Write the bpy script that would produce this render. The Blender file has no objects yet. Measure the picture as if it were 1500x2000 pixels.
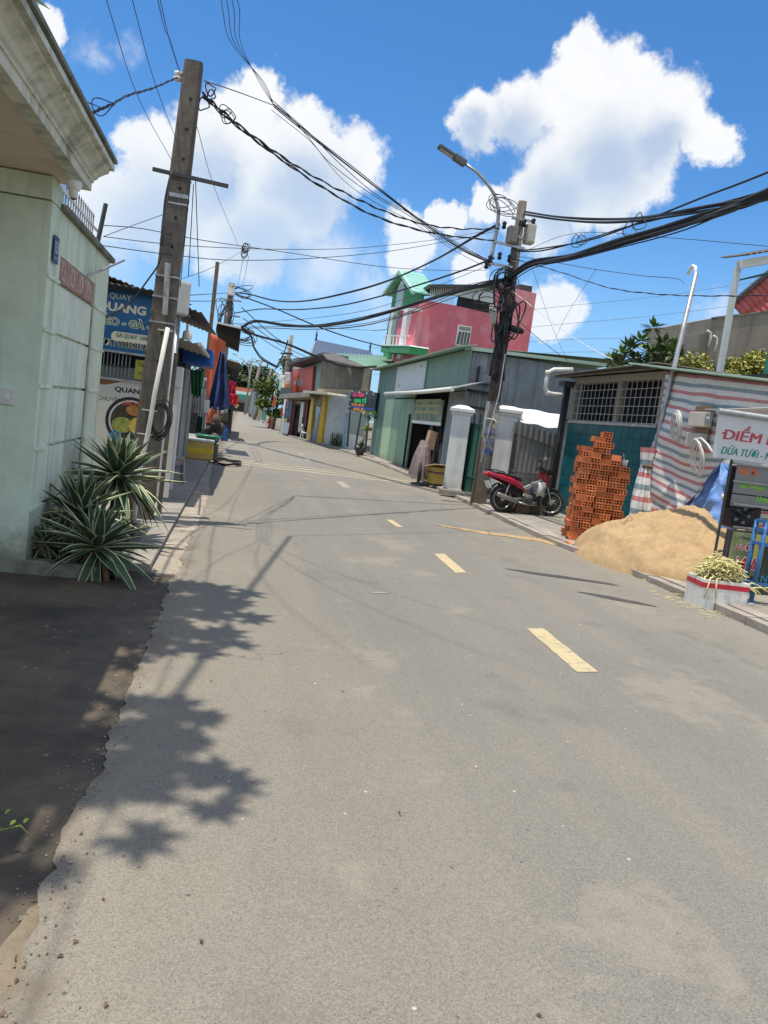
import bpy, bmesh, math, random
from mathutils import Vector, Matrix, noise
random.seed(7)
rnd = random.random
def ru(a, b): return a + (b - a) * random.random()
scene = bpy.context.scene
COL = scene.collection
V = Vector
# ---------------------------------------------------------------- camera
EYE = 1.6
def cam_ray(px, py): return V(((px - 750) / 1500.0, -(py - 1000) / 1500.0, -1.0))
_f = cam_ray(472, 788).normalized()                      # where the street vanishes
_u = cam_ray(1472, 918).cross(cam_ray(472, 788)).normalized()
if _u.y < 0: _u = -_u
_r = _f.cross(_u)
C2W = Matrix((_r, _f, _u))                               # camera axes -> world (x right, y along the street, z up)
camd = bpy.data.cameras.new('camera'); cam = bpy.data.objects.new('camera', camd); COL.objects.link(cam)
cam.matrix_world = Matrix.Translation((0, 0, EYE)) @ C2W.to_4x4()
camd.sensor_fit = 'HORIZONTAL'; camd.sensor_width = 36; camd.lens = 36.0
camd.clip_start = 0.05; camd.clip_end = 3000
scene.camera = cam
EY = V((0, 0, EYE))
def W(px, py): return C2W @ cam_ray(px, py)
def PG(px, py, z=0.0):
    d = W(px, py); return EY + d * ((z - EYE) / d.z)
def PX(px, py, X):
    d = W(px, py); return EY + d * (X / d.x)
def PY(px, py, Y):
    d = W(px, py); return EY + d * (Y / d.y)
# ---------------------------------------------------------------- light
SHIFT = V((0.175, 0.085, -1.0))                          # the way sunlight travels
sun_to = (-SHIFT).normalized()
sund = bpy.data.lights.new('sun', 'SUN'); sund.energy = 3.9; sund.angle = math.radians(0.53); sund.color = (1.0, 0.93, 0.80)
sun = bpy.data.objects.new('sun', sund); COL.objects.link(sun)
sun.rotation_mode = 'QUATERNION'; sun.rotation_quaternion = SHIFT.to_track_quat('-Z', 'Y'); sun.location = (-10, -5, 60)
world = bpy.data.worlds.new('World'); scene.world = world; world.use_nodes = True
WT = world.node_tree; WT.nodes.clear()
class NT:
    """tiny node-graph helper"""
    def __init__(s, tree): s.t = tree
    def n(s, kind, **kw):
        nd = s.t.nodes.new(kind)
        for k, v in kw.items(): setattr(nd, k, v)
        return nd
    def link(s, a, b): s.t.links.new(a, b)
    def put(s, sock, v):
        if hasattr(v, 'is_output'): s.t.links.new(v, sock)
        else: sock.default_value = v
    def m(s, op, a, b=0.0, c=0.0, clamp=False):
        nd = s.n('ShaderNodeMath', operation=op, use_clamp=clamp)
        s.put(nd.inputs[0], a); s.put(nd.inputs[1], b); s.put(nd.inputs[2], c); return nd.outputs[0]
    def vm(s, op, a, b=(0, 0, 0), out=0, scale=None):
        nd = s.n('ShaderNodeVectorMath', operation=op)
        s.put(nd.inputs[0], a); s.put(nd.inputs[1], b)
        if scale is not None: s.put(nd.inputs['Scale'], scale)
        return nd.outputs[out]
    def mix(s, f, a, b, bt='MIX'):
        nd = s.n('ShaderNodeMix', data_type='RGBA', blend_type=bt)
        s.put(nd.inputs[0], f); s.put(nd.inputs[6], a); s.put(nd.inputs[7], b); return nd.outputs[2]
    def noise(s, vec, scale, detail=4, rough=0.55, out='Fac', dist=0.0):
        nd = s.n('ShaderNodeTexNoise'); nd.inputs['Scale'].default_value = scale
        nd.inputs['Detail'].default_value = detail; nd.inputs['Roughness'].default_value = rough
        nd.inputs['Distortion'].default_value = dist
        if vec is not None: s.link(vec, nd.inputs['Vector'])
        return nd.outputs[out]
    def ss(s, x, lo, hi, a=0.0, b=1.0):
        nd = s.n('ShaderNodeMapRange', interpolation_type='SMOOTHSTEP')
        s.put(nd.inputs[0], x); nd.inputs[1].default_value = lo; nd.inputs[2].default_value = hi
        nd.inputs[3].default_value = a; nd.inputs[4].default_value = b; return nd.outputs[0]
def c4(c): return (c[0], c[1], c[2], 1.0)
w = NT(WT)
sky = w.n('ShaderNodeTexSky', sky_type='NISHITA', sun_disc=False)
sky.sun_elevation = math.asin(sun_to.z); sky.sun_rotation = math.atan2(sun_to.x, sun_to.y)
sky.air_density = 1.0; sky.dust_density = 0.6; sky.ozone_density = 2.2; sky.altitude = 0
tc = w.n('ShaderNodeTexCoord'); DIR = tc.outputs['Generated']
sep = w.n('ShaderNodeSeparateXYZ'); w.link(DIR, sep.inputs[0])
def skydir(px, py): return W(px, py).normalized()
# cumulus: blobs on the sky sphere (direction, angular radius), roughened by noise
blobs = [(1140, 105, 62), (1225, 150, 82), (1120, 185, 85), (1300, 230, 95), (1385, 275, 62), (1180, 260, 120), (1030, 215, 72),
         (945, 230, 62), (1250, 335, 92), (1110, 330, 95), (1060, 400, 95), (1180, 390, 75), (955, 400, 52), (880, 425, 36), (810, 470, 62),
         (512, 190, 58), (470, 250, 84), (600, 270, 78), (690, 320, 74), (560, 360, 125), (400, 290, 90), (290, 300, 66), (330, 400, 120),
         (215, 400, 80), (470, 460, 110), (930, 545, 46), (1075, 600, 66), (90, 55, 52)]
wisps = [(180, 105, 46), (250, 88, 40), (620, 500, 120), (760, 560, 110), (900, 470, 90), (1390, 620, 60), (200, 480, 120), (1120, 300, 130)]
bases = [(1190, 330, 120), (1090, 400, 100), (1020, 255, 70), (600, 380, 110), (420, 350, 100), (300, 440, 130), (520, 480, 130), (1280, 300, 80), (940, 260, 50)]
warp = w.noise(DIR, 11.0, 5, 0.62, 'Color')
warpv = w.vm('SUBTRACT', warp, (0.5, 0.5, 0.5))
D2 = w.vm('ADD', DIR, w.vm('SCALE', warpv, scale=0.075))
fine = w.noise(DIR, 52.0, 7, 0.66, 'Color')
D3 = w.vm('ADD', D2, w.vm('SCALE', w.vm('SUBTRACT', fine, (0.5, 0.5, 0.5)), scale=0.032))
def blobmax(vec, lst, soft):
    cur = None
    for (px, py, r) in lst:
        d = w.vm('DISTANCE', vec, tuple(skydir(px, py)), out=1)
        k = 1500.0 / r / math.sqrt(1 + ((px - 750) / 1500.0) ** 2 + ((py - 1000) / 1500.0) ** 2) ** -1
        f = w.m('MULTIPLY_ADD', d, -k, 1.0)
        cur = f if cur is None else (w.m('SMOOTH_MAX', cur, f, soft) if soft else w.m('MAXIMUM', cur, f))
    return cur
fc = blobmax(D3, blobs, 0.12)
edge = w.ss(fc, -0.06, 0.30)
opac = w.m('MULTIPLY_ADD', w.ss(blobmax(D2, bases, 0.2), 0.0, 0.9), -0.28, 1.0)
mask_c = w.m('MULTIPLY', edge, opac)
fw = blobmax(D3, wisps, 0.2)
mask_w = w.m('MULTIPLY', w.ss(fw, 0.0, 0.9), w.ss(w.noise(D2, 9.0, 5, 0.6), 0.38, 0.70))
mask_w = w.m('MULTIPLY', mask_w, 0.72)
# unseen sky round the dome: like clouds, thickened for more white fill light
away = w.ss(w.vm('DOT_PRODUCT', DIR, tuple(skydir(750, 500)), out=1), 0.60, 0.80, 1.0, 0.0)
fo = w.noise(D2, 2.6, 6, 0.55)
mask_o = w.m('MULTIPLY', w.ss(fo, 0.44, 0.55), away)
mask = w.m('MAXIMUM', w.m('MAXIMUM', mask_c, mask_w), mask_o)
low = w.ss(sep.outputs[2], 0.0, 0.42, 1.0, 0.0)          # whiter air towards the horizon
fb = blobmax(D2, bases, 0.2)
billow = w.noise(D3, 24.0, 6, 0.62)
shade = w.m('ADD', w.m('MULTIPLY', w.ss(fb, -0.2, 0.8), 0.9), w.m('MULTIPLY', w.m('SUBTRACT', 0.60, billow), 0.55), clamp=True)
skyc = w.n('ShaderNodeHueSaturation'); skyc.inputs['Saturation'].default_value = 1.0; skyc.inputs['Value'].default_value = 1.0
w.link(w.mix(1.0, sky.outputs[0], (0.33, 0.65, 0.92, 1), 'MULTIPLY'), skyc.inputs['Color'])
SKYK = 1.0
cloudc = w.mix(shade, (5.3, 5.35, 5.45, 1), (3.45, 3.9, 4.45, 1))
cloudc = w.mix(w.m('MULTIPLY', low, 0.55), cloudc, (3.8, 4.6, 5.5, 1))
hazec = w.mix(w.m('MULTIPLY', w.m('MULTIPLY', low, low), 0.62), skyc.outputs[0], (2.7, 4.0, 5.5, 1))
final = w.mix(mask, hazec, cloudc)
bg = w.n('ShaderNodeBackground'); bg.inputs['Strength'].default_value = 0.15
w.link(final, bg.inputs['Color'])
wo = w.n('ShaderNodeOutputWorld'); w.link(bg.outputs[0], wo.inputs['Surface'])
world.cycles.sampling_method = 'MANUAL'; world.cycles.sample_map_resolution = 512
vs = scene.view_settings; vs.view_transform = 'Standard'; vs.look = 'None'; vs.exposure = 0.31; vs.gamma = 1.0; vs.use_curve_mapping = False
scene.render.engine = 'CYCLES'
scene.cycles.max_bounces = 7; scene.cycles.diffuse_bounces = 5; scene.cycles.glossy_bounces = 3; scene.cycles.transmission_bounces = 4
scene.cycles.sample_clamp_indirect = 6.0; scene.cycles.caustics_reflective = False; scene.cycles.caustics_refractive = False
# ---------------------------------------------------------------- materials
MATS = {}
def mat(name, col, rough=0.75, var=0.18, scale=6.0, bump=0.15, bscale=60.0, metal=0.0, dirt=None, spec=0.4, rand=0.0, coat=0.0, streak=None, speck=None, splash=None):
    """procedural surface: base colour with two scales of variation, optional dirt patches, vertical streaks and specks, fine relief"""
    if name in MATS: return MATS[name]
    m = bpy.data.materials.new(name); m.use_nodes = True; t = m.node_tree; t.nodes.clear(); g = NT(t)
    co = g.n('ShaderNodeTexCoord').outputs['Object']
    b = g.n('ShaderNodeBsdfPrincipled'); o = g.n('ShaderNodeOutputMaterial'); g.link(b.outputs[0], o.inputs[0])
    n1 = g.noise(co, scale, 5, 0.6); n2 = g.noise(co, scale * 7.3, 3, 0.6)
    f = g.m('ADD', g.m('MULTIPLY', n1, 0.7), g.m('MULTIPLY', n2, 0.3))
    f = g.ss(f, 0.3, 0.7)
    lo = tuple(max(0, c * (1 - var)) for c in col); hi = tuple(min(1, c * (1 + var)) for c in col)
    c = g.mix(f, c4(lo), c4(hi))
    if dirt:
        dc, amt, ds = dirt[:3]
        c = g.mix(g.m('MULTIPLY', g.ss(g.noise(co, ds, 6, 0.65), 0.45, 0.72), amt), c, c4(dc))
    if streak:
        dc, amt, ds = streak
        mp = g.n('ShaderNodeMapping'); mp.inputs['Scale'].default_value = (ds, ds, ds * 0.06); g.link(co, mp.inputs[0])
        c = g.mix(g.m('MULTIPLY', g.ss(g.noise(mp.outputs[0], 1.0, 5, 0.6), 0.48, 0.75), amt), c, c4(dc))
    if splash:
        dc, amt, hh = splash; sz = g.n('ShaderNodeSeparateXYZ'); g.link(co, sz.inputs[0])
        zz = g.m('ADD', sz.outputs[2], g.m('MULTIPLY', g.m('SUBTRACT', g.noise(co, 4.5, 6, 0.7), 0.5), hh * 1.6))
        c = g.mix(g.m('MULTIPLY', g.ss(zz, 0.0, hh, 1.0, 0.0), amt), c, c4(dc))
    if speck:
        dc, amt, ds = speck
        vo = g.n('ShaderNodeTexVoronoi'); vo.inputs['Scale'].default_value = ds; g.link(co, vo.inputs['Vector'])
        sp = g.n('ShaderNodeSeparateColor'); g.link(vo.outputs['Color'], sp.inputs[0])
        c = g.mix(g.m('MULTIPLY', g.m('GREATER_THAN', sp.outputs[0], 1 - amt), g.ss(vo.outputs['Distance'], 0.25, 0.45, 0.9, 0.0)), c, c4(dc))
    if rand:
        oi = g.n('ShaderNodeObjectInfo').outputs['Random']
        hs = g.n('ShaderNodeHueSaturation'); g.put(hs.inputs['Value'], g.m('MULTIPLY_ADD', oi, 2 * rand, 1 - rand)); g.link(c, hs.inputs['Color']); c = hs.outputs[0]
    g.link(c, b.inputs['Base Color'])
    g.put(b.inputs['Roughness'], g.m('ADD', g.m('MULTIPLY', n2, 0.2), rough - 0.1, clamp=True))
    b.inputs['Metallic'].default_value = metal
    b.inputs['Specular IOR Level'].default_value = spec
    if coat: b.inputs['Coat Weight'].default_value = coat; b.inputs['Coat Roughness'].default_value = 0.08
    if bump:
        bp = g.n('ShaderNodeBump'); bp.inputs['Strength'].default_value = bump; bp.inputs['Distance'].default_value = 0.01
        g.link(g.noise(co, bscale, 4, 0.65), bp.inputs['Height']); g.link(bp.outputs[0], b.inputs['Normal'])
    MATS[name] = m; return m
def emis(name, col, k=1.0):
    if name in MATS: return MATS[name]
    m = bpy.data.materials.new(name); m.use_nodes = True; b = m.node_tree.nodes['Principled BSDF']
    b.inputs['Base Color'].default_value = c4(tuple(c * 0.6 for c in col)); b.inputs['Emission Color'].default_value = c4(col); b.inputs['Emission Strength'].default_value = k
    MATS[name] = m; return m
def glass(name, col, rough=0.06):
    if name in MATS: return MATS[name]
    m = bpy.data.materials.new(name); m.use_nodes = True; b = m.node_tree.nodes['Principled BSDF']
    b.inputs['Base Color'].default_value = c4(col); b.inputs['Roughness'].default_value = rough; b.inputs['Specular IOR Level'].default_value = 0.8
    MATS[name] = m; return m
# ---------------------------------------------------------------- mesh builder
class MB:
    def __init__(s): s.bm = bmesh.new(); s.uv = s.bm.loops.layers.uv.new('UVMap'); s.mi = 0; s.smooth = False
    def face(s, pts, smooth=None):
        vs = [s.bm.verts.new(p) for p in pts]
        f = s.bm.faces.new(vs); f.material_index = s.mi; f.smooth = s.smooth if smooth is None else smooth; return f
    def box(s, lo, hi):
        x0, y0, z0 = lo; x1, y1, z1 = hi
        if x0 > x1: x0, x1 = x1, x0
        if y0 > y1: y0, y1 = y1, y0
        if z0 > z1: z0, z1 = z1, z0
        return s.obox(Matrix.Identity(4), (x0, y0, z0), (x1, y1, z1))
    def obox(s, M, lo, hi, bev=0.0):
        p = [M @ V((x, y, z)) for z in (lo[2], hi[2]) for y in (lo[1], hi[1]) for x in (lo[0], hi[0])]
        v = [s.bm.verts.new(q) for q in p]; fs = []
        for idx in ((0, 2, 3, 1), (4, 5, 7, 6), (0, 1, 5, 4), (2, 6, 7, 3), (0, 4, 6, 2), (1, 3, 7, 5)):
            f = s.bm.faces.new([v[i] for i in idx]); f.material_index = s.mi; fs.append(f)
        if bev:
            es = {e for f in fs for e in f.edges}
            bmesh.ops.bevel(s.bm, geom=list(es), offset=bev, segments=2, affect='EDGES', profile=0.6, material=-1)
        return s
    def beam(s, a, b, w, h=None, up=V((0, 0, 1)), bev=0.0):
        a, b = V(a), V(b); d = b - a; L = d.length
        if L < 1e-6: return s
        y = d / L; x = y.cross(up)
        if x.length < 1e-4: x = y.cross(V((1, 0, 0)))
        x.normalize(); z = x.cross(y); h = h or w
        M = Matrix(((x.x, y.x, z.x, a.x), (x.y, y.y, z.y, a.y), (x.z, y.z, z.z, a.z), (0, 0, 0, 1)))
        return s.obox(M, (-w / 2, 0, -h / 2), (w / 2, L, h / 2), bev)
    def tube(s, pts, r, seg=8, cap=True, closed=False):
        pts = [V(p) for p in pts]; n = len(pts); rs = r if isinstance(r, (list, tuple)) else [r] * n
        rings = []; prev = None
        for i, p in enumerate(pts):
            if closed: d = pts[(i + 1) % n] - pts[i - 1]
            else: d = pts[min(i + 1, n - 1)] - pts[max(i - 1, 0)]
            if d.length < 1e-9: d = V((0, 0, 1))
            d.normalize()
            if prev is None:
                a = V((0, 0, 1)) if abs(d.z) < 0.9 else V((1, 0, 0)); x = d.cross(a).normalized()
            else:
                x = prev - d * prev.dot(d)
                if x.length < 1e-6: x = d.cross(V((0, 0, 1)))
                x.normalize()
            prev = x; y = d.cross(x)
            rings.append([s.bm.verts.new(p + (x * math.cos(2 * math.pi * k / seg) + y * math.sin(2 * math.pi * k / seg)) * rs[i]) for k in range(seg)])
        m = n if closed else n - 1
        for i in range(m):
            A, B = rings[i], rings[(i + 1) % n]
            for k in range(seg):
                f = s.bm.faces.new((A[k], A[(k + 1) % seg], B[(k + 1) % seg], B[k])); f.smooth = seg > 4; f.material_index = s.mi
        if cap and not closed:
            for R_ in (rings[0][::-1], rings[-1]):
                f = s.bm.faces.new(R_); f.material_index = s.mi
        return s
    def lathe(s, prof, M=Matrix.Identity(4), seg=20):
        """profile [(r,z)...] turned about local z"""
        rings = []
        for (r, z) in prof:
            rings.append([s.bm.verts.new(M @ V((r * math.cos(2 * math.pi * k / seg), r * math.sin(2 * math.pi * k / seg), z))) for k in range(seg)])
        for i in range(len(rings) - 1):
            A, B = rings[i], rings[i + 1]
            for k in range(seg):
                f = s.bm.faces.new((A[k], A[(k + 1) % seg], B[(k + 1) % seg], B[k])); f.smooth = True; f.material_index = s.mi
        for R_, (r, z) in ((rings[0][::-1], prof[0]), (rings[-1], prof[-1])):
            if r > 1e-4:
                f = s.bm.faces.new(R_); f.material_index = s.mi
        return s
    def prism(s, poly, ext):
        """planar polygon (world points) extruded by vector ext"""
        ext = V(ext); a = [s.bm.verts.new(V(p)) for p in poly]; b = [s.bm.verts.new(V(p) + ext) for p in poly]; n = len(a)
        fs = [s.bm.faces.new(a[::-1]), s.bm.faces.new(b)]
        for i in range(n): fs.append(s.bm.faces.new((a[i], a[(i + 1) % n], b[(i + 1) % n], b[i])))
        for f in fs: f.material_index = s.mi
        return s
    def sheet(s, fn, nu, nv, smooth=True, thick=0.0, uvs=(1, 1)):
        """grid surface fn(u,v) -> point; a thickness makes it a closed slab"""
        def grid(off):
            return [[s.bm.verts.new(fn(i / nu, j / nv) + (off(i / nu, j / nv) if off else V((0, 0, 0)))) for j in range(nv + 1)] for i in range(nu + 1)]
        def nrm(u, v):
            e = 1e-3
            d = (fn(min(u + e, 1), v) - fn(max(u - e, 0), v)).cross(fn(u, min(v + e, 1)) - fn(u, max(v - e, 0)))
            return d.normalized() * thick if d.length > 1e-12 else V((0, 0, thick))
        layers = [grid(None)] + ([grid(nrm)] if thick else [])
        for li, G in enumerate(layers):
            for i in range(nu):
                for j in range(nv):
                    q = [(i, j), (i + 1, j), (i + 1, j + 1), (i, j + 1)]
                    if li == 0 and thick: q = q[::-1]
                    f = s.bm.faces.new([G[a][b] for a, b in q]); f.smooth = smooth; f.material_index = s.mi
                    for lp, (a, b) in zip(f.loops, q): lp[s.uv].uv = (a / nu * uvs[0], b / nv * uvs[1])
        if thick:
            A, B = layers
            edge = [(i, 0) for i in range(nu)] + [(nu, j) for j in range(nv)] + [(i, nv) for i in range(nu, 0, -1)] + [(0, j) for j in range(nv, 0, -1)]
            for k in range(len(edge)):
                (a, b), (c, d) = edge[k], edge[(k + 1) % len(edge)]
                f = s.bm.faces.new((A[a][b], A[c][d], B[c][d], B[a][b])); f.material_index = s.mi
                for lp, (e_, h_) in zip(f.loops, ((a, b), (c, d), (c, d), (a, b))): lp[s.uv].uv = (e_ / nu * uvs[0], h_ / nv * uvs[1])
        return s
    def corr(s, o, u, v, pitch=0.08, amp=0.012, thick=0.004, nv=1, rib=False):
        """corrugated sheet: waves run along v"""
        o, u, v = V(o), V(u), V(v); n = u.cross(v).normalized(); L = u.length; k = 4 if rib else 4
        cnt = max(4, int(L / pitch * k)); prof = (0, 1, 1, 0) if rib else (0, 1, 0, -1)
        return s.sheet(lambda a, b: o + u * a + v * b + n * (amp * prof[int(round(a * cnt)) % 4]), cnt, nv, smooth=not rib, thick=thick)
WLOC = {}
def link(o, parent=None):
    COL.objects.link(o)
    if parent is not None: o.parent = parent
    return o
def build(name, mb, mats, parent=None, loc=None, label=None, local=False):
    """finish a mesh object; world-space geometry is stored relative to its parent's place"""
    bmesh.ops.recalc_face_normals(mb.bm, faces=mb.bm.faces) if getattr(mb, 'fix', True) else None
    me = bpy.data.meshes.new(name); mb.bm.to_mesh(me); mb.bm.free()
    for m in (mats if isinstance(mats, (list, tuple)) else [mats]): me.materials.append(m)
    o = bpy.data.objects.new(name, me)
    if parent is not None:
        if not local: me.transform(Matrix.Translation(-WLOC.get(parent, V((0, 0, 0)))))
        WLOC[o] = WLOC.get(parent, V((0, 0, 0)))
    else:
        if loc is None:
            vs = [v.co for v in me.vertices]
            loc = V(((min(v.x for v in vs) + max(v.x for v in vs)) / 2, (min(v.y for v in vs) + max(v.y for v in vs)) / 2, min(v.z for v in vs)))
        loc = V(loc)
        if not local: me.transform(Matrix.Translation(-loc))
        o.location = loc; WLOC[o] = loc
    link(o, parent)
    if label: o['label'] = label
    return o
def tag(o, label, cat, group=None):
    o['label'] = label; o['category'] = cat; o['kind'] = 'thing'
    if group: o['group'] = group
    return o
def thing(name, label, cat, loc=(0, 0, 0), rotz=0.0, group=None):
    o = bpy.data.objects.new(name, None); COL.objects.link(o); o.empty_display_size = 0.2
    o.location = loc; o.rotation_euler = (0, 0, rotz); WLOC[o] = V(loc); return tag(o, label, cat, group)
def structure(o): o['kind'] = 'structure'; return o
def stuff(o): o['kind'] = 'stuff'; return o
def boxpart(name, lo, hi, m, parent=None, bev=0.0, M=None):
    b = MB(); b.obox(M or Matrix.Identity(4), lo, hi, bev); return build(name, b, m, parent)
def frame(o, u, n):
    """plane frame: origin o, text direction u, outward normal n; columns u, up, n"""
    u = V(u).normalized(); n = V(n).normalized(); up = n.cross(u).normalized(); o = V(o)
    return Matrix(((u.x, up.x, n.x, o.x), (u.y, up.y, n.y, o.y), (u.z, up.z, n.z, o.z), (0, 0, 0, 1)))
def text(s, F, x, y, w_, h_, m, parent, bold=0.0, name='lettering', ext=0.0015, shear=0.0, z=0.0):
    """words fitted to the rectangle (x, y, w, h) of plane frame F"""
    cu = bpy.data.curves.new(name, 'FONT'); cu.body = s; cu.size = 1; cu.offset = bold; cu.shear = shear; cu.resolution_u = 3
    to = bpy.data.objects.new('tmp', cu); COL.objects.link(to); bpy.context.view_layer.update()
    me = bpy.data.meshes.new_from_object(to.evaluated_get(bpy.context.evaluated_depsgraph_get()))
    bpy.data.objects.remove(to); bpy.data.curves.remove(cu)
    xs = [v.co.x for v in me.vertices]; ys = [v.co.y for v in me.vertices]
    sx = w_ / (max(xs) - min(xs)); sy = h_ / (max(ys) - min(ys))
    me.transform(F @ Matrix.Translation((x, y, z + ext)) @ Matrix.Diagonal((sx, sy, 1, 1)) @ Matrix.Translation((-min(xs), -min(ys), 0)))
    if parent is not None: me.transform(Matrix.Translation(-WLOC[parent]))
    me.materials.clear(); me.materials.append(m)
    o = bpy.data.objects.new(name, me); link(o, parent); WLOC[o] = WLOC.get(parent, V()); return o
def patch(name, pts, z, m, parent=None, lift=0.0):
    b = MB(); b.face([(p[0], p[1], z) for p in pts]); return build(name, b, m, parent, loc=(0, 0, 0) if parent is None else None)
def copy_obj(o, parent=None):
    c = o.copy(); COL.objects.link(c)
    if parent is not None: c.parent = parent
    WLOC[c] = WLOC.get(o, V()); return c
def copy_tree(o, parent=None):
    c = copy_obj(o, parent)
    for ch in list(o.children): copy_tree(ch, c)
    return c
def fbm(p, oct_=4, h=0.6):
    s = 0.0; a = 1.0; t = 0.0; p = V(p)
    for _ in range(oct_): s += a * noise.noise(p); t += a; a *= h; p = p * 2.07
    return s / t
# shared colours (real-world base colours)
M_conc = mat('old concrete', (0.27, 0.245, 0.21), 0.9, 0.22, 3, 0.35, 40, dirt=((0.11, 0.1, 0.085), 0.6, 2.2))
M_pole = mat('pole concrete', (0.24, 0.215, 0.185), 0.9, 0.25, 5, 0.4, 50, streak=((0.1, 0.09, 0.08), 0.6, 14))
M_poled = mat('weathered pole concrete', (0.135, 0.115, 0.098), 0.9, 0.3, 5, 0.5, 50, streak=((0.055, 0.05, 0.045), 0.75, 14))
M_black = mat('black rubber', (0.012, 0.012, 0.013), 0.6, 0.2, 8, 0.1)
M_cable = mat('cable sheath', (0.028, 0.029, 0.031), 0.55, 0.2, 8, 0)
M_steel = mat('galvanised steel', (0.42, 0.43, 0.44), 0.45, 0.2, 7, 0.08, 40, metal=0.7, dirt=((0.18, 0.13, 0.09), 0.4, 5))
M_dsteel = mat('dark painted steel', (0.05, 0.053, 0.056), 0.6, 0.25, 8, 0.1, 50, dirt=((0.12, 0.07, 0.04), 0.4, 6))
M_white = mat('white paint', (0.78, 0.79, 0.78), 0.6, 0.06, 4, 0.1, 60, dirt=((0.5, 0.49, 0.45), 0.4, 2.5))
M_wpil = mat('white pillar paint', (0.78, 0.79, 0.78), 0.65, 0.06, 3, 0.15, 40, dirt=((0.52, 0.50, 0.45), 0.45, 2.2), streak=((0.5, 0.49, 0.45), 0.4, 7), splash=((0.36, 0.31, 0.24), 0.75, 0.35))
M_pvc = mat('pale pvc pipe', (0.68, 0.68, 0.63), 0.45, 0.1, 6, 0.03, dirt=((0.42, 0.38, 0.3), 0.4, 6))
M_dark = mat('shade and fitting black', (0.018, 0.018, 0.02), 0.9, 0.2, 3, 0)  # shade of rooms, openings and holes put into the colour; also dark fittings
M_wood = mat('weathered wood', (0.17, 0.115, 0.07), 0.85, 0.3, 4, 0.3, 40, streak=((0.07, 0.045, 0.03), 0.6, 20))
M_roofd = mat('old dark corrugated roofing', (0.11, 0.105, 0.1), 0.75, 0.3, 4, 0.2, 30, dirt=((0.2, 0.13, 0.08), 0.5, 3))
M_zinc = mat('zinc sheet', (0.33, 0.35, 0.37), 0.5, 0.18, 4, 0.1, 30, metal=0.35, dirt=((0.2, 0.15, 0.11), 0.45, 2.5), streak=((0.2, 0.19, 0.18), 0.35, 9))
M_shed = mat('grey blue shed sheet', (0.26, 0.30, 0.315), 0.55, 0.15, 3, 0.1, 30, metal=0.2, streak=((0.1, 0.095, 0.085), 0.6, 8), dirt=((0.22, 0.17, 0.12), 0.35, 1.2))
M_green = mat('green wall sheet', (0.19, 0.31, 0.23), 0.55, 0.12, 2, 0.08, 30, streak=((0.09, 0.13, 0.1), 0.55, 6), dirt=((0.24, 0.26, 0.2), 0.4, 1.5), splash=((0.2, 0.18, 0.13), 0.7, 0.4))
M_lead = mat('leaf green', (0.045, 0.085, 0.022), 0.55, 0.4, 2, 0, spec=0.3)
M_leaf2 = mat('leaf light green', (0.10, 0.15, 0.035), 0.5, 0.35, 2, 0, spec=0.3)
# ================================================================ the ground
def wig(y, a=0.05, s=1.7, k=0.0): return a * noise.noise(V((y * s, k, 3.1))) + a * 0.6 * noise.noise(V((y * s * 4.3, k, 9.1))) + a * 0.5 * noise.noise(V((y * s * 13.0, k, 5.1)))
M_earth = mat('bare ground', (0.2, 0.175, 0.13), 0.95, 0.25, 0.5, 0.4, 20, dirt=((0.1, 0.11, 0.05), 0.6, 0.2))
b = MB(); b.face([(-320, -120, -0.03), (320, -120, -0.03), (320, 520, -0.03), (-320, 520, -0.03)])
structure(build('ground', b, M_earth, loc=(0, 0, 0)))

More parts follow.
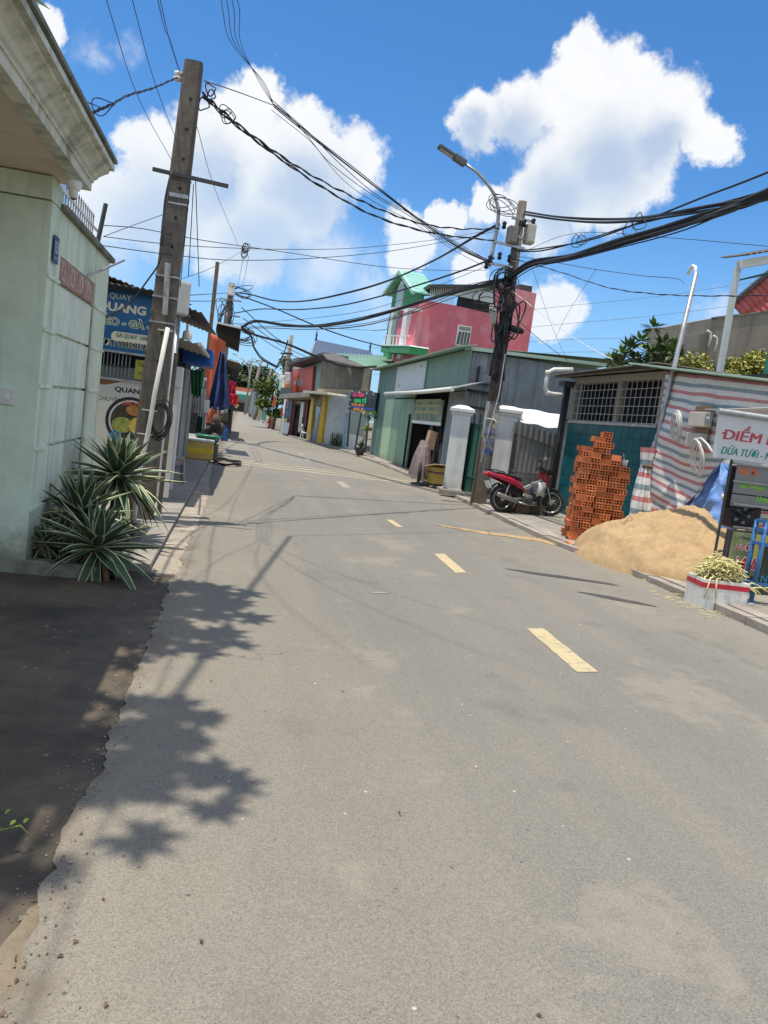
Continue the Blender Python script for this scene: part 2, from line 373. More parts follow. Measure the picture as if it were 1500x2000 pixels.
def asphalt_mat():
    m = bpy.data.materials.new('worn asphalt'); m.use_nodes = True; t = m.node_tree; t.nodes.clear(); g = NT(t)
    co = g.n('ShaderNodeTexCoord').outputs['Object']; sp = g.n('ShaderNodeSeparateXYZ'); g.link(co, sp.inputs[0])
    b = g.n('ShaderNodeBsdfPrincipled'); o = g.n('ShaderNodeOutputMaterial'); g.link(b.outputs[0], o.inputs[0])
    big = g.noise(co, 0.32, 4, 0.55); mid = g.noise(co, 2.3, 5, 0.62); fin = g.noise(co, 55, 3, 0.7)
    mp = g.n('ShaderNodeMapping'); mp.inputs['Scale'].default_value = (1.6, 0.10, 1); g.link(co, mp.inputs[0])
    lane = g.noise(mp.outputs[0], 1.0, 4, 0.55)           # streaks along the way wheels go
    c = g.mix(g.ss(g.m('ADD', g.m('MULTIPLY', lane, 0.6), g.m('MULTIPLY', big, 0.4)), 0.36, 0.66), (0.170, 0.163, 0.147, 1), (0.234, 0.215, 0.182, 1))
    # pale dust gathered along the left side and in the near bend
    e = g.m('ADD', sp.outputs[0], g.m('MULTIPLY', g.m('SUBTRACT', mid, 0.5), 0.9))
    c = g.mix(g.m('MULTIPLY', g.ss(e, -0.5, 1.25, 1.0, 0.0), 0.55), c, (0.30, 0.26, 0.20, 1))
    e2 = g.m('ADD', sp.outputs[0], g.m('MULTIPLY', g.m('SUBTRACT', mid, 0.5), 1.6))
    c = g.mix(g.m('MULTIPLY', g.ss(e2, 3.6, 5.3), 0.45), c, (0.33, 0.29, 0.225, 1))
    c = g.mix(g.m('MULTIPLY', g.ss(sp.outputs[1], 14, 30), 0.5), c, (0.31, 0.28, 0.23, 1))
    c = g.mix(g.m('MULTIPLY', g.ss(mid, 0.52, 0.72), 0.22), c, (0.16, 0.16, 0.155, 1))
    vo = g.n('ShaderNodeTexVoronoi'); vo.inputs['Scale'].default_value = 210; g.link(co, vo.inputs['Vector'])
    sc = g.n('ShaderNodeSeparateColor'); g.link(vo.outputs['Color'], sc.inputs[0])
    c = g.mix(g.m('MULTIPLY', g.m('SUBTRACT', sc.outputs[0], 0.5), 0.30), c, (0.05, 0.05, 0.05, 1)) if False else g.mix(0.40, c, g.mix(sc.outputs[0], (0.095, 0.091, 0.08, 1), (0.36, 0.325, 0.268, 1)))
    v4 = g.n('ShaderNodeTexVoronoi'); v4.inputs['Scale'].default_value = 88; g.link(co, v4.inputs['Vector']); s4 = g.n('ShaderNodeSeparateColor'); g.link(v4.outputs['Color'], s4.inputs[0])
    dk = g.m('MULTIPLY', g.ss(v4.outputs['Distance'], 0.22, 0.38, 1.0, 0.0), g.m('GREATER_THAN', s4.outputs[0], 0.66)); c = g.mix(g.m('MULTIPLY', dk, 0.5), c, g.mix(g.m('GREATER_THAN', s4.outputs[1], 0.35), (0.33, 0.30, 0.25, 1), (0.075, 0.07, 0.06, 1)))
    v2 = g.n('ShaderNodeTexVoronoi'); v2.inputs['Scale'].default_value = 17; g.link(co, v2.inputs['Vector'])
    s2 = g.n('ShaderNodeSeparateColor'); g.link(v2.outputs['Color'], s2.inputs[0])
    chip = g.m('MULTIPLY', g.ss(v2.outputs['Distance'], 0.08, 0.16, 1.0, 0.0), g.m('GREATER_THAN', s2.outputs[0], 0.90))
    c = g.mix(g.m('MULTIPLY', chip, 0.8), c, g.mix(g.m('GREATER_THAN', s2.outputs[1], 0.6), (0.07, 0.065, 0.06, 1), (0.55, 0.51, 0.45, 1)))
    pt = g.noise(co, 0.75, 6, 0.7); c = g.mix(g.m('MULTIPLY', g.ss(pt, 0.56, 0.66), 0.4), c, (0.13, 0.125, 0.11, 1)); c = g.mix(g.m('MULTIPLY', g.ss(pt, 0.44, 0.36), 0.28), c, (0.36, 0.32, 0.25, 1))
    c = g.mix(g.m('MULTIPLY', g.ss(e, -0.62, -0.30, 1.0, 0.0), 0.85), c, (0.17, 0.135, 0.095, 1))
    # hairline cracks
    v3 = g.n('ShaderNodeTexVoronoi', feature='DISTANCE_TO_EDGE'); v3.inputs['Scale'].default_value = 0.33
    g.link(g.vm('ADD', co, g.vm('SCALE', g.noise(co, 1.1, 5, 0.6, 'Color'), scale=1.3)), v3.inputs['Vector'])
    cr = g.m('MULTIPLY', g.ss(v3.outputs['Distance'], 0.0, 0.004, 1.0, 0.0), g.ss(big, 0.5, 0.6))
    c = g.mix(g.m('MULTIPLY', cr, 0.75), c, (0.09, 0.085, 0.08, 1))
    g.link(c, b.inputs['Base Color']); b.inputs['Roughness'].default_value = 0.82; b.inputs['Specular IOR Level'].default_value = 0.35
    bp = g.n('ShaderNodeBump'); bp.inputs['Strength'].default_value = 0.55; bp.inputs['Distance'].default_value = 0.006
    g.link(g.m('ADD', fin, g.m('MULTIPLY', sc.outputs[0], 0.6)), bp.inputs['Height']); g.link(bp.outputs[0], b.inputs['Normal'])
    return m
M_road = asphalt_mat()
EDGE_R = [(-8, 5.45), (9, 5.35), (12, 5.12), (16, 5.22), (22, 5.4), (29, 5.3), (37, 4.75), (42, 3.7), (48, 2.75), (58, 2.3), (80, 2.05), (100, 1.9), (120, 1.4), (150, 0.8), (200, -0.5)]
EDGE_L = [(-8, -0.5), (8, -0.42), (12, -0.38), (22, -0.6), (40, -0.7), (70, -0.95), (110, -1.35), (150, -2.2), (200, -4.0)]
def ev(tab, y):
    for (a, xa), (c, xc) in zip(tab, tab[1:]):
        if y <= c: return xa + (xc - xa) * (y - a) / (c - a)
    return tab[-1][1]
ys = [-8 + 0.04 * i for i in range(448)] + [10 + 0.5 * i for i in range(60)] + [40 + 4 * i for i in range(41)]
b = MB(); L = []; R = []
for y in ys:
    L.append(b.bm.verts.new((ev(EDGE_L, y) + wig(y, 0.055), y, 0.0))); R.append(b.bm.verts.new((ev(EDGE_R, y) + wig(y, 0.05, 1.2, 5), y, 0.0)))
for i in range(len(ys) - 1): b.bm.faces.new((L[i], R[i], R[i + 1], L[i + 1]))
road = structure(build('road', b, M_road, loc=(0, 0, 0)))
# dark, damp concrete apron in front of the mint house
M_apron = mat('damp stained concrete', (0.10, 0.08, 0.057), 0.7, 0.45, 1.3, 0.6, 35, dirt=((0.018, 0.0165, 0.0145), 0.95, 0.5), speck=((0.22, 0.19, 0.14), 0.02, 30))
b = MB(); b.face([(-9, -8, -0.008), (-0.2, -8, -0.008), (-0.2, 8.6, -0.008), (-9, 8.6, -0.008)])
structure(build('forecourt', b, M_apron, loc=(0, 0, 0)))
# left pavement: slabs and the gutter strip between it and the road
M_pave = mat('pavement concrete', (0.30, 0.275, 0.24), 0.9, 0.2, 2, 0.35, 45, dirt=((0.16, 0.14, 0.115), 0.6, 1.6), rand=0.07)
M_gut = mat('gutter concrete', (0.36, 0.31, 0.25), 0.9, 0.25, 2.4, 0.4, 45, dirt=((0.2, 0.165, 0.12), 0.65, 2.0))
pav = thing('pavement', 'concrete pavement strip of worn slabs in front of the left hand shops', 'pavement', (-1.1, 7.0, 0)); structure(pav); del pav['category']
y = 7.05
while y < 62:
    L_ = 1.9 if y < 30 else 4.0
    bb = MB(); z = 0.05 + ru(-.006, .006); bb.obox(Matrix.Identity(4), (-3.4, y, -0.05), (-0.66, y + L_ - 0.014, z), 0.008); build('paving_slab', bb, M_pave, pav); y += L_
gut = thing('gutter', 'pale sandy gutter strip between the pavement and the road', 'gutter', (-.5, 7, 0)); structure(gut); del gut['category']
y = 7.05
while y < 60:
    L_ = 2.4; bb = MB(); bb.box((-0.648, y, -0.05), (-0.30, y + L_ - 0.01, -0.004 + ru(-.002, .002))); build('gutter_slab', bb, M_gut, gut); y += L_
# right pavement and kerb
M_kerb = mat('kerb concrete', (0.36, 0.32, 0.275), 0.9, 0.2, 3, 0.35, 45, dirt=((0.2, 0.16, 0.12), 0.6, 2.5), rand=0.08)
pv = thing('pavement', 'sunlit concrete pavement in front of the right hand shopfronts', 'pavement', (6.6, 16, 0)); structure(pv); del pv['category']
y = 1.0
while y < 44:
    L_ = 2.6; x0 = max(ev(EDGE_R, y), ev(EDGE_R, y + L_)) + 0.36
    bb = MB(); bb.obox(Matrix.Identity(4), (x0, y, -0.05), (9.4, y + L_ - 0.012, 0.075 + ru(-.004, .004)), 0.006); build('paving_slab', bb, M_pave, pv); y += L_
kb = thing('kerb', 'weathered concrete kerb and drain covers along the right road edge', 'kerb', (5.5, 16, 0)); structure(kb); del kb['category']
y = 1.0
while y < 47:
    L_ = 1.0; xa = ev(EDGE_R, y) + 0.02; xb = ev(EDGE_R, y + L_) + 0.02
    bb = MB(); bb.prism([(xa, y, -0.05), (xa + 0.14, y, -0.05), (xb + 0.14, y + L_ - 0.012, -0.05), (xb, y + L_ - 0.012, -0.05)], (0, 0, 0.075 + 0.1 + ru(-.01, .006) - 0.05)); build('kerb_stone', bb, M_kerb, kb)
    bb = MB(); bb.prism([(xa + 0.16, y, -0.05), (xa + 0.36, y, -0.05), (xb + 0.36, y + L_ - 0.015, -0.05), (xb + 0.16, y + L_ - 0.015, -0.05)], (0, 0, 0.05 + 0.085 + ru(-.008, .004))); build('drain_cover', bb, M_kerb, kb)
    y += L_
# worn paint, stains, spilt sand on the road (sheets a few mm above it)
M_yel = mat('worn yellow paint', (0.54, 0.44, 0.25), 0.8, 0.15, 9, 0.3, 60, dirt=((0.27, 0.25, 0.21), 0.9, 9), speck=((0.22, 0.21, 0.19), 0.25, 60))
M_cream = mat('worn cream paint', (0.56, 0.47, 0.32), 0.8, 0.15, 9, 0.3, 60, dirt=((0.28, 0.26, 0.22), 0.75, 5))
M_fade = mat('nearly worn off paint', (0.36, 0.32, 0.25), 0.85, 0.2, 9, 0.3, 60, dirt=((0.25, 0.23, 0.2), 0.8, 6))
def mark(name, quad, m, z=0.004, n=18, rough=0.005):
    """painted strip from (x0,y0)-(x1,y0) to (x2,y1)-(x3,y1) with ragged sides"""
    (ax, ay), (bx, by), (cx, cy), (dx, dy) = quad; bb = MB(); A = []; B = []
    for i in range(n + 1):
        t = i / n
        A.append(bb.bm.verts.new((ax + (dx - ax) * t + ru(-rough, rough), ay + (dy - ay) * t, z))); B.append(bb.bm.verts.new((bx + (cx - bx) * t + ru(-rough, rough), by + (cy - by) * t, z)))
    for i in range(n): bb.bm.faces.new((A[i], B[i], B[i + 1], A[i + 1]))
    return build(name, bb, m, road)
def gq(*pp): return [tuple(PG(*p)[:2]) for p in pp]
mark('lane_dash', gq((1126, 1313), (1168, 1313), (1061, 1228), (1028, 1228)), M_yel)
mark('lane_dash', gq((889, 1119), (911, 1119), (868, 1082), (847, 1082)), M_yel)
mark('lane_dash', gq((774, 1029), (788, 1030), (766, 1016), (754, 1015)), M_yel)
mark('lane_dash', [(2.48, 17.4), (2.66, 17.4), (2.66, 18.9), (2.48, 18.9)], M_fade)
mark('lane_dash', [(2.45, 1.2), (2.63, 1.2), (2.63, 2.4), (2.45, 2.4)], M_yel)
for y0 in (25.5, 28.3): mark('lane_dash', [(2.3, y0), (2.46, y0), (2.46, y0 + 1.2), (2.3, y0 + 1.2)], M_fade)
for y0, w_ in ((20.75, 0.17), (21.55, 0.17), (22.35, 0.12)):
    bb = MB(); n = 40; A = []; B = []
    for i in range(n + 1):
        x = 0.05 + 5.25 * i / n
        A.append(bb.bm.verts.new((x, y0 + ru(-.012, .012), 0.004))); B.append(bb.bm.verts.new((x, y0 + w_ + ru(-.012, .012), 0.004)))
    for i in range(n): bb.bm.faces.new((A[i], A[i + 1], B[i + 1], B[i]))
    build('rumble_line', bb, M_cream, road)
def blot(name, cx, cy, rx, ry, ang, m, z, parent, k=1.0, n=40, amp=0.35):
    bb = MB(); pts = []
    for i in range(n):
        a = 2 * math.pi * i / n; r = 1 + amp * noise.noise(V((math.cos(a) * 1.7 + k * 5, math.sin(a) * 1.7, k))) + 0.12 * noise.noise(V((math.cos(a) * 7, math.sin(a) * 7, k * 3)))
        x, y_ = rx * r * math.cos(a), ry * r * math.sin(a)
        pts.append((cx + x * math.cos(ang) - y_ * math.sin(ang), cy + x * math.sin(ang) + y_ * math.cos(ang), z))
    bb.face(pts); return build(name, bb, m, parent)
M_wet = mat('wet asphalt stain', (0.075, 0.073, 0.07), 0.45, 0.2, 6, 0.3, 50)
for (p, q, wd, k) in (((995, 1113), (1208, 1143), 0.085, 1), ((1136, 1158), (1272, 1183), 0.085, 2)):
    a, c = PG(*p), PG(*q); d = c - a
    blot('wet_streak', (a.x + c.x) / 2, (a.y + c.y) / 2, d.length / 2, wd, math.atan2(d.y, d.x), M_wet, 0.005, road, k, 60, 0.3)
M_pale = mat('dusty scuff', (0.29, 0.265, 0.215), 0.9, 0.2, 9, 0.2, dirt=((0.24, 0.22, 0.19), 0.9, 14))
blot('scuff', *PG(740, 1158)[:2], 0.10, 0.03, 0.3, M_pale, 0.004, road, 4)
# cement skim along the ragged left road edge, bottom left
M_skim = mat('sandy cement skim', (0.23, 0.18, 0.125), 0.9, 0.3, 3, 0.6, 40, dirt=((0.10, 0.08, 0.055), 0.9, 2.2))
bb = MB(); A = []; B = []; n = 50
for i in range(n + 1):
    y = -1 + 3.6 * i / n; tp_ = max(0, (y - 1.3) / 1.3) ** 1.3; A.append(bb.bm.verts.new((-0.62 + 0.23 * tp_ + 0.10 * (1 - .7 * tp_) * noise.noise(V((y * 2, 0, 0))) + .05 * noise.noise(V((y * 9, 0, 0))), y, -0.004))); B.append(bb.bm.verts.new((-0.40 + wig(y, 0.06, 3, 8), y, -0.004)))
for i in range(n): bb.bm.faces.new((A[i], B[i], B[i + 1], A[i + 1]))
build('cement_skim', bb, M_skim, bpy.data.objects['forecourt'])
# trail of spilt sand
M_sand = mat('building sand', (0.43, 0.295, 0.16), 0.95, 0.16, 5, 0.7, 70, dirt=((0.42, 0.28, 0.14), 0.5, 3), speck=((0.3, 0.2, 0.1), 0.06, 60))
bb = MB(); pp = [(3.42, 12.42), (3.8, 12.2), (4.2, 12.06), (4.6, 11.98), (5.0, 11.86), (5.4, 11.6), (5.7, 11.2)]; ww = [0.04, 0.13, 0.17, 0.19, 0.26, 0.4, 0.5]
def trail(u, v):
    t = u * (len(pp) - 1); i = min(int(t), len(pp) - 2); f = t - i
    x = pp[i][0] + (pp[i + 1][0] - pp[i][0]) * f; y_ = pp[i][1] + (pp[i + 1][1] - pp[i][1]) * f; w_ = ww[i] + (ww[i + 1] - ww[i]) * f
    s_ = (v - 0.5) * 2; w_ *= 0.85 + 0.55 * noise.noise(V((x * 5, s_ * 2, 1))) + 0.45 * noise.noise(V((x * 17, s_ * 2, 4)))
    return V((x, y_ + s_ * w_, 0.005 + 0.02 * (1 - s_ * s_) * (0.5 + 0.6 * noise.noise(V((x * 9, y_ * 9 + s_ * 2, 2))))))
bb.sheet(trail, 130, 8); tr = build('sand_trail', bb, M_sand); tag(tr, 'thin trail of spilt yellow sand across the road edge before the brick stack', 'sand'); stuff(tr)
# small litter: dry leaf bits, grit, straws
bb = MB()
for i in range(230):
    if rnd() < 0.5: x, y = ru(-0.6, 5.2), ru(1.8, 12)
    else: x, y = ru(-0.9, -0.25) if rnd() < .6 else ru(4.6, 5.4), ru(2, 24)
    s_ = ru(0.0025, 0.007); a = ru(0, 6.28); bb.mi = 0 if rnd() < 0.4 else (1 if rnd() < .6 else 2)
    z = 0.006 if x > -0.4 else 0.003
    c_, d_ = math.cos(a) * s_, math.sin(a) * s_
    bb.face([(x - c_ * 1.6, y - d_ * 1.6, z), (x + d_, y - c_, z + ru(0, .006)), (x + c_ * 1.6, y + d_ * 1.6, z), (x - d_, y + c_, z + ru(0.001, .008))])
lt = build('litter', bb, [mat('dry litter', (0.2, 0.13, 0.06), .9, bump=0), mat('pale grit', (0.6, 0.57, 0.5), .9, bump=0), mat('dark grit', (0.06, 0.055, 0.05), .9, bump=0)], loc=(0, 0, 0))
tag(lt, 'scattered dry leaf bits and grit lying on the road', 'litter'); stuff(lt)

# crumbling edge: grit and small stones along the left side of the road
bb = MB()
for i in range(900):
    y = 1.6 + 11 * rnd() ** 1.6; x = ev(EDGE_L, y) + random.gauss(0, .07); s_ = ru(.002, .008) * (1 if rnd() < .93 else 1.9); bb.mi = int(rnd() * 3); z = .004 if x > ev(EDGE_L, y) else -.004
    a = ru(0, 6.28); p = [V((x + s_ * math.cos(a + k * 2.1) * ru(.7, 1.2), y + s_ * math.sin(a + k * 2.1) * ru(.7, 1.2), z)) for k in range(3)]; t_ = V((x, y, z + s_ * ru(.5, 1.0)))
    for k in range(3): bb.face([p[k], p[(k + 1) % 3], t_])
gv = build('grit', bb, [mat('grey stone grit', (.24, .22, .18), .9, bump=0), mat('brown stone grit', (.17, .12, .08), .9, bump=0), mat('pale stone grit', (.28, .25, .2), .9, bump=0)], loc=(0, 0, 0)); tag(gv, 'crumbled grit and stones along the ragged left road edge', 'grit'); stuff(gv)
# ================================================================ left side: the mint house
M_mint = mat('mint wall paint', (0.66, 0.76, 0.61), 0.75, 0.07, 1.6, 0.25, 30, dirt=((0.38, 0.42, 0.31), 0.6, 1.1), streak=((0.22, 0.23, 0.17), 0.5, 6), splash=((0.16, 0.15, 0.10), 0.85, 0.5))
M_mint2 = mat('pale mint panel', (0.70, 0.78, 0.66), 0.7, 0.07, 2, 0.15, 30, dirt=((0.32, 0.37, 0.3), 0.45, 1.7), streak=((0.24, 0.26, 0.2), 0.4, 8), splash=((0.16, 0.15, 0.10), 0.85, 0.6))
M_corn = mat('cornice paint', (0.64, 0.65, 0.56), 0.8, 0.1, 3, 0.2, 30, dirt=((0.13, 0.15, 0.09), 0.75, 2.4), streak=((0.12, 0.12, 0.09), 0.55, 9))
M_soff = mat('soffit paint', (0.64, 0.56, 0.45), 0.8, 0.1, 1.2, 0.15, 25, dirt=((0.3, 0.26, 0.2), 0.4, 1))
M_moss = mat('mossy cement', (0.19, 0.20, 0.155), 0.9, 0.3, 4, 0.5, 30, dirt=((0.04, 0.045, 0.035), 0.85, 3))
M_pinkl = mat('faded pink lintel', (0.50, 0.36, 0.31), 0.8, 0.2, 6, 0.3, 40, dirt=((0.3, 0.2, 0.16), 0.6, 8))
M_crack = mat('rusty seam', (0.15, 0.10, 0.075), 0.9, 0.4, 12, 0.3)
HX = -1.6
house = thing('mint_house', 'mint green house wall with heavy moulded cornice and number plate beside the agaves', 'house', (HX, 6.6, 0))
def hy(px, py): return PX(px, py, HX).y
def hz(px, py): return PX(px, py, HX).z
y0, yp, yq, y1 = 6.62, 7.02, 8.62, 9.3
ZT = 2.96
b = MB(); b.box((-6.0, y0, -0.05), (HX - 0.05, y1, ZT)); b.box((HX - 0.05, y0, -0.05), (HX, yp, ZT)); b.box((HX - 0.05, yq, -0.05), (HX, y1, ZT)); b.box((HX - 0.05, yp, 2.62), (HX, yq, ZT))
wall = build('wall', b, M_mint, house)
b = MB(); b.box((-6.0, y0 - 0.03, 2.97), (HX + 0.0, y0 + 0.3, 3.14)); build('wall_head', b, M_mint, house)
zs = [-0.02, 0.52, 1.02, 1.53, 1.98, 2.40]
for i in range(len(zs) - 1):                      # big pale panels between the pilasters
    bb = MB(); bb.obox(Matrix.Identity(4), (HX - 0.045, yp + 0.035, zs[i] + 0.012), (HX - 0.018, yq - 0.04, zs[i + 1] - 0.012), 0.006); build('panel', bb, M_mint2, house)
for (a, c) in ((y0, yp), (yq, y1)):
    for i in range(1, len(zs)):
        bb = MB(); bb.obox(Matrix.Identity(4), (HX, a + 0.003, zs[i] - 0.014), (HX + 0.016, c - 0.003, zs[i] + 0.016), 0.005); build('ledge', bb, M_mint2, house)
for yy in (yp + 0.012, yq - 0.014):
    bb = MB(); n = 24
    pts = [(HX - 0.03 + 0.006 * rnd(), yy + 0.012 * noise.noise(V((k * .9, yy, 0))), 0.1 + 2.3 * k / n) for k in range(n + 1)]
    bb.tube(pts, [0.006 + 0.008 * rnd() for _ in pts], 5); build('rusty_seam', bb, M_crack, house)
bb = MB(); bb.box((HX - 0.045, yp + 0.02, 2.415), (HX - 0.01, yq - 0.02, 2.615)); lin = build('lintel', bb, M_pinkl, house)
k = 0; yy = yp + 0.05
while yy < yq - 0.1:
    bb = MB(); wdt = 0.035 if k % 3 else 0.16
    if k % 3: bb.box((HX - 0.01, yy, 2.42), (HX + 0.012, yy + wdt, 2.61))
    else:
        bb.box((HX - 0.01, yy, 2.43), (HX + 0.008, yy + wdt, 2.60)); bb.box((HX + 0.008, yy + 0.04, 2.475), (HX + 0.02, yy + wdt - 0.04, 2.555))
    build('fluting', bb, M_pinkl, lin); yy += wdt + 0.045; k += 1
bb = MB(); bb.obox(Matrix.Identity(4), (-6, y0 + 0.28, ZT), (HX + 0.05, y1 + 0.05, ZT + 0.055), 0.012); build('coping', bb, M_moss, house)
# cornice: moulded profile run along the eave, with the lip and drip
prof = [(-1.47, 3.14), (-1.37, 3.14), (-1.37, 3.205), (-1.355, 3.205), (-1.355, 3.225), (-1.335, 3.235), (-1.315, 3.26), (-1.275, 3.285), (-1.245, 3.30), (-1.245, 3.32), (-1.205, 3.325), (-1.205, 3.365), (-1.235, 3.385), (-1.47, 3.385)]
bb = MB(); ya, yb = 2.3, 6.86; rings = []
for yy in (ya, yb): rings.append([bb.bm.verts.new((x, yy, z)) for x, z in prof])
n = len(prof)
for i in range(n): bb.bm.faces.new((rings[0][i], rings[0][(i + 1) % n], rings[1][(i + 1) % n], rings[1][i]))
bb.bm.faces.new(rings[0]); bb.bm.faces.new(rings[1][::-1])
build('cornice', bb, M_corn, house)
bb = MB(); bb.box((-1.24, ya + .01, 3.386), (-1.19, yb + 0.02, 3.415)); build('drip_edge', bb, M_moss, house)
bb = MB(); bb.box((-6, ya, 3.15), (-1.47, yb - 0.03, 3.38)); build('roof_slab', bb, M_soff, house)
# railing on the wall top
rail = MB(); rail.beam((-1.72, 7.1, 3.05), (-1.72, 9.1, 3.05), 0.02); rail.beam((-1.72, 7.1, 3.24), (-1.72, 9.1, 3.24), 0.02); rl = build('railing', rail, M_white, house)
for i in range(17):
    bb = MB(); yy = 7.15 + 0.105 * i; bb.beam((-1.72, yy, 3.0), (-1.72, yy, 3.33), 0.013); bb.lathe([(0.012, 0), (0.0, 0.05)], Matrix.Translation((-1.72, yy, 3.33)), 5); build('railing_bar', bb, M_steel, rl)
bb = MB(); bb.beam((-1.70, 8.95, 2.95), (-1.64, 9.0, 3.52), 0.035); build('railing_post', bb, M_dsteel, rl)
# number plate
FP = frame((HX + 0.012, 6.70, 2.52), (0, 1, 0), (1, 0, 0))
M_plate = mat('blue enamel plate', (0.02, 0.055, 0.16), 0.5, 0.2, 10, 0, dirt=((0.3, 0.32, 0.34), 0.35, 14))
bb = MB(); bb.obox(FP, (0, 0, 0), (0.16, 0.21, 0.008), 0.004); npl = build('number_plate', bb, M_plate, house)
text('151', FP, 0.025, 0.075, 0.11, 0.095, M_white, npl, 0.01, z=0.008)
text('KHU PHO', FP, 0.03, 0.03, 0.10, 0.022, M_white, npl, 0.0, z=0.008)
# bell switch on the near wall
p = PY(16, 773, y0); bb = MB(); bb.obox(Matrix.Translation(p), (-0.06, -0.03, -0.07), (0.05, -0.001, 0.06), 0.008); sw = build('switch_box', bb, M_pvc, house)
bb = MB(); bb.obox(Matrix.Translation(p), (-0.02, -0.042, -0.03), (0.02, -0.03, 0.02), 0.004); build('button', bb, M_white, sw)
bb = MB(); bb.tube([p + V((-0.06, -0.012, -0.03)), p + V((-0.4, -0.012, -0.03))], 0.01, 6); build('conduit', bb, M_pvc, sw)
bb = MB(); bb.tube([PX(168, 541, HX), PX(198, 511, HX) + V((0.22, 0.05, 0.06))], 0.012, 7); build('drain_spout', bb, M_steel, house)
bb = MB(); bb.tube([(-2.02, 6.6, 3.14), (-2.0, 6.58, 2.9), (-2.03, 6.58, 2.62)], 0.018, 6); build('wall_cable', bb, M_cable, house)
# dome security camera under the eave
p = PY(147, 372, 6.45); sc_ = thing('security_camera', 'small white dome security camera under the corner of the mint cornice', 'camera', p)
bb = MB(); bb.lathe([(0.055, 0.0), (0.06, -0.02), (0.045, -0.06), (0.03, -0.075)], Matrix.Translation(p + V((0, -.06, .05)))); build('housing', bb, M_white, sc_)
bb = MB(); bb.lathe([(0.001, -0.05), (0.022, -0.04), (0.034, -0.015), (0.036, 0.02), (0.02, 0.03)], Matrix.Translation(p + V((0, -.06, -.03))) @ Matrix.Rotation(0.5, 4, 'X')); ey = build('eyeball', bb, M_white, sc_)
bb = MB(); bb.lathe([(0.001, -0.058), (0.02, -0.05), (0.024, -0.035)], Matrix.Translation(p + V((0, -.062, -.03))) @ Matrix.Rotation(0.5, 4, 'X'), 12); build('lens', bb, glass('lens glass', (0.01, 0.01, 0.012)), ey)
# planter: mossy stone edge and soil
pl = thing('planter', 'mossy low stone planter edge at the foot of the mint wall', 'planter', (-1.3, 7.6, 0))
x = -1.66
while x < -0.95:
    L_ = ru(0.2, 0.34); bb = MB(); bb.obox(Matrix.Rotation(ru(-.03, .03), 4, 'Z'), (x, 6.62 + ru(-.01, .01), -0.04), (x + L_ - 0.015, 6.76, 0.12 + ru(-.03, .02)), 0.02); build('edge_stone', bb, M_moss, pl); x += L_
for yy in [6.78 + 0.33 * i for i in range(7)]:
    bb = MB(); bb.obox(Matrix.Identity(4), (-0.98, yy, -0.04), (-0.88, yy + 0.31, 0.06 + ru(-.02, .02)), 0.015); build('edge_stone', bb, M_moss, pl)
bb = MB(); bb.sheet(lambda u, v: V((-1.6 + 0.62 * u, 6.76 + 2.5 * v, 0.04 + 0.03 * noise.noise(V((u * 5, v * 14, 0))))), 8, 24, thick=0.03); build('soil', bb, mat('dark soil', (0.035, 0.028, 0.02), 0.95, 0.4, 8, 0.6, 30), pl)
# variegated agaves: every leaf an object, three leaf shapes shared
M_agv = mat('agave leaf green', (0.045, 0.085, 0.045), 0.5, 0.25, 3, 0.05, 60, spec=0.4)
M_agc = mat('agave leaf cream margin', (0.55, 0.55, 0.32), 0.5, 0.12, 5, 0, spec=0.4)
def agave_leaf(curl, wmax):
    bb = MB(); n = 6; rows = []
    for i in range(n + 1):
        t = i / n; w_ = wmax * (0.55 + 1.0 * t * (1 - t) * 2.4) * (1 - t ** 3.0) * 0.78 + 0.0008
        z = curl * t * t - 0.02 * t; x = t * (1 - 0.08 * abs(curl) * t)
        rows.append([bb.bm.verts.new((x, yv * w_, z + lift * w_)) for yv, lift in ((-1, 0.55), (-0.80, 0.36), (0, 0), (0.80, 0.36), (1, 0.55))])
    for i in range(n):
        for j in range(4):
            f = bb.bm.faces.new((rows[i][j], rows[i + 1][j], rows[i + 1][j + 1], rows[i][j + 1])); f.smooth = True; f.material_index = 1 if j in (0, 3) else 0
    me = bpy.data.meshes.new('agave_leaf'); bb.bm.to_mesh(me); bb.bm.free(); me.materials.append(M_agv); me.materials.append(M_agc); return me
AG = [agave_leaf(-0.05, 0.072), agave_leaf(-0.22, 0.066), agave_leaf(0.06, 0.078), agave_leaf(-0.55, 0.068)]
M_agd = mat('dead agave leaf', (0.17, 0.11, 0.055), 0.9, 0.3, 5, 0.2)
AGD = agave_leaf(-0.75, 0.05); AGD.materials[0] = M_agd; AGD.materials[1] = M_agd
AGB = agave_leaf(-0.95, 0.066)
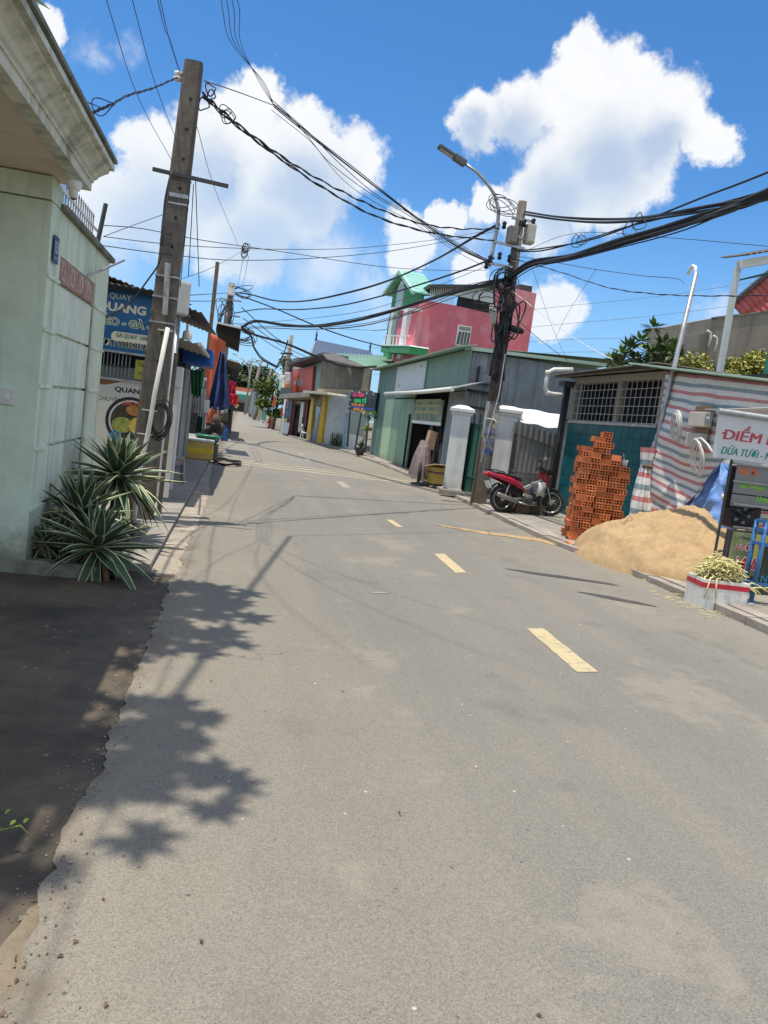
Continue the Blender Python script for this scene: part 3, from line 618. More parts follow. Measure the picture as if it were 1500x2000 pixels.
def agave(px, py, Y, size, n, label, seed, trunk=0.25):
    random.seed(seed); c = PY(px, py, Y); r = thing('agave', label, 'plant', (c.x, c.y, max(0.02, c.z - trunk)), group='variegated agaves by the mint wall')
    bb = MB(); bb.lathe([(0.05, c.z - trunk), (0.055, c.z - trunk * .5), (0.045, c.z + 0.03)], Matrix.Translation((c.x, c.y, 0)), 9); build('stem', bb, M_wood, r)
    for i in range(n):
        t = (i + 0.5) / n; az = i * 2.39996 + ru(-.2, .2); el = math.radians(86 - 130 * t ** 0.9 + ru(-7, 7))
        L_ = size * (0.62 + 0.42 * min(1, t * 2.2)) * ru(0.9, 1.1)
        o = bpy.data.objects.new('leaf', AG[0 if t < .25 else random.choice((0, 1, 1, 2)) if t < .75 else random.choice((1, 3))] if not (t > .86 and rnd() < .6) and rnd() > .06 else (AGD if t > .8 else AGB)); COL.objects.link(o); o.parent = r
        o.matrix_local = Matrix.Translation(c - r.location + V((0, 0, -0.05 * t))) @ Matrix.Rotation(az, 4, 'Z') @ Matrix.Rotation(-el, 4, 'Y') @ Matrix.Rotation(ru(-.35, .35), 4, 'X') @ Matrix.Diagonal((L_, size * ru(1.1, 1.55), L_, 1))
agave(232, 928, 8.2, 0.63, 82, 'largest variegated agave with sunlit cream striped leaves beside the leaning pole', 11, 0.55)
agave(190, 1066, 6.75, 0.58, 60, 'front agave drooping broad cream edged leaves over the planter onto the ground', 12, 0.2)
agave(158, 1000, 7.35, 0.56, 60, 'middle agave with upright dark leaves against the mint panels', 13, 0.35)
agave(86, 1058, 6.85, 0.27, 34, 'small bluish agave in the planter corner by the house wall', 14, 0.12)
agave(120, 1035, 7.15, 0.30, 30, 'half hidden small agave between the corner plant and the middle agave', 15, 0.12)
random.seed(21)
# ================================================================ leaning pole and its fittings
PB = V((-1.1, 9.85, 0)); PT = PY(379, 124, 9.85)
poleL = thing('utility_pole', 'leaning square concrete utility pole left of the road behind the agaves', 'utility pole', PB)
def pl_at(t): return PB + (PT - PB) * t
bb = MB(); rings = []
for t in (0, 0.5, 1.0):
    c = pl_at(t); h = 0.165 - 0.062 * t
    rings.append([bb.bm.verts.new(c + V((sx * (h - cx), sy * (h - cy), 0))) for sx, sy, cx, cy in ((-1, -1, .03, 0), (1, -1, .03, 0), (1, -1, 0, .03), (1, 1, 0, .03), (1, 1, .03, 0), (-1, 1, .03, 0), (-1, 1, 0, .03), (-1, -1, 0, .03))])
for A, B in zip(rings, rings[1:]):
    for k in range(8): bb.bm.faces.new((A[k], A[(k + 1) % 8], B[(k + 1) % 8], B[k]))
bb.bm.faces.new(rings[-1]); bb.bm.faces.new(rings[0][::-1])
shaft = build('shaft', bb, M_poled, poleL)
for t in [0.3 + 0.062 * i for i in range(11)]:                       # cast-in bolt holes
    c = pl_at(t); h = 0.165 - 0.062 * t; bb = MB(); bb.lathe([(0.018, 0.004), (0.018, 0.0), (0.012, -0.02)], Matrix.Translation(c + V((0.02, -h, 0))) @ Matrix.Rotation(math.pi / 2, 4, 'X'), 8); build('bolt_hole', bb, M_dark, shaft)
a, c = PY(298, 330, 9.66), PY(446, 364, 9.66)
bb = MB(); bb.beam(a, c, 0.04, 0.04); build('crossarm', bb, M_dsteel, poleL)
for t, h in ((0.715, 0.045), (0.70, 0.02), (0.545, 0.02), (0.50, 0.02), (0.445, 0.02), (0.76, 0.02)):
    c = pl_at(t); w_ = 0.165 - 0.062 * t + 0.006; bb = MB(); bb.obox(Matrix.Translation(c), (-w_, -w_, 0), (w_, w_, h)); build('strap', bb, M_steel, poleL)
p = PY(328, 515, 9.65); q = PY(322, 615, 9.65); bb = MB(); bb.beam(p, q, 0.085, 0.06, bev=0.006); build('cable_trunking', bb, mat('scuffed trunking', (0.42, 0.42, 0.4), .6, dirt=((0.12, 0.11, 0.1), .8, 9)), poleL)
ins = PY(348, 150, 9.85)
bb = MB(); bb.beam(ins, pl_at(0.955), 0.025); bb.lathe([(0.02, -0.05), (0.05, -0.04), (0.05, -0.01), (0.03, 0.0), (0.05, 0.015), (0.048, 0.05), (0.02, 0.06)], Matrix.Translation(ins), 12); build('insulator', bb, M_pvc, poleL)
# leaning pvc pipe, slim grey post, boxes and cable coil at the foot
a, c = PY(328, 640, 9.5), PY(276, 900, 9.45)
pv_ = thing('conduit_pipe', 'white pvc conduit pipe strapped aslant down the leaning pole', 'pipe', (c.x, c.y, 0))
bb = MB(); bb.tube([a, a.lerp(c, .5), a.lerp(c, .8) + V((0.015, 0, 0)), c, V((c.x - .02, c.y, 0.02))], 0.027, 9); build('pipe', bb, M_pvc, pv_)
for t in (0.02, 0.62, 0.8):
    d = a.lerp(c, t); bb = MB(); bb.beam(d + V((-.11, .04, 0)), d + V((.06, .0, 0.0)), 0.018, 0.012); build('strap', bb, M_pvc, pv_)
a, c = PY(349, 612, 10.4), PY(312, 985, 10.4)
gp = thing('steel_post', 'slim pale grey steel post standing between the leaning pole and the stool', 'post', (c.x, c.y, 0))
bb = MB(); bb.tube([V((c.x, c.y, 0.0)), c, a], 0.035, 10); build('post', bb, M_steel, gp)
bb = MB(); d = PY(333, 800, 10.2); bb.beam(V((d.x - 0.03, 10.3, 0.02)), V((PY(344, 690, 10.3).x, 10.3, PY(344, 690, 10.3).z)), 0.06, 0.05); build('dark_post', bb, M_poled, gp)
p = PY(356, 582, 10.35); mb = thing('meter_box', 'pale grey electric box fixed on the slim post beside the leaning pole', 'meter box', p)
FM = Matrix.Translation(p) @ Matrix.Rotation(0.35, 4, 'Z')
bb = MB(); bb.obox(FM, (-0.08, -0.08, -0.22), (0.08, 0.08, 0.20), 0.015); build('case', bb, mat('grey plastic case', (0.47, 0.47, 0.43), 0.5, 0.1, 6, 0.05), mb)
bb = MB(); bb.obox(FM, (-0.07, -0.10, -0.20), (0.07, -0.08, 0.18), 0.01); build('lid', bb, M_pvc, mb)
for z in (-0.17, 0.15):
    bb = MB(); bb.obox(FM, (-0.14, -0.02, z - .012), (-0.1, 0.02, z + .012)); build('bracket', bb, M_steel, mb)
co = MB(); p = PY(312, 818, 9.6)
for i in range(9):
    r_ = 0.13 + 0.05 * rnd(); ph = ru(0, .5); oc = V((ru(-.02, .02), ru(-.03, .03), ru(-.05, .03)))
    co.tube([p + oc + V((r_ * 0.72 * math.cos(2 * math.pi * k / 18), 0.03 * math.sin(4 * math.pi * k / 18 + ph), r_ * 1.35 * math.sin(2 * math.pi * k / 18))) for k in range(18)], 0.008, 5, closed=True)
tag(build('cable_coil', co, M_cable), 'tangled coil of spare black cable hung on the foot of the leaning pole', 'cable coil')
# ================================================================ the roast shop beyond the mint house
SY = 11.55
shop = thing('roast_shop', 'small dim shop front with window bars under the blue hanging sign', 'shop', (-2.2, SY, 0))
M_wallg = mat('grey plaster', (0.3, 0.3, 0.28), 0.9, 0.2, 2, 0.3, 30, dirt=((0.14, 0.13, 0.12), 0.6, 2))
bb = MB(); bb.box((-4.2, SY + 0.12, 0), (-1.42, SY + 5, 1.9)); build('wall', bb, M_wallg, shop)
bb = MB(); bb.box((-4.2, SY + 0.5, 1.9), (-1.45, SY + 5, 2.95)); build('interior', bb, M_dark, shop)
bb = MB(); bb.corr((-4.3, SY - 0.25, 3.03), (3.25, 0, -0.06), (0, 3.2, 0.25), 0.09, 0.012); build('roof_sheet', bb, M_roofd, shop)
bb = MB(); bb.beam((-4.3, SY - 0.2, 2.985), (-1.05, SY - 0.2, 2.925), 0.05); build('fascia', bb, M_dark, shop)
gx0, gx1 = PY(170, 700, SY).x - 0.7, PY(252, 700, SY).x
for i in range(26):
    x = gx0 + (gx1 - gx0) * i / 25; bb = MB(); bb.beam((x, SY + 0.1, 1.70), (x, SY + 0.1, 2.08), 0.012); build('window_bar', bb, M_steel, shop)
bb = MB(); bb.beam((gx0, SY + 0.085, 1.9), (gx1, SY + 0.085, 1.9), 0.016); build('window_rail', bb, M_dsteel, shop)
FS = frame((0, SY, 0), (1, 0, 0), (0, -1, 0))
def sx(px, py, Y=SY): p = PY(px, py, Y); return p.x, p.z
M_sblue = mat('sign blue print', (0.015, 0.11, 0.26), 0.35, 0.08, 1.5, 0.02, dirt=((0.03, 0.16, 0.3), 0.4, 1.2), spec=0.5)
M_scream = mat('cream print', (0.75, 0.70, 0.52), 0.5, 0.05, 3, 0); M_sgreen = mat('dark green print', (0.03, 0.16, 0.11), 0.5, 0.05, 3, 0)
M_sblack = mat('black print', (0.015, 0.017, 0.025), 0.5, 0.05, 3, 0); M_sred = mat('red print', (0.62, 0.09, 0.03), 0.5, 0.05, 3, 0)
sg = thing('shop_sign', 'blue printed shop sign offering roast meat hung above the barred window', 'sign', (-1.9, SY, 2.1))
x0, x1, z0, z1 = -2.75, -1.16, 2.105, 2.97
bb = MB(); bb.box((x0, SY - 0.06, z0), (x1, SY + 0.02, z1)); build('board', bb, M_sblue, sg)
bb = MB(); bb.box((x0, SY - 0.075, z0 - 0.03), (x1, SY - 0.02, z0)); build('frame', bb, M_steel, sg)
bb = MB(); bb.box((x0, SY - 0.075, z1), (x1, SY - 0.02, z1 + 0.03)); build('frame', bb, M_steel, sg)
FB = frame((0, SY - 0.061, 0), (1, 0, 0), (0, -1, 0))
SX = lambda px, py: PY(px, py, SY - 0.06).x
SZ = lambda px, py: PY(px, py, SY - 0.06).z
def row(s, pxa, pxb, py, h, m, out=None, bold=0.02, z=0.0, obold=0.05):
    xa, xb = SX(pxa, py), SX(pxb, py + (pxb - pxa) * .15); zc = SZ(pxa, py)
    if out: text(s, FB, xa - 0.012, zc - 0.008, xb - xa + 0.024, h + 0.018, out, sg, bold + obold, z=z)
    text(s, FB, xa, zc, xb - xa, h, m, sg, bold, z=z + 0.003)
row('HEO QUAY', 178, 256, 578, 0.085, M_scream, bold=0.005)
row('QUANG HA', 188, 330, 606, 0.145, M_scream, bold=0.04)
row('HEO - GÀ - VỊT', 190, 332, 634, 0.15, M_sgreen, M_scream, 0.0, 0, 0.075)
xa, xb, zc = SX(219, 663), SX(318, 676), SZ(219, 663) - 0.015
pts = [(xb, 0), (xb, 0.135)] + [(xa + 0.05 + 0.0675 * math.cos(a), 0.0675 + 0.0675 * math.sin(a)) for a in [math.pi / 2 + math.pi * k / 10 for k in range(11)]]
bb = MB(); bb.prism([FB @ V((x, zc + z, 0.0)) for x, z in pts], (0, -0.003, 0)); build('price_band', bb, M_scream, sg)
row('GÀ QUAY: 160K', 226, 292, 659, 0.085, M_sgreen, bold=0.015, z=0.003)
row('ĐT: 0985.85.28', 203, 292, 673, 0.085, M_sblack, M_scream, 0.02, 0, 0.045)
# yellow menu poster in the window opening
Fy = SY + 0.06; xa, xb = PY(265, 705, Fy).x, PY(290, 705, Fy).x + 0.1; za, zb = PY(264, 740, Fy).z, PY(266, 702, Fy).z
bb = MB(); bb.box((xa, Fy, za), (xb, Fy + 0.01, zb)); ps = build('menu_poster', bb, mat('yellow poster', (0.52, 0.47, 0.09), 0.6, 0.1, 3, 0)); tag(ps, 'yellow hand lettered poster in the window under the blue sign', 'poster')
FY = frame((0, Fy - 0.001, 0), (1, 0, 0), (0, -1, 0)); text('Tiệm', FY, xa + 0.03, zb - 0.11, 0.15, 0.07, M_sblack, ps, 0.0); text('Vịt', FY, xa + 0.04, za + 0.05, 0.10, 0.07, M_sgreen, ps, 0.02)
# pale advert board below with the round food picture
AY = SY - 0.14; ad = thing('advert_board', 'pale standing advert board with round food picture behind the tall agave', 'sign', (-1.7, AY, 0))
xa, xb = PY(165, 750, AY).x - 0.25, PY(345, 800, AY).x; za, zb = 0.12, PY(186, 738, AY).z
bb = MB(); bb.box((xa, AY, za), (xb, AY + 0.05, zb)); build('board', bb, mat('pale advert print', (0.55, 0.55, 0.49), 0.5, 0.06, 2, 0, dirt=((0.45, 0.44, 0.38), .4, 2)), ad)
bb = MB(); bb.box((xa, AY - 0.02, zb), (xb, AY + 0.06, zb + 0.03)); build('top_rail', bb, M_zinc, ad)
FA = frame((0, AY - 0.001, 0), (1, 0, 0), (0, -1, 0)); AX = lambda px, py: PY(px, py, AY).x; AZ = lambda px, py: PY(px, py, AY).z
cx, cz = AX(254, 822), AZ(254, 822)
def disc(name, r, m, z, sxx=1.0, ox=0, oz=0, n=32, par=None):
    bb = MB(); bb.prism([FA @ V((cx + ox + r * sxx * math.cos(2 * math.pi * k / n), cz + oz + r * math.sin(2 * math.pi * k / n), z)) for k in range(n)], (0, -0.002, 0)); return build(name, bb, m, par or ad)
disc('picture_rim', 0.335, M_sblack, 0.0); disc('picture_ring', 0.29, mat('silver print', (0.5, 0.5, 0.48), .5, bump=0), 0.002); pic = disc('food_picture', 0.265, mat('dark picture print', (0.045, 0.035, 0.025), .5, .5, 9, 0), 0.004)
M_food1 = mat('golden food print', (0.55, 0.40, 0.08), 0.5, 0.4, 16, 0); M_food2 = mat('brown food print', (0.34, 0.15, 0.05), 0.5, 0.4, 16, 0); M_food3 = mat('green food print', (0.25, 0.28, 0.06), 0.5, 0.5, 18, 0)
disc('food', 0.11, M_food3, 0.006, 1.3, -0.1, -0.07, par=pic); disc('food', 0.12, M_food1, 0.008, 1.0, 0.11, -0.06, par=pic); disc('food', 0.075, M_food2, 0.007, 1.7, 0.06, 0.15, par=pic)
bb = MB(); bb.prism([FA @ V(q + (0.0,)) for q in [(xa, zb), (xa + 0.75, zb), (xa + 0.55, zb - 0.07), (xa + 0.40, zb - 0.08), (xa + 0.3, zb - 0.16), (xa + 0.24, zb - 0.3), (xa, zb - 0.34)]], (0, -0.002, 0)); build('corner_swoosh', bb, mat('brown print', (0.19, 0.10, 0.04), .5, bump=0), ad)
text('QUANG HA', FA, AX(224, 763), AZ(224, 766), 0.62, 0.085, M_sblack, ad, 0.03); text('CHUYÊN', FA, AX(190, 778), AZ(190, 780), 0.33, 0.07, M_sblack, ad, 0.0, shear=0.0, z=0.01); text('CÁC MÓN', FA, AX(240, 788), AZ(240, 790), 0.33, 0.07, M_sred, ad, 0.02, z=0.01)
M_cyan = mat('blue letter print', (0.02, 0.22, 0.40), 0.5, 0.1, 4, 0); text('GI', FA, AX(214, 856), AZ(214, 858), 0.15, 0.13, M_cyan, ad, 0.05, z=0.012); text('TA', FA, AX(214, 856) + .3, AZ(214, 858), 0.2, 0.13, M_cyan, ad, 0.05, z=0.012)
for q in ((327, 775), (312, 842)): disc('green_dot', 0.045, mat('lime print', (0.3, 0.38, 0.06), .5, bump=0), 0.001, 1, AX(*q) - cx, AZ(*q) - cz, 14)
# ================================================================ stalls and awnings further up the left side
def bil(tl, tr, br, bl):
    tl, tr, br, bl = V(tl), V(tr), V(br), V(bl)
    return lambda u, v: (tl * (1 - u) + tr * u) * (1 - v) + (bl * (1 - u) + br * u) * v
def cloth(name, c, m, folds=3, amp=0.03, parent=None, nu=22, nv=18, thick=0.005, seed=0, sag=0.0, label=None):
    f0 = bil(*c); n = (V(c[1]) - V(c[0])).cross(V(c[3]) - V(c[0])).normalized()
    def fn(u, v):
        a = amp * (math.sin(2 * math.pi * folds * u + 1.3 * math.sin(3 * v + seed)) * (0.35 + 0.65 * v) + 1.1 * noise.noise(V((u * 3.1, v * 2.3, seed))))
        return f0(u, v) + n * a + V((0, 0, -sag * math.sin(math.pi * u) * math.sin(math.pi * min(1, v + .2))))
    bb = MB(); bb.sheet(fn, nu, nv, thick=thick); return build(name, bb, m, parent, label=label)
bl_ = thing('market_shop', 'shabby shop front of grey doors and pale pier right of the leaning pole', 'shop', (-1.6, 13, 0))
def yv(p, Y): return PY(p[0], p[1], Y)
bb = MB(); a = yv((336, 735), 13.0); c = yv((356, 735), 13.0); bb.box((a.x, 13.0, 0.05), (c.x, 13.25, 2.05)); build('pier', bb, M_white, bl_)
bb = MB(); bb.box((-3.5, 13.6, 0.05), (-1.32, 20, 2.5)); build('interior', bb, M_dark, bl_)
xx = -1.32
for i in range(6):
    y_ = 14.2 + i * 0.95; bb = MB(); bb.obox(Matrix.Translation((-1.27 + (0.03 if i % 2 else 0), y_, 0.06)) @ Matrix.Rotation(ru(-.06, .06), 4, 'Z'), (-0.02, 0, 0), (0.02, 0.85, 2.1 + ru(-.03, .03)), 0.005); build('door_leaf', bb, M_zinc, bl_)
bb = MB(); bb.corr(yv((350, 590), 14.0) + V((-1.6, 0, 0.35)), V((2.0, 0, -0.48)), V((0.05, 6.2, 0.15)), 0.1, 0.015); build('roof_sheet', bb, M_roofd, bl_)
a = yv((350, 640), 13.2)
bb = MB(); bb.corr(V((-2.4, 13.0, 2.75)), V((1.62, 0, -0.30)), V((0.0, 5.4, 0.0)), 0.12, 0.014); build('awning_sheet', bb, mat('cream awning sheet', (0.42, 0.40, 0.33), .7, .15, 3, .1, dirt=((0.2, 0.17, .12), .5, 3)), bl_)
bb = MB(); bb.beam((-0.77, 13.0, 2.46), (-0.77, 18.4, 2.46), 0.05); build('awning_edge', bb, M_pvc, bl_)
p = yv((366, 652), 13.4); lp = thing('hanging_lamp', 'pale bulb lamp hanging under the cream awning', 'lamp', p)
bb = MB(); bb.lathe([(0.012, 0.16), (0.03, 0.14), (0.03, 0.06), (0.07, 0.03), (0.08, -0.06), (0.075, -0.09), (0.02, -0.1)], Matrix.Translation(p), 14); build('bulb', bb, M_pvc, lp)
bb = MB(); bb.tube([p + V((0, 0, .15)), p + V((0.01, 0, .3))], 0.01, 5); build('cord', bb, M_cable, lp)
M_tblue = mat('bright blue tarpaulin', (0.012, 0.09, 0.40), 0.45, 0.12, 3, 0.1, 20); M_tnavy = mat('navy tarpaulin', (0.035, 0.06, 0.17), 0.6, 0.2, 4, 0.25, 30, dirt=((0.09, 0.11, 0.2), .4, 5)); M_torange = mat('orange tarpaulin', (0.55, 0.115, 0.05), 0.6, 0.15, 3, 0.15, 20); M_tgreen = mat('green cloth', (0.02, 0.12, 0.05), .8, .2, 4, .1)
Y_ = 16.5
bb = MB(); p = yv((380, 690), Y_); q = yv((416, 725), Y_)
bb.obox(Matrix.Identity(4), (p.x - .25, Y_, q.z + .1), (q.x - 0.05, Y_ + 1.6, p.z + .12), 0.03); o = build('awning_box', bb, M_tblue); tag(o, 'bright blue tarpaulin wrapped box hung under the cream awning', 'tarpaulin')
def hang(name, pts, Y, m, label, cat, folds=2, amp=0.03, seed=0, group=None, dy=0.0):
    c = [yv(p, Y) for p in pts]; c[1] = c[1] + V((0, dy, 0)); c[2] = c[2] + V((0, dy, 0))
    o = cloth(name, c, m, folds, amp, seed=seed); tag(o, label, cat, group); return o
hang('cloth', [(372, 722), (398, 724), (392, 775), (374, 770)], 17.2, M_tgreen, 'dark green cloth hanging below the blue wrapped box', 'cloth', 3, 0.04, 1)
hang('tarpaulin', [(412, 650), (441, 668), (428, 812), (396, 800)], 24.2, M_torange, 'tall orange tarpaulin hanging behind the navy one', 'tarpaulin', 2, 0.05, 2)
hang('tarpaulin', [(431, 684), (440, 690), (450, 797), (401, 808)], 23.2, M_tnavy, 'navy blue tarpaulin hanging to a point at its top', 'tarpaulin', 2.3, 0.14, 3)
hang('cloth', [(390, 760), (404, 762), (402, 838), (386, 836)], 19.5, mat('white plastic sheet', (0.6, 0.62, 0.62), .4, .1, 4, .2), 'crumpled white plastic sheeting hung beside the dark stall doorway', 'plastic sheet', 3, 0.06, 4)
hang('notice', [(400, 780), (410, 782), (408, 808), (398, 806)], 19.2, M_white, 'blank white paper notice hanging in front of the stall', 'notice', 0.5, 0.004, 5)
hang('bag', [(405, 796), (420, 802), (412, 826), (394, 824)], 21.5, M_torange, 'bright orange cloth bag hanging under the navy tarpaulin', 'bag', 1, 0.06, 6)
hang('cloth', [(418, 798), (446, 796), (444, 806), (420, 812)], 24.5, mat('pale grey cloth', (0.4, 0.42, 0.45), .8, .2, 5, .1), 'pale grey cloth ends below the navy tarpaulin', 'cloth', 3, 0.05, 7)
hang('trousers', [(434, 806), (446, 806), (444, 822), (436, 822)], 30, mat('olive cloth', (0.1, 0.085, 0.05), .9, .3, 5, .1), 'olive trousers hanging past the tarpaulin over the road edge', 'trousers', 2, 0.05, 8)
# dark goods heaped under the tarpaulins
gd = thing('goods_rack', 'black rack heaped with dark goods under the orange bag', 'rack', (-1.1, 23, 0))
for i in range(16):
    p = yv((ru(398, 428), ru(820, 858)), ru(22.5, 24)); r_ = ru(0.1, 0.2); bb = MB(); bb.lathe([(0.02, -r_), (r_ * .8, -r_ * .6), (r_, 0), (r_ * .7, r_ * .7), (0.02, r_)], Matrix.Translation(p) @ Matrix.Rotation(ru(-.6, .6), 4, 'X'), 9); build('bundle', bb, M_black if i % 3 else mat('brown bundle', (0.09, 0.07, 0.055), .8), gd)
for xq in (402, 412, 424):
    p = yv((xq, 815), 23); bb = MB(); bb.beam((p.x, 23, 0), (p.x, 23, p.z + .3), 0.035); build('upright', bb, M_steel, gd)
# more of the jumble hanging in the stall fronts
for i, (q, Y, mm, lab) in enumerate((
    ([(381, 730), (388, 731), (386, 762), (379, 760)], 18.5, mat('maroon cloth', (.2, .03, .04), .8, .2, 5, .1), 'maroon shirt hanging beside the dark green cloth'),
    ([(398, 738), (404, 739), (402, 770), (396, 769)], 20.5, mat('pale blue cloth', (.35, .45, .55), .8, .2, 5, .1), 'pale blue shirt hanging between the green cloth and the orange tarpaulin'),
    ([(378, 776), (388, 777), (386, 806), (376, 805)], 18.2, mat('clear plastic sheet', (.5, .52, .5), .3, .2, 6, .2), 'grey plastic sack hanging low by the stall doorway'),
    ([(386, 812), (396, 814), (394, 846), (383, 844)], 19.0, mat('dark green cloth', (.015, .07, .04), .8, .2, 5, .1), 'dark green sack slumped beside the white plastic sheeting'),
    ([(424, 810), (434, 812), (432, 834), (421, 832)], 25.5, mat('brown cloth', (.16, .10, .06), .8, .2, 5, .1), 'brown garment hanging behind the orange bag'),
    ([(455, 730), (463, 732), (462, 752), (454, 750)], 34.5, mat('dark grey cloth', (.06, .06, .065), .8, .2, 5, .1), 'dark grey garment hanging under the lower corrugated awning'))):
    hang('garment', q, Y, mm, lab, 'garment', 2, .05, 20 + i, 'clothes and sacks hanging in the left stalls')
# wooden mast, dark roofs
a = yv((425, 512), 26.5); bb = MB(); c = yv((413, 655), 26.5); ms = thing('wooden_mast', 'thin bare wooden mast rising through the left awnings', 'pole', (c.x, 26.5, 0))
bb.beam((c.x - 0.07, 26.5, 0.05), a, 0.12, 0.12); build('mast', bb, M_wood, ms)
def roof_at(name, label, px4, Ys, m, thick=0.05, corrugate=True, group=None):
    c = [yv(p, y) for p, y in zip(px4, Ys)]; t = thing(name, label, 'awning', (c[3].x, c[3].y, 0), group=group)
    f0 = bil(*c); n = (c[1] - c[0]).cross(c[3] - c[0]).normalized()
    bb = MB(); N = 36
    bb.sheet(lambda u, v: f0(u, v) + n * (0.018 * (0, 1, 0, -1)[int(round(u * N)) % 4] if corrugate else 0), N, 1, thick=0.006, smooth=True); build('roof_sheet', bb, m, t)
    bb = MB(); bb.beam(c[0], c[1], 0.05); build('edge_beam', bb, M_pvc, t); return t, c
t, c = roof_at('sheet_awning', 'tilted dark sheet metal awning edged white beside the far left pole', [(424, 630), (471, 641), (466, 688), (424, 668)], (24, 24, 26.5, 26.5), mat('dark sheet underside', (0.035, 0.036, 0.038), .8, spec=.1), group='dark awnings on the left')
for p in ((430, 690),):
    q = yv(p, 24.8); bb = MB(); bb.beam((q.x, 24.8, 0.05), q, 0.05); build('support', bb, M_dsteel, t)
t, c = roof_at('sheet_awning', 'lower dark corrugated awning above the red clothes further along', [(440, 700), (469, 709), (466, 736), (438, 728)], (33, 33, 36, 36), M_roofd, group='dark awnings on the left')
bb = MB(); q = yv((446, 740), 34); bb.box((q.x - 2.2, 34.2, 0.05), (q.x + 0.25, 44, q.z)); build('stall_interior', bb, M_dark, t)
hang('clothes', [(448, 742), (462, 748), (460, 772), (447, 765)], 33, mat('crimson cloth', (0.36, 0.015, 0.04), .8, .2, 5, .1), 'dark crimson garment hung up high under the lower awning', 'garment', 2, 0.05, 9)
hang('clothes', [(450, 768), (466, 772), (464, 792), (448, 790)], 32.6, mat('bright red cloth', (0.52, 0.02, 0.035), .8, .15, 5, .1), 'bright red garment hung lowest over the road edge', 'garment', 2, 0.06, 10)
# ================================================================ small things on the left pavement
def place(z=0.05): return z
st = thing('plastic_stool', 'grey plastic stool standing on the pavement beside the slim post', 'stool', (-1.08, 14.35, 0.05), 0.15)
M_stool = mat('grey plastic', (0.33, 0.31, 0.28), 0.5, 0.1, 5, 0.05)
bb = MB(); bb.obox(Matrix.Identity(4), (-0.17, -0.17, 0.41), (0.17, 0.17, 0.45), 0.015); build('seat', bb, M_stool, st, local=True)
for sx_ in (-1, 1):
    for sy_ in (-1, 1):
        bb = MB(); bb.beam((sx_ * 0.18, sy_ * 0.18, 0), (sx_ * 0.145, sy_ * 0.145, 0.41), 0.045, 0.045, bev=0.006); build('leg', bb, M_stool, st, local=True)
for a in range(4):
    bb = MB(); bb.obox(Matrix.Rotation(a * math.pi / 2, 4, 'Z'), (-0.145, -0.165, 0.33), (0.145, -0.14, 0.41), 0.005); build('apron', bb, M_stool, st, local=True)
fb = thing('foam_box', 'yellow taped foam box with white lid at the left kerb below the green basin', 'box', (-0.93, 20.4, 0.05), 0.05)
M_foamy = mat('yellow wrapped foam', (0.60, 0.44, 0.12), 0.6, 0.12, 5, 0.15, 30); M_foam = mat('white foam', (0.74, 0.73, 0.68), 0.8, 0.08, 4, 0.25, 50, dirt=((0.35, 0.32, .27), .6, 5))
bb = MB(); bb.obox(Matrix.Identity(4), (-0.34, -0.25, 0), (0.34, 0.25, 0.45), 0.03); build('body', bb, M_foamy, fb, local=True)
bb = MB(); bb.obox(Matrix.Identity(4), (-0.348, -0.258, 0.17), (0.348, 0.258, 0.29)); build('tape', bb, mat('bright yellow tape', (0.72, 0.56, 0.04), .4, bump=0), fb, local=True)
bb = MB(); bb.obox(Matrix.Identity(4), (-0.355, -0.265, 0.452), (0.355, 0.265, 0.51), 0.02); build('lid', bb, M_foam, fb, local=True)
ba = build('basin', MB().lathe([(0.2, 0), (0.24, 0.01), (0.34, 0.2), (0.37, 0.215), (0.37, 0.2), (0.33, 0.19), (0.23, 0.02), (0.0, 0.02)], Matrix.Translation((-0.8, 21.4, 0.42)), 24), mat('green plastic', (0.03, 0.2, 0.14), .4, .1, 5, .03)); tag(ba, 'green plastic basin propped behind the yellow foam box', 'basin')
stn = build('crate', MB().obox(Matrix.Identity(4), (-1.15, 21.1, 0.05), (-0.5, 21.7, 0.415), 0.01), M_dsteel); tag(stn, 'low dark crate holding up the green basin', 'crate')
jg = thing('water_jug', 'tall blue plastic water jug standing at the edge of the road', 'jug', (-0.55, 32.2, 0.0))
M_jug = mat('blue jug plastic', (0.03, 0.11, 0.28), .3, .15, 5, .03)
build('body', MB().lathe([(0.15, 0), (0.16, 0.03), (0.16, 0.2), (0.148, 0.22), (0.16, 0.24), (0.16, 0.42), (0.12, 0.5), (0.05, 0.54), (0.045, 0.6)], seg=18), M_jug, jg, local=True); build('cap', MB().lathe([(0.052, 0.6), (0.052, 0.64), (0.0, 0.645)], seg=12), M_tblue, jg, local=True)
bb = MB()
for i in range(3): bb.tube([V((-0.22 + 0.30 * math.cos(2 * math.pi * k / 24) * (1 + .12 * i), 20.4 + 0.75 * math.sin(2 * math.pi * k / 24) * (1 + .08 * i), 0.03 + 0.02 * i + .02 * math.sin(k))) for k in range(24)], 0.016, 6, closed=True)
tag(build('hose_coil', bb, M_black), 'loose loop of black hose lying beside the yellow foam box', 'hose')
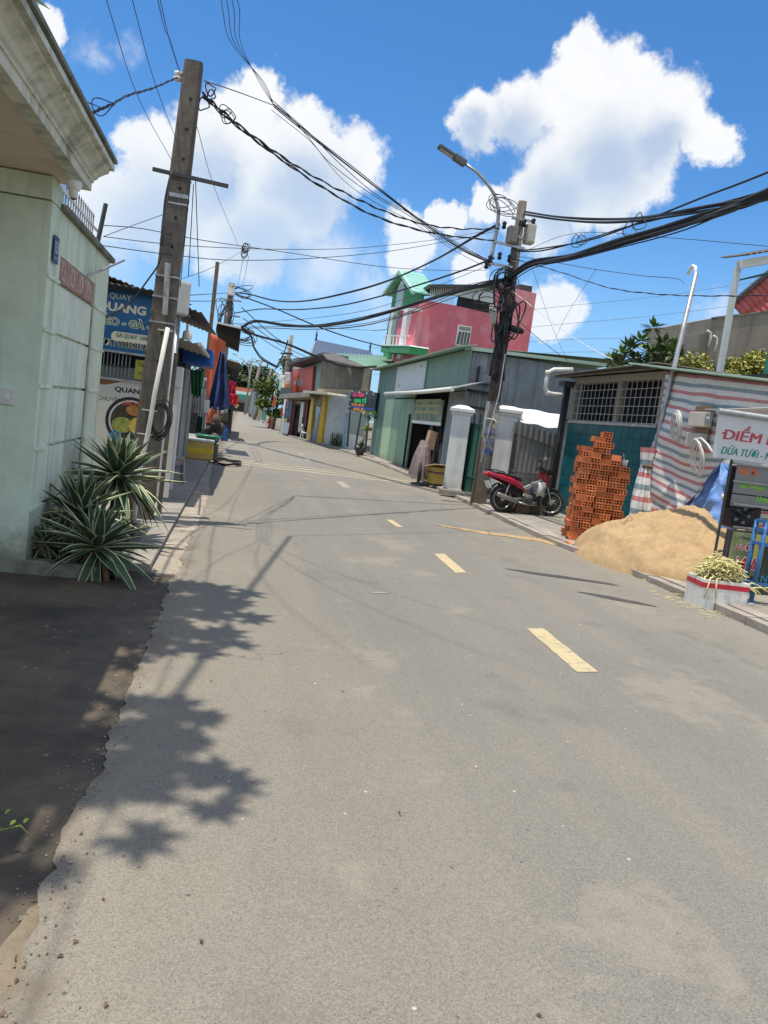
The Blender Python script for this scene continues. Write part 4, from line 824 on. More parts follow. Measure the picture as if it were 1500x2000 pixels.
# ================================================================ right side, nearest first: teal tiled building
random.seed(31)
TX = 7.3
M_teal = mat('teal glazed tile', (0.004, 0.085, 0.10), 0.35, 0.2, 2.5, 0.03, 12, spec=0.22, rand=0.14, dirt=((0.02, 0.12, 0.12), 0.5, 1.2))
M_grout = mat('dark grout', (0.03, 0.06, 0.06), 0.9, 0.2, 5, 0.2)
M_tan = mat('tan render', (0.36, 0.31, 0.23), 0.85, 0.15, 3, 0.25, 30, dirt=((0.2, 0.17, 0.12), 0.5, 3))
M_bar = mat('grey grille paint', (0.40, 0.39, 0.37), 0.55, 0.15, 6, 0.05, dirt=((0.2, 0.13, 0.08), 0.5, 8))
M_flash = mat('pale green flashing', (0.42, 0.58, 0.45), 0.5, 0.1, 3, 0.05, metal=0.1, dirt=((0.3, 0.36, 0.28), .4, 3))
teal = thing('tiled_building', 'teal tiled building with steel window grille behind the brick stack', 'building', (TX, 14.6, 0))
YA, YB, ZL = 12.72, 16.55, 2.12
b = MB(); b.box((TX + 0.02, YA, 0), (TX + 0.2, YB, ZL)); b.box((TX + 0.2, YB - 0.12, 0), (TX + 5, YB, 3.15)); build('wall', b, M_grout, teal)
nt, ny = 9, 15; th, ty = ZL / nt, (YB - YA) / ny
for i in range(nt):
    for j in range(ny):
        bb = MB(); bb.obox(Matrix.Identity(4), (TX + ru(-.002, .002), YA + j * ty + 0.004, i * th + 0.004), (TX + 0.02, YA + (j + 1) * ty - 0.004, (i + 1) * th - 0.004)); build('tile', bb, M_teal, teal)
bb = MB(); bb.box((TX - 0.03, YA, ZL), (TX + 0.2, YB, ZL + 0.05)); build('sill', bb, M_bar, teal)
bb = MB(); bb.box((TX + 0.02, YA, 3.0), (TX + 0.2, YB, 3.14)); build('lintel', bb, M_tan, teal)
for y_, w_ in ((YA, 0.1), (14.35, 0.08), (YB - 0.1, 0.1)):
    bb = MB(); bb.box((TX + 0.005, y_, ZL + 0.05), (TX + 0.13, y_ + w_, 3.0)); build('mullion', bb, M_tan, teal)
g = thing; gr = build('grille', MB().beam((TX - 0.005, YA + .02, ZL + 0.065), (TX - 0.005, YB - .02, ZL + 0.065), 0.014), M_bar, teal)
for i in range(1, 20):
    y_ = YA + (YB - YA) * i / 20; build('grille_bar', MB().beam((TX - 0.005, y_, ZL + 0.05), (TX - 0.005, y_, 3.0), 0.011), M_bar, gr)
for i in range(1, 5):
    z = ZL + 0.05 + 0.166 * i; build('grille_bar', MB().beam((TX - 0.018, YA, z), (TX - 0.018, YB, z), 0.011), M_bar, gr)
bb = MB(); bb.corr((TX - 0.32, 17.2, 3.17), (0, -4.6, 0.06), (4.5, 0, 0.02), 0.076, 0.014); build('roof_sheet', bb, M_roofd, teal)
bb = MB(); bb.box((TX - 0.27, YA - 0.1, 3.12), (TX - 0.23, 17.1, 3.145)); build('fascia', bb, M_wood, teal)
bb = MB(); bb.beam((TX - 0.30, 13.4, 3.255), (TX - 0.18, 9.4, 2.83), 0.2, 0.03); bb2 = build('flashing', bb, M_flash, teal)
bb = MB(); bb.corr((TX - 0.25, 13.3, 3.235), (0.12, -3.9, -0.42), (4, 0, -0.05), 0.076, 0.012); build('roof_sheet', bb, M_flash, teal)
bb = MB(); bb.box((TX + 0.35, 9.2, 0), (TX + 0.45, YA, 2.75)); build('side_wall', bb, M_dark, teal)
build('inner_wall', MB().box((TX + .6, YA - 3.2, 0), (TX + .7, YB - .13, 3.1)), M_dark, teal); build('inner_ceiling', MB().box((TX + .21, YA, 3.02), (TX + .59, YB - .13, 3.06)), M_dark, teal)  # near-black lining paints the shade of the room behind the grille
# tan corner post, drain pipes on the left corner
for i, x_ in enumerate((TX - 0.12, TX - 0.02)):
    bb = MB(); bb.tube([(x_, 16.72 + .05 * i, 0.05), (x_, 16.72 + .05 * i, 3.05)], 0.045, 9); build('drain_pipe', bb, M_dsteel, teal)
bb = MB(); bb.box((TX - 0.2, 16.62, 2.92), (TX + 0.1, 16.95, 3.05)); build('hopper', bb, M_dsteel, teal)
pp = [PY(q[0], q[1], 16.6) for q in ((1118, 722), (1082, 722), (1070, 728), (1068, 742), (1065, 758), (1070, 768), (1082, 770), (1100, 772))]
up = build('overflow_pipe', MB().tube(pp, 0.052, 10), M_pvc); tag(up, 'pale pvc overflow pipe bent in a U beside the teal building eave', 'pipe')
for q in (2, 5): build('elbow', MB().lathe([(0.06, -0.05), (0.062, 0.0), (0.06, 0.05)], Matrix.Translation(pp[q]), 10), M_pvc, up)
# galvanised service mast with white hook
a = PX(1360, 532, TX - 0.1); mast = thing('service_mast', 'slim galvanised service mast with white hooked pipe end at its top', 'pole', (TX - 0.1, 12.45, 0.05))
build('mast', MB().tube([(TX - 0.1, 12.5, 0.05), (TX - 0.1, 12.45, 2.2), a], [0.045, 0.045, 0.036], 9), M_steel, mast)
hk = [a + V((0.0, 0.03, -0.15)), a + V((0, 0.03, 0.02)), a + V((0, 0.06, 0.1)), a + V((0, 0.14, 0.13)), a + V((0, 0.22, 0.09)), a + V((0, 0.24, 0.0))]
build('hook', MB().tube(hk, 0.028, 8), M_white, mast)
# ---------------------------------------------------------------- striped tarpaulin
def stripe_mat():
    m = bpy.data.materials.new('striped tarpaulin'); m.use_nodes = True; t = m.node_tree; t.nodes.clear(); g = NT(t)
    uv = g.n('ShaderNodeTexCoord').outputs['UV']; sp = g.n('ShaderNodeSeparateXYZ'); g.link(uv, sp.inputs[0])
    b = g.n('ShaderNodeBsdfPrincipled'); o = g.n('ShaderNodeOutputMaterial'); g.link(b.outputs[0], o.inputs[0])
    v = g.m('FRACT', g.m('ADD', sp.outputs[1], g.m('MULTIPLY', g.m('SUBTRACT', g.noise(uv, 1.5, 2), 0.5), 0.08)))
    cr = g.n('ShaderNodeValToRGB'); cr.color_ramp.interpolation = 'CONSTANT'; els = cr.color_ramp.elements
    for i, (p, c) in enumerate(((0.0, (0.60, 0.20, 0.20)), (0.2, (0.76, 0.77, 0.74)), (0.5, (0.23, 0.33, 0.36)), (0.72, (0.76, 0.77, 0.74)))):
        e = els[i] if i < 2 else els.new(p); e.position = p; e.color = c4(c)
    g.link(v, cr.inputs[0])
    c = g.mix(g.m('MULTIPLY', g.ss(g.noise(uv, 7, 5, .6), .4, .7), 0.35), cr.outputs[0], (0.45, 0.42, 0.38, 1))
    g.link(c, b.inputs['Base Color']); b.inputs['Roughness'].default_value = 0.55
    bp = g.n('ShaderNodeBump'); bp.inputs['Strength'].default_value = 0.3; bp.inputs['Distance'].default_value = 0.02; g.link(g.noise(uv, 16, 4, .6), bp.inputs['Height']); g.link(bp.outputs[0], b.inputs['Normal'])
    return m
M_strp = stripe_mat()
tp = thing('striped_tarpaulin', 'red white and grey striped tarpaulin wall beside the teal tiled building', 'tarpaulin', (TX, 11, 0))
def tarp(u, v):
    y = 12.62 - 3.6 * u; zt = 3.12 - 0.36 * u; zb = 0.62 + 0.28 * u - 0.2 * math.sin(3.1 * u); z = zt + (zb - zt) * v
    x = TX - 0.06 - 0.05 * math.sin(9 * u + 2.2 * v) * v - 0.09 * noise.noise(V((u * 6, v * 4, 1))) - 0.028 * math.sin(31 * u + 3 * noise.noise(V((u * 4, v * 2, 6)))) * (.4 + v) - 0.03 * noise.noise(V((u * 17, v * 11, 3))) - 0.05 * math.exp(-((u - .08) / .08) ** 2) * v
    z += (-0.16 * math.sin(math.pi * min(1, u * 1.6)) - .16 * u) * (0.4 + v * .6) * math.sin(v * 3.0) + .03 * noise.noise(V((u * 7, v * 5, 8)))
    return V((x, y, z))
bb = MB(); bb.sheet(tarp, 60, 40, thick=0.004, uvs=(4, 9.6)); build('sheet', bb, M_strp, tp)
def bunch(u, v):                                      # gathered left end, tied at mid height
    tie = 1.05 + 0.0; z = 1.75 - 1.35 * v; w_ = 0.11 + 0.13 * min(1, abs(z - 1.42) * 1.4)
    a = u * 2 * math.pi; r_ = w_ * (1 + 0.25 * math.sin(a * 7) + 0.15 * math.sin(a * 3 + 5 * v))
    return V((TX - 0.16 + r_ * 0.55 * math.cos(a), 12.55 - 0.1 * v + r_ * 1.1 * math.sin(a) + .05, z))
bb = MB(); bb.sheet(bunch, 48, 16, uvs=(1.2, 3.1)); build('gathered_end', bb, M_strp, tp)
fr = MB()
for i in range(70):
    y = ru(10.9, 12.2); z = 0.66 + 0.1 * rnd(); L_ = ru(0.15, 0.45); fr.beam((TX - 0.12 - ru(0, .05), y, z), (TX - 0.14 - ru(0, .05), y + ru(-.05, .05), z - L_), 0.012, 0.003)
o = build('fringe', fr, M_strp, tp); stuff(o)
for q, r_ in (((1283, 882), 0.06),): build('tie', MB().lathe([(0.13, -.03), (0.14, 0), (0.13, .03)], Matrix.Translation((TX - 0.16, 12.53, 1.42)) @ Matrix.Diagonal((.6, 1.1, 1, 1)), 12), M_wood, tp)
# electric meters and coils of cable on the tarpaulin wall
def boxon(name, pa, pb, X, d, m, parent=None, bev=0.01):
    a, c = PX(*pa, X), PX(*pb, X); bb = MB(); bb.obox(Matrix.Identity(4), (X - d, min(a.y, c.y), min(a.z, c.z)), (X, max(a.y, c.y), max(a.z, c.z)), bev); return build(name, bb, m, parent)
em = thing('electric_meter', 'beige electric meter box with window fixed over the striped tarpaulin', 'electric meter', PX(1372, 830, TX - .15))
M_beige = mat('beige plastic', (0.50, 0.47, 0.40), .5, .08, 5, .04)
boxon('back_board', (1362, 793), (1384, 848), TX - 0.12, 0.03, mat('ply board', (0.35, 0.24, 0.15), .8), em); boxon('case', (1362, 806), (1389, 836), TX - 0.16, 0.14, M_beige, em, 0.015)
a = PX(1383, 816, TX - 0.3); build('window', MB().obox(Matrix.Translation(a), (-0.008, -0.08, -0.09), (0, 0.06, 0.05)), glass('meter glass', (0.12, 0.13, 0.14)), em)
for k in range(3): build('dial_mark', MB().obox(Matrix.Translation(a), (-0.011, -0.05 + .03 * k, -0.02), (-0.008, -0.035 + .03 * k, 0.02)), M_white, em)
e2 = boxon('breaker_box', (1352, 846), (1378, 876), TX - 0.14, 0.1, M_beige); tag(e2, 'small beige breaker box just below the electric meter', 'breaker box')
def coil(name, c, r, n, m, label, th_=0.008, sq=(0.25, 0.8, 1.0)):
    bb = MB()
    for i in range(n):
        q = r * ru(.85, 1.1); o_ = V((ru(-.03, .03), ru(-.05, .05), ru(-.05, .05)))
        bb.tube([V(c) + o_ + V((sq[0] * q * math.cos(2 * math.pi * k / 20 + .8), sq[1] * q * math.cos(2 * math.pi * k / 20), sq[2] * q * math.sin(2 * math.pi * k / 20))) for k in range(20)], th_, 5, closed=True)
    return tag(build(name, bb, m), label, 'cable coil')
coil('cable_coil', PX(1322, 832, TX - 0.25), 0.22, 6, M_pvc, 'round white cable coil hung on the slim galvanised mast')
coil('cable_coil', PX(1362, 895, TX - 0.3), 0.24, 3, M_pvc, 'loose loops of pale cable drooping below the breaker box', 0.013)
pp = [PX(1348, 878, TX - .32), PX(1356, 858, TX - .34), PX(1370, 856, TX - .34), PX(1382, 868, TX - .36), PX(1392, 884, TX - .4)]
tag(build('cable', MB().tube(pp, 0.016, 6), M_pvc), 'thick white cable curling from breaker box to the stall sign', 'cable')
# blue tarpaulin draped from the stall
c = [PX(1414, 905, 7.0), PX(1424, 905, 7.0), PX(1440, 1012, 6.65), PX(1300, 1004, 6.9)]
def btarp(u, v):
    top, br, bl_ = c[0], c[2] + V((0, 0, -.15)), c[3] + V((0, 0, -.25)); lo = bl_ * (1 - u) + br * u; p = top * (1 - v) + lo * v
    return p + V((-1, 0, 0)) * (0.12 * v * math.sin(u * 11 + 1) * (1 - .4 * v) + 0.10 * noise.noise(V((u * 6, v * 5, 4))) + .04 * noise.noise(V((u * 15, v * 12, 4)))) + V((0, 0, -.12 * math.sin(math.pi * v) * (1 - u)))
M_btarp = mat('faded blue tarpaulin', (0.13, 0.27, 0.58), 0.5, 0.15, 3, 0.35, 18, dirt=((0.3, 0.4, 0.62), .5, 4)); bb = MB(); bb.sheet(btarp, 34, 26, thick=0.005)
tag(build('tarpaulin', bb, M_btarp), 'faded blue tarpaulin draped in a triangle behind the sand pile', 'tarpaulin')
bb = MB()
def hem(u, v): p = btarp(0.0, u); return p + V((-0.05 - .05 * math.sin(u * 9) * v, 0.16 * v * u, -0.12 * v))
bb.sheet(hem, 20, 4, thick=0.006); tag(build('tarpaulin', bb, M_tnavy), 'dark navy folded hem along the edge of the blue tarpaulin', 'tarpaulin')
# ================================================================ drink stall
SYY = 8.35
def sp_(px, py, Y=SYY): return PY(px, py, Y)
stall = thing('drink_stall', 'street drink stall with printed canopy sign at the right edge', 'stall', (6.4, 8.5, 0.08))
a, c = sp_(1404, 808), sp_(1396, 893); FST = frame((0, SYY - 0.012, 0), (1, 0, 0), (0, -1, 0))
xr = 7.6
bb = MB(); bb.prism([(a.x, SYY, a.z), (xr, SYY, a.z), (xr, SYY, c.z - .0), (c.x - 0.02, SYY, c.z)], (0, 0.02, 0))
bb2 = build('canopy_sign', bb, mat('white vinyl banner', (0.62, 0.63, 0.63), .45, .06, 3, .08, 14, dirt=((0.42, 0.42, .4), .4, 3)), stall)
FST = frame((0, SYY - 0.001, 0), (1, 0, 0), (0, -1, 0))
M_vred = mat('vinyl red', (0.50, 0.06, 0.09), .5, .1, 5, 0); M_vgr = mat('vinyl green', (0.02, 0.25, 0.20), .5, .1, 5, 0)
def st_row(s, pa, pb, h, m, bold=0.03, Y=SYY, F=None, par=None, shear=0.12):
    a_, b_ = sp_(*pa, Y), sp_(*pb, Y); return text(s, F or FST, a_.x, a_.z, b_.x - a_.x, h, m, par or bb2, bold, shear=shear)
k = (sp_(1500, 860).x - sp_(1400, 845).x) / 100
dm = sp_(1411, 857); [text('DIỂM BÁN', FST, dm.x + ox_, dm.z + oz_, 0.55 * 1.85, 0.185, M_vred, bb2, 0.0, shear=0.1, z=.0006 * k_) for k_, (ox_, oz_) in enumerate(((0, 0), (.008, 0), (.016, .003)))]; build('letter_bar', MB().box((dm.x - .02, SYY - .0045, dm.z + .062), (dm.x + .05, SYY - .001, dm.z + .08)), M_vred, bb2)
[text('DỪA TƯƠI - NƯỚC', FST, sp_(1407, 886).x + ox_, sp_(1407, 886).z, 0.92, 0.12, M_vgr, bb2, 0.0, shear=0.25, z=.0006 * k_) for k_, ox_ in enumerate((0, .007))]
bb = MB(); bb.tube([(a.x - 0.03, SYY - 0.02, a.z + 0.03), (xr, SYY - 0.02, a.z + 0.03)], 0.035, 8); build('canopy_roll', bb, mat('grey vinyl roll', (0.33, 0.36, 0.36), .5), stall)
bb = MB(); bb.sheet(lambda u, v: V((a.x + (xr - a.x) * u, SYY + 0.3 * v, a.z + 0.05 + 0.34 * u * (1 - v) + 0.10 * v * u)), 14, 10, thick=0.006); build('canopy', bb, M_white, stall)
for x_ in (sp_(1434, 900).x, 7.4):
    for y_ in (SYY + 0.05,):
        bb = MB(); bb.beam((x_, y_, 0.08), (x_, y_, 2.05), 0.024); build('upright', bb, M_dsteel, stall)
M_alu = mat('dull aluminium', (0.32, 0.32, 0.31), 0.45, 0.15, 6, 0.05, metal=0.5)
for py_ in (905, 940, 985, 1030):
    z = sp_(1440, py_).z; bb = MB(); bb.box((sp_(1436, py_).x, SYY + 0.02, z - 0.012), (7.4, SYY + 0.05, z + 0.012)); build('shelf_rail', bb, M_alu, stall)
zz = sp_(1440, 932).z; xb = sp_(1440, 932).x
for (s, pa, w_, h, m, pz) in (('Nước Mía', (1447, 927), 0.235, 0.095, mat('orange letter', (0.80, 0.16, 0.02), .5, bump=0), (903, 938)), ('Siêu Nguyên Chất', (1449, 957), 0.46, 0.10, mat('lime letter', (0.22, 0.62, 0.02), .5, bump=0), (942, 962)), ('Ngon', (1482, 985), 0.16, 0.085, mat('lime letter', (0.22, 0.62, 0.02), .5, bump=0), (966, 988))):
    p = sp_(*pa); bb = MB(); z1_, z0_ = sp_(1440, pz[0]).z, sp_(1440, pz[1]).z - .01; bb.box((xb + 0.02, SYY + 0.06, z0_), (7.4, SYY + 0.075, z1_)); pn = build('glass_panel', bb, glass('smoky panel', (0.20, 0.20, 0.19), .25), stall)
    text(s, frame((0, SYY + 0.059, 0), (1, 0, 0), (0, -1, 0)), p.x, p.z, w_ * 1.15, h * 1.15, m, pn, 0.02)
bb = MB(); bb.box((xb + 0.1, SYY + 0.3, 1.1), (7.5, SYY + 0.32, 1.62)); build('back_panel', bb, M_dsteel, stall)
za, zb = sp_(1425, 1120).z, sp_(1428, 1038).z; xa = sp_(1424, 1080).x; xe = sp_(1492, 1080).x
pt = build('front_poster', MB().box((xa, SYY - 0.03, za), (xe, SYY + 0.0, zb)), mat('poster olive', (0.25, 0.30, 0.13), .45, .35, 6, .02, dirt=((0.42, 0.40, 0.25), .6, 5)), stall)
FPT = frame((0, SYY - 0.031, 0), (1, 0, 0), (0, -1, 0))
build('poster_block', MB().box((xa + 0.27, SYY - 0.034, za + 0.12), (xe, SYY - 0.03, zb - 0.01)), mat('poster yellow', (0.62, 0.52, 0.06), .5, .1, 4, 0), pt)
text('NƯỚC', FPT, xa + 0.05, zb - 0.22, 0.25, 0.11, M_white, pt, 0.06, z=0.003); text('NƯỚC', FPT, xa + 0.055, zb - 0.215, 0.24, 0.10, mat('poster red', (0.60, 0.03, 0.03), .5, bump=0), pt, 0.0, z=0.006)
text('MÍA', FPT, xa + 0.085, za + 0.03, 0.33, 0.25, M_white, pt, 0.07, z=0.004); text('MÍA', FPT, xa + 0.10, za + 0.037, 0.30, 0.235, mat('poster red', (0.60, 0.03, 0.03), .5, bump=0), pt, 0.01, z=0.008)
text('1 TẶNG 1', FPT, xa + 0.06, zb - 0.09, 0.2, 0.06, M_sblack, pt, 0.02, z=0.003)
counter = build('counter', MB().box((xa - 0.02, SYY + 0.002, 0.08), (7.4, SYY + 0.10, zb + 0.02)), M_dsteel, stall)
# cane press on the counter
cp = sp_(1458, 1022); pr_ = thing('cane_press', 'black sugarcane press with round wheel on the stall counter', 'cane press', (cp.x, SYY + 0.15, zb + 0.02))
R90 = Matrix.Rotation(math.pi / 2, 4, 'X')
build('body', MB().obox(Matrix.Translation((cp.x + .1, SYY + 0.3, zb + 0.02)), (-0.16, -0.12, 0), (0.22, 0.15, 0.30), 0.03), mat('black maroon enamel', (0.03, 0.008, 0.012), .3, .3, 5, .05), pr_)
wh = Matrix.Translation((cp.x - 0.02, SYY + 0.1, zb + 0.2)) @ R90
build('wheel', MB().lathe([(0.03, -0.02), (0.14, -0.02), (0.165, -0.01), (0.165, 0.015), (0.14, 0.02), (0.03, 0.02)], wh, 22), M_black, pr_)
for k in range(5):
    a_ = k * 2 * math.pi / 5; build('wheel_hole', MB().lathe([(0.0, 0.024), (0.028, 0.022)], wh @ Matrix.Translation((0.09 * math.cos(a_), 0.09 * math.sin(a_), 0)), 10), M_alu, pr_)
build('handle', MB().tube([(cp.x - .18, SYY + .06, zb + .28), (cp.x - .02, SYY + .05, zb + .2), (cp.x + .2, SYY + .05, zb + .34)], 0.018, 7), M_black, pr_)
for k in range(4): build('tray_cup', MB().lathe([(0.03, 0), (0.04, .09), (0.0, .09)], Matrix.Translation((cp.x + .02 + .1 * k, SYY + .55, zb + .33)), 10), M_pvc, pr_)
# blue metal stand in front of the stall
BY = 7.75; bs = thing('metal_stand', 'blue painted metal stand in front of the drink stall', 'stand', (6.2, BY, 0.08)); M_bst = mat('blue stand paint', (0.03, 0.14, 0.36), .45, .15, 6, .08, dirt=((0.02, 0.08, 0.2), .5, 6), spec=.5)
fa, fb_ = PY(1460, 1188, BY), PY(1483, 1018, BY)
for x_ in (fa.x + .03, fa.x + 0.9):
    for y_ in (BY, BY + 0.16):
        build('leg', MB().tube([(x_, y_, 0.05), (x_ + 0.0, y_, fb_.z)], 0.026, 8), M_bst, bs); build('foot', MB().lathe([(0.04, 0.0), (0.04, 0.04), (0.028, 0.055)], Matrix.Translation((x_, y_, 0.03)), 10), mat('grey blue foot', (0.25, .33, .4), .5), bs)
for z in (fb_.z, fb_.z - 0.1, PY(1478, 1062, BY).z, PY(1466, 1140, BY).z):
    build('rail', MB().box((fa.x, BY - 0.02, z - 0.02), (fa.x + 0.95, BY + 0.02, z + 0.02)), M_bst, bs); build('rail', MB().box((fa.x + 0.01, BY + .02, z - 0.018), (fa.x + .05, BY + 0.16, z + 0.018)), M_bst, bs)
z = PY(1478, 1062, BY).z; zq = PY(1466, 1140, BY).z
sp2 = build('side_panel', MB().box((fa.x + 0.08, BY + .005, zq + .02), (fa.x + 0.92, BY + 0.015, z - .02)), mat('dark poster', (0.02, 0.028, 0.02), .4, .5, 6, 0, dirt=((0.05, .1, .04), .6, 5)), bs)
FQ = frame((0, BY + .004, 0), (1, 0, 0), (0, -1, 0)); text('N', FQ, fa.x + 0.22, zq + .14, 0.14, 0.22, mat('poster red', (0.60, 0.03, 0.03), .5, bump=0), sp2, .05); text('Nước', FQ, fa.x + 0.1, zq + .03, 0.3, 0.09, M_cyan, sp2, .01)
# foam box with cane waste
fx = thing('foam_box', 'open white foam box with red tape full of cane waste by the stall', 'box', (5.50, 7.72, 0.0), -0.12)
bb = MB(); w_, d_, h_, t_ = 0.27, 0.19, 0.335, 0.03
for lo, hi in (((-w_, -d_, 0), (w_, d_, t_)), ((-w_, -d_, t_), (-w_ + t_, d_, h_)), ((w_ - t_, -d_, t_), (w_, d_, h_)), ((-w_ + t_, -d_, t_), (w_ - t_, -d_ + t_, h_)), ((-w_ + t_, d_ - t_, t_), (w_ - t_, d_, h_))):
    bb.obox(Matrix.Identity(4), lo, hi)
build('body', bb, M_foam, fx, local=True)
M_rtape = mat('red tape', (0.55, 0.025, 0.05), .4, .1, 5, 0)
for lo, hi in (((-w_ - .004, -d_ - .004, .245), (w_ + .004, -d_, .30)), ((-w_ - .004, -d_, .245), (-w_, d_ + .004, .30)), ((w_, -d_, .245), (w_ + .004, d_ + .004, .30))): build('tape', MB().box(lo, hi), M_rtape, fx, local=True)
cw = MB()
for i in range(420):
    a_ = ru(0, 6.28); r_ = ru(0, 0.2) ** 1; x, y = 5.50 + 0.26 * math.cos(a_) * rnd() ** .5, 7.72 + 0.19 * math.sin(a_) * rnd() ** .5; z = 0.34 + ru(0, 0.24) * (1 - ((x - 5.50) / .3) ** 2)
    d = V((ru(-1, 1), ru(-1, 1), ru(-.35, .25))).normalized() * ru(.08, .2); p0 = V((x, y, z)) - d * .5; cw.mi = 0 if rnd() < .65 else 1
    cw.tube([p0, p0 + d * .5 + V((0, 0, .015)), p0 + d], [0.006, 0.009, 0.003], 4)
for i in range(24):
    x, y = 5.76 + ru(0, .4), 7.82 + ru(-.2, .25); d = V((ru(.2, 1), ru(-.6, .6), ru(-.3, .2))).normalized() * ru(.15, .3); cw.mi = 0; cw.tube([V((x, y, .28)), V((x, y, .3)) + d * .5, V((x, y, .26)) + d], [0.006, .008, .003], 4)
for (x, y, dx, dz) in ((5.24, 7.60, .03, -.2), (5.33, 7.51, .01, -.22), (5.28, 7.55, -.05, -.24)): cw.mi = 0; cw.tube([V((x + .06, y + .04, .36)), V((x, y, .36)), V((x + dx, y - .02, .36 + dz))], [.012, .011, .006], 5)
cwo = build('cane_waste', cw, [mat('cane fibre', (0.62, 0.56, 0.25), .8, .2, 9, 0), mat('dry cane', (0.45, 0.42, 0.22), .8, .25, 9, 0)]); tag(cwo, 'pale yellow crushed sugarcane stalks heaped over the white foam box', 'cane waste'); stuff(cwo)
cw = MB()
for i in range(70):
    x, y = 5.25 + ru(-.25, .3), 7.65 + ru(-.5, .7); a_ = ru(0, 6.28); L_ = ru(.03, .12); cw.tube([V((x, y, .012)), V((x + L_ * math.cos(a_), y + L_ * math.sin(a_), .015))], [.004, .002], 4)
o = build('fallen_straw', cw, mat('cane fibre', (0.62, 0.56, 0.25), .8, .2, 9, 0)); tag(o, 'loose cane straws fallen at the road edge by the foam box', 'straw'); stuff(o)
# ---------------------------------------------------------------- sand pile
def sand(u, v):
    x = 5.1 + 3.0 * u; y = 8.45 + 3.5 * v
    du, dv = (x - 6.65) / 1.55, (y - 10.25) / 1.85
    if x > 6.65: du = (x - 6.65) / 1.5
    r_ = math.sqrt(du * du + dv * dv + 0.02); h = 0.80 * max(0, 1 - r_) ** 0.82
    h = 0.78 * (1 - math.exp(-h * 2.7)) + 0.22 * max(0, 1 - r_ * 1.6)
    rough = 0.4 + 0.6 * max(0, min(1, h * 3))
    h += rough * (0.07 * noise.noise(V((x * 2.6, y * 2.6, 0))) + 0.05 * abs(noise.noise(V((x * 7, y * 7, 2)))) + 0.022 * noise.noise(V((x * 21, y * 21, 5)))) * (1 if h > 0.02 else .2)
    return V((x, y, (h - 0.015 + 0.09 * max(0, min(1, (x - 5.32) / .12)) * (1 if r_ < 1.05 else 1)) if h > 0.004 else -0.05))
bb = MB(); bb.sheet(sand, 150, 170, smooth=True); o = build('sand_pile', bb, M_sand); tag(o, 'heap of yellow building sand between brick stack and foam box', 'sand pile')
# ---------------------------------------------------------------- stack of hollow bricks
def brick_mesh(L_, W_, H_, nx, nz):
    bm = MB(); bm.mi = 0
    tx, tz = 0.011, 0.012; hw = (W_ - tx * (nx + 1)) / nx; hh = (H_ - tz * (nz + 1)) / nz
    xs = [-W_ / 2]; zs_ = [0.0]
    for i in range(nx): xs += [xs[-1] + tx, xs[-1] + tx + hw]
    xs.append(W_ / 2)
    for i in range(nz): zs_ += [zs_[-1] + tz, zs_[-1] + tz + hh]
    zs_.append(H_)
    y0_ = -L_ / 2; F_ = bm.face
    for i in range(len(xs) - 1):
        for j in range(len(zs_) - 1):
            x0_, x1_, z0_, z1_ = xs[i], xs[i + 1], zs_[j], zs_[j + 1]
            if i % 2 == 1 and j % 2 == 1:
                d = 0.07; y1_ = y0_ + d
                bm.mi = 0
                F_([(x0_, y0_, z0_), (x0_, y1_, z0_), (x1_, y1_, z0_), (x1_, y0_, z0_)]); F_([(x0_, y0_, z1_), (x1_, y0_, z1_), (x1_, y1_, z1_), (x0_, y1_, z1_)])
                F_([(x0_, y0_, z0_), (x0_, y0_, z1_), (x0_, y1_, z1_), (x0_, y1_, z0_)]); F_([(x1_, y0_, z0_), (x1_, y1_, z0_), (x1_, y1_, z1_), (x1_, y0_, z1_)])
                bm.mi = 1; F_([(x0_, y1_, z0_), (x0_, y1_, z1_), (x1_, y1_, z1_), (x1_, y1_, z0_)]); bm.mi = 0
            else: F_([(x0_, y0_, z0_), (x1_, y0_, z0_), (x1_, y0_, z1_), (x0_, y0_, z1_)])
    a, b_, y1_ = -W_ / 2, W_ / 2, L_ / 2
    for k in range(4):                                  # ribbed long faces: shallow grooves
        z0_, z1_ = H_ * k / 4, H_ * (k + 1) / 4; o_ = 0.0025 if k % 2 else 0
        F_([(a + o_, y0_, z0_), (a + o_, y0_, z1_), (a + o_, y1_, z1_), (a + o_, y1_, z0_)]); F_([(b_ - o_, y0_, z0_), (b_ - o_, y1_, z0_), (b_ - o_, y1_, z1_), (b_ - o_, y0_, z1_)])
    F_([(a, y0_, H_), (b_, y0_, H_), (b_, y1_, H_), (a, y1_, H_)]); F_([(a, y0_, 0), (a, y1_, 0), (b_, y1_, 0), (b_, y0_, 0)]); F_([(a, y1_, 0), (a, y1_, H_), (b_, y1_, H_), (b_, y1_, 0)])
    me = bpy.data.meshes.new('brick'); bm.bm.to_mesh(me); bm.bm.free()
    me.materials.append(mat('hollow brick clay', (0.58, 0.185, 0.072), 0.85, 0.2, 8, 0.25, 60, rand=0.3, dirt=((0.60, 0.25, 0.10), .5, 6))); me.materials.append(mat('brick hole shade', (0.10, 0.025, 0.012), .95, .2, 5, 0)); return me  # hole ends coloured darker to stand in for the shade inside
BL, BW, BH = 0.185, 0.155, 0.088
bmesh_ = brick_mesh(BL, BW, BH, 3, 2)
bpos = V((6.06, 11.9, 0.0)); stack = thing('brick_stack', 'tall uneven stack of orange hollow bricks in front of the teal tiles', 'brick stack', bpos)
RS = Matrix.Translation(bpos) @ Matrix.Rotation(math.radians(-16), 4, 'Z')
heights = {0: (18, 20, 19, 17, 15, 4), 1: (18, 20, 21, 17, 16, 5), 2: (15, 18, 19, 16, 13, 0)}   # rows back from the camera; columns left to right
nb = 0
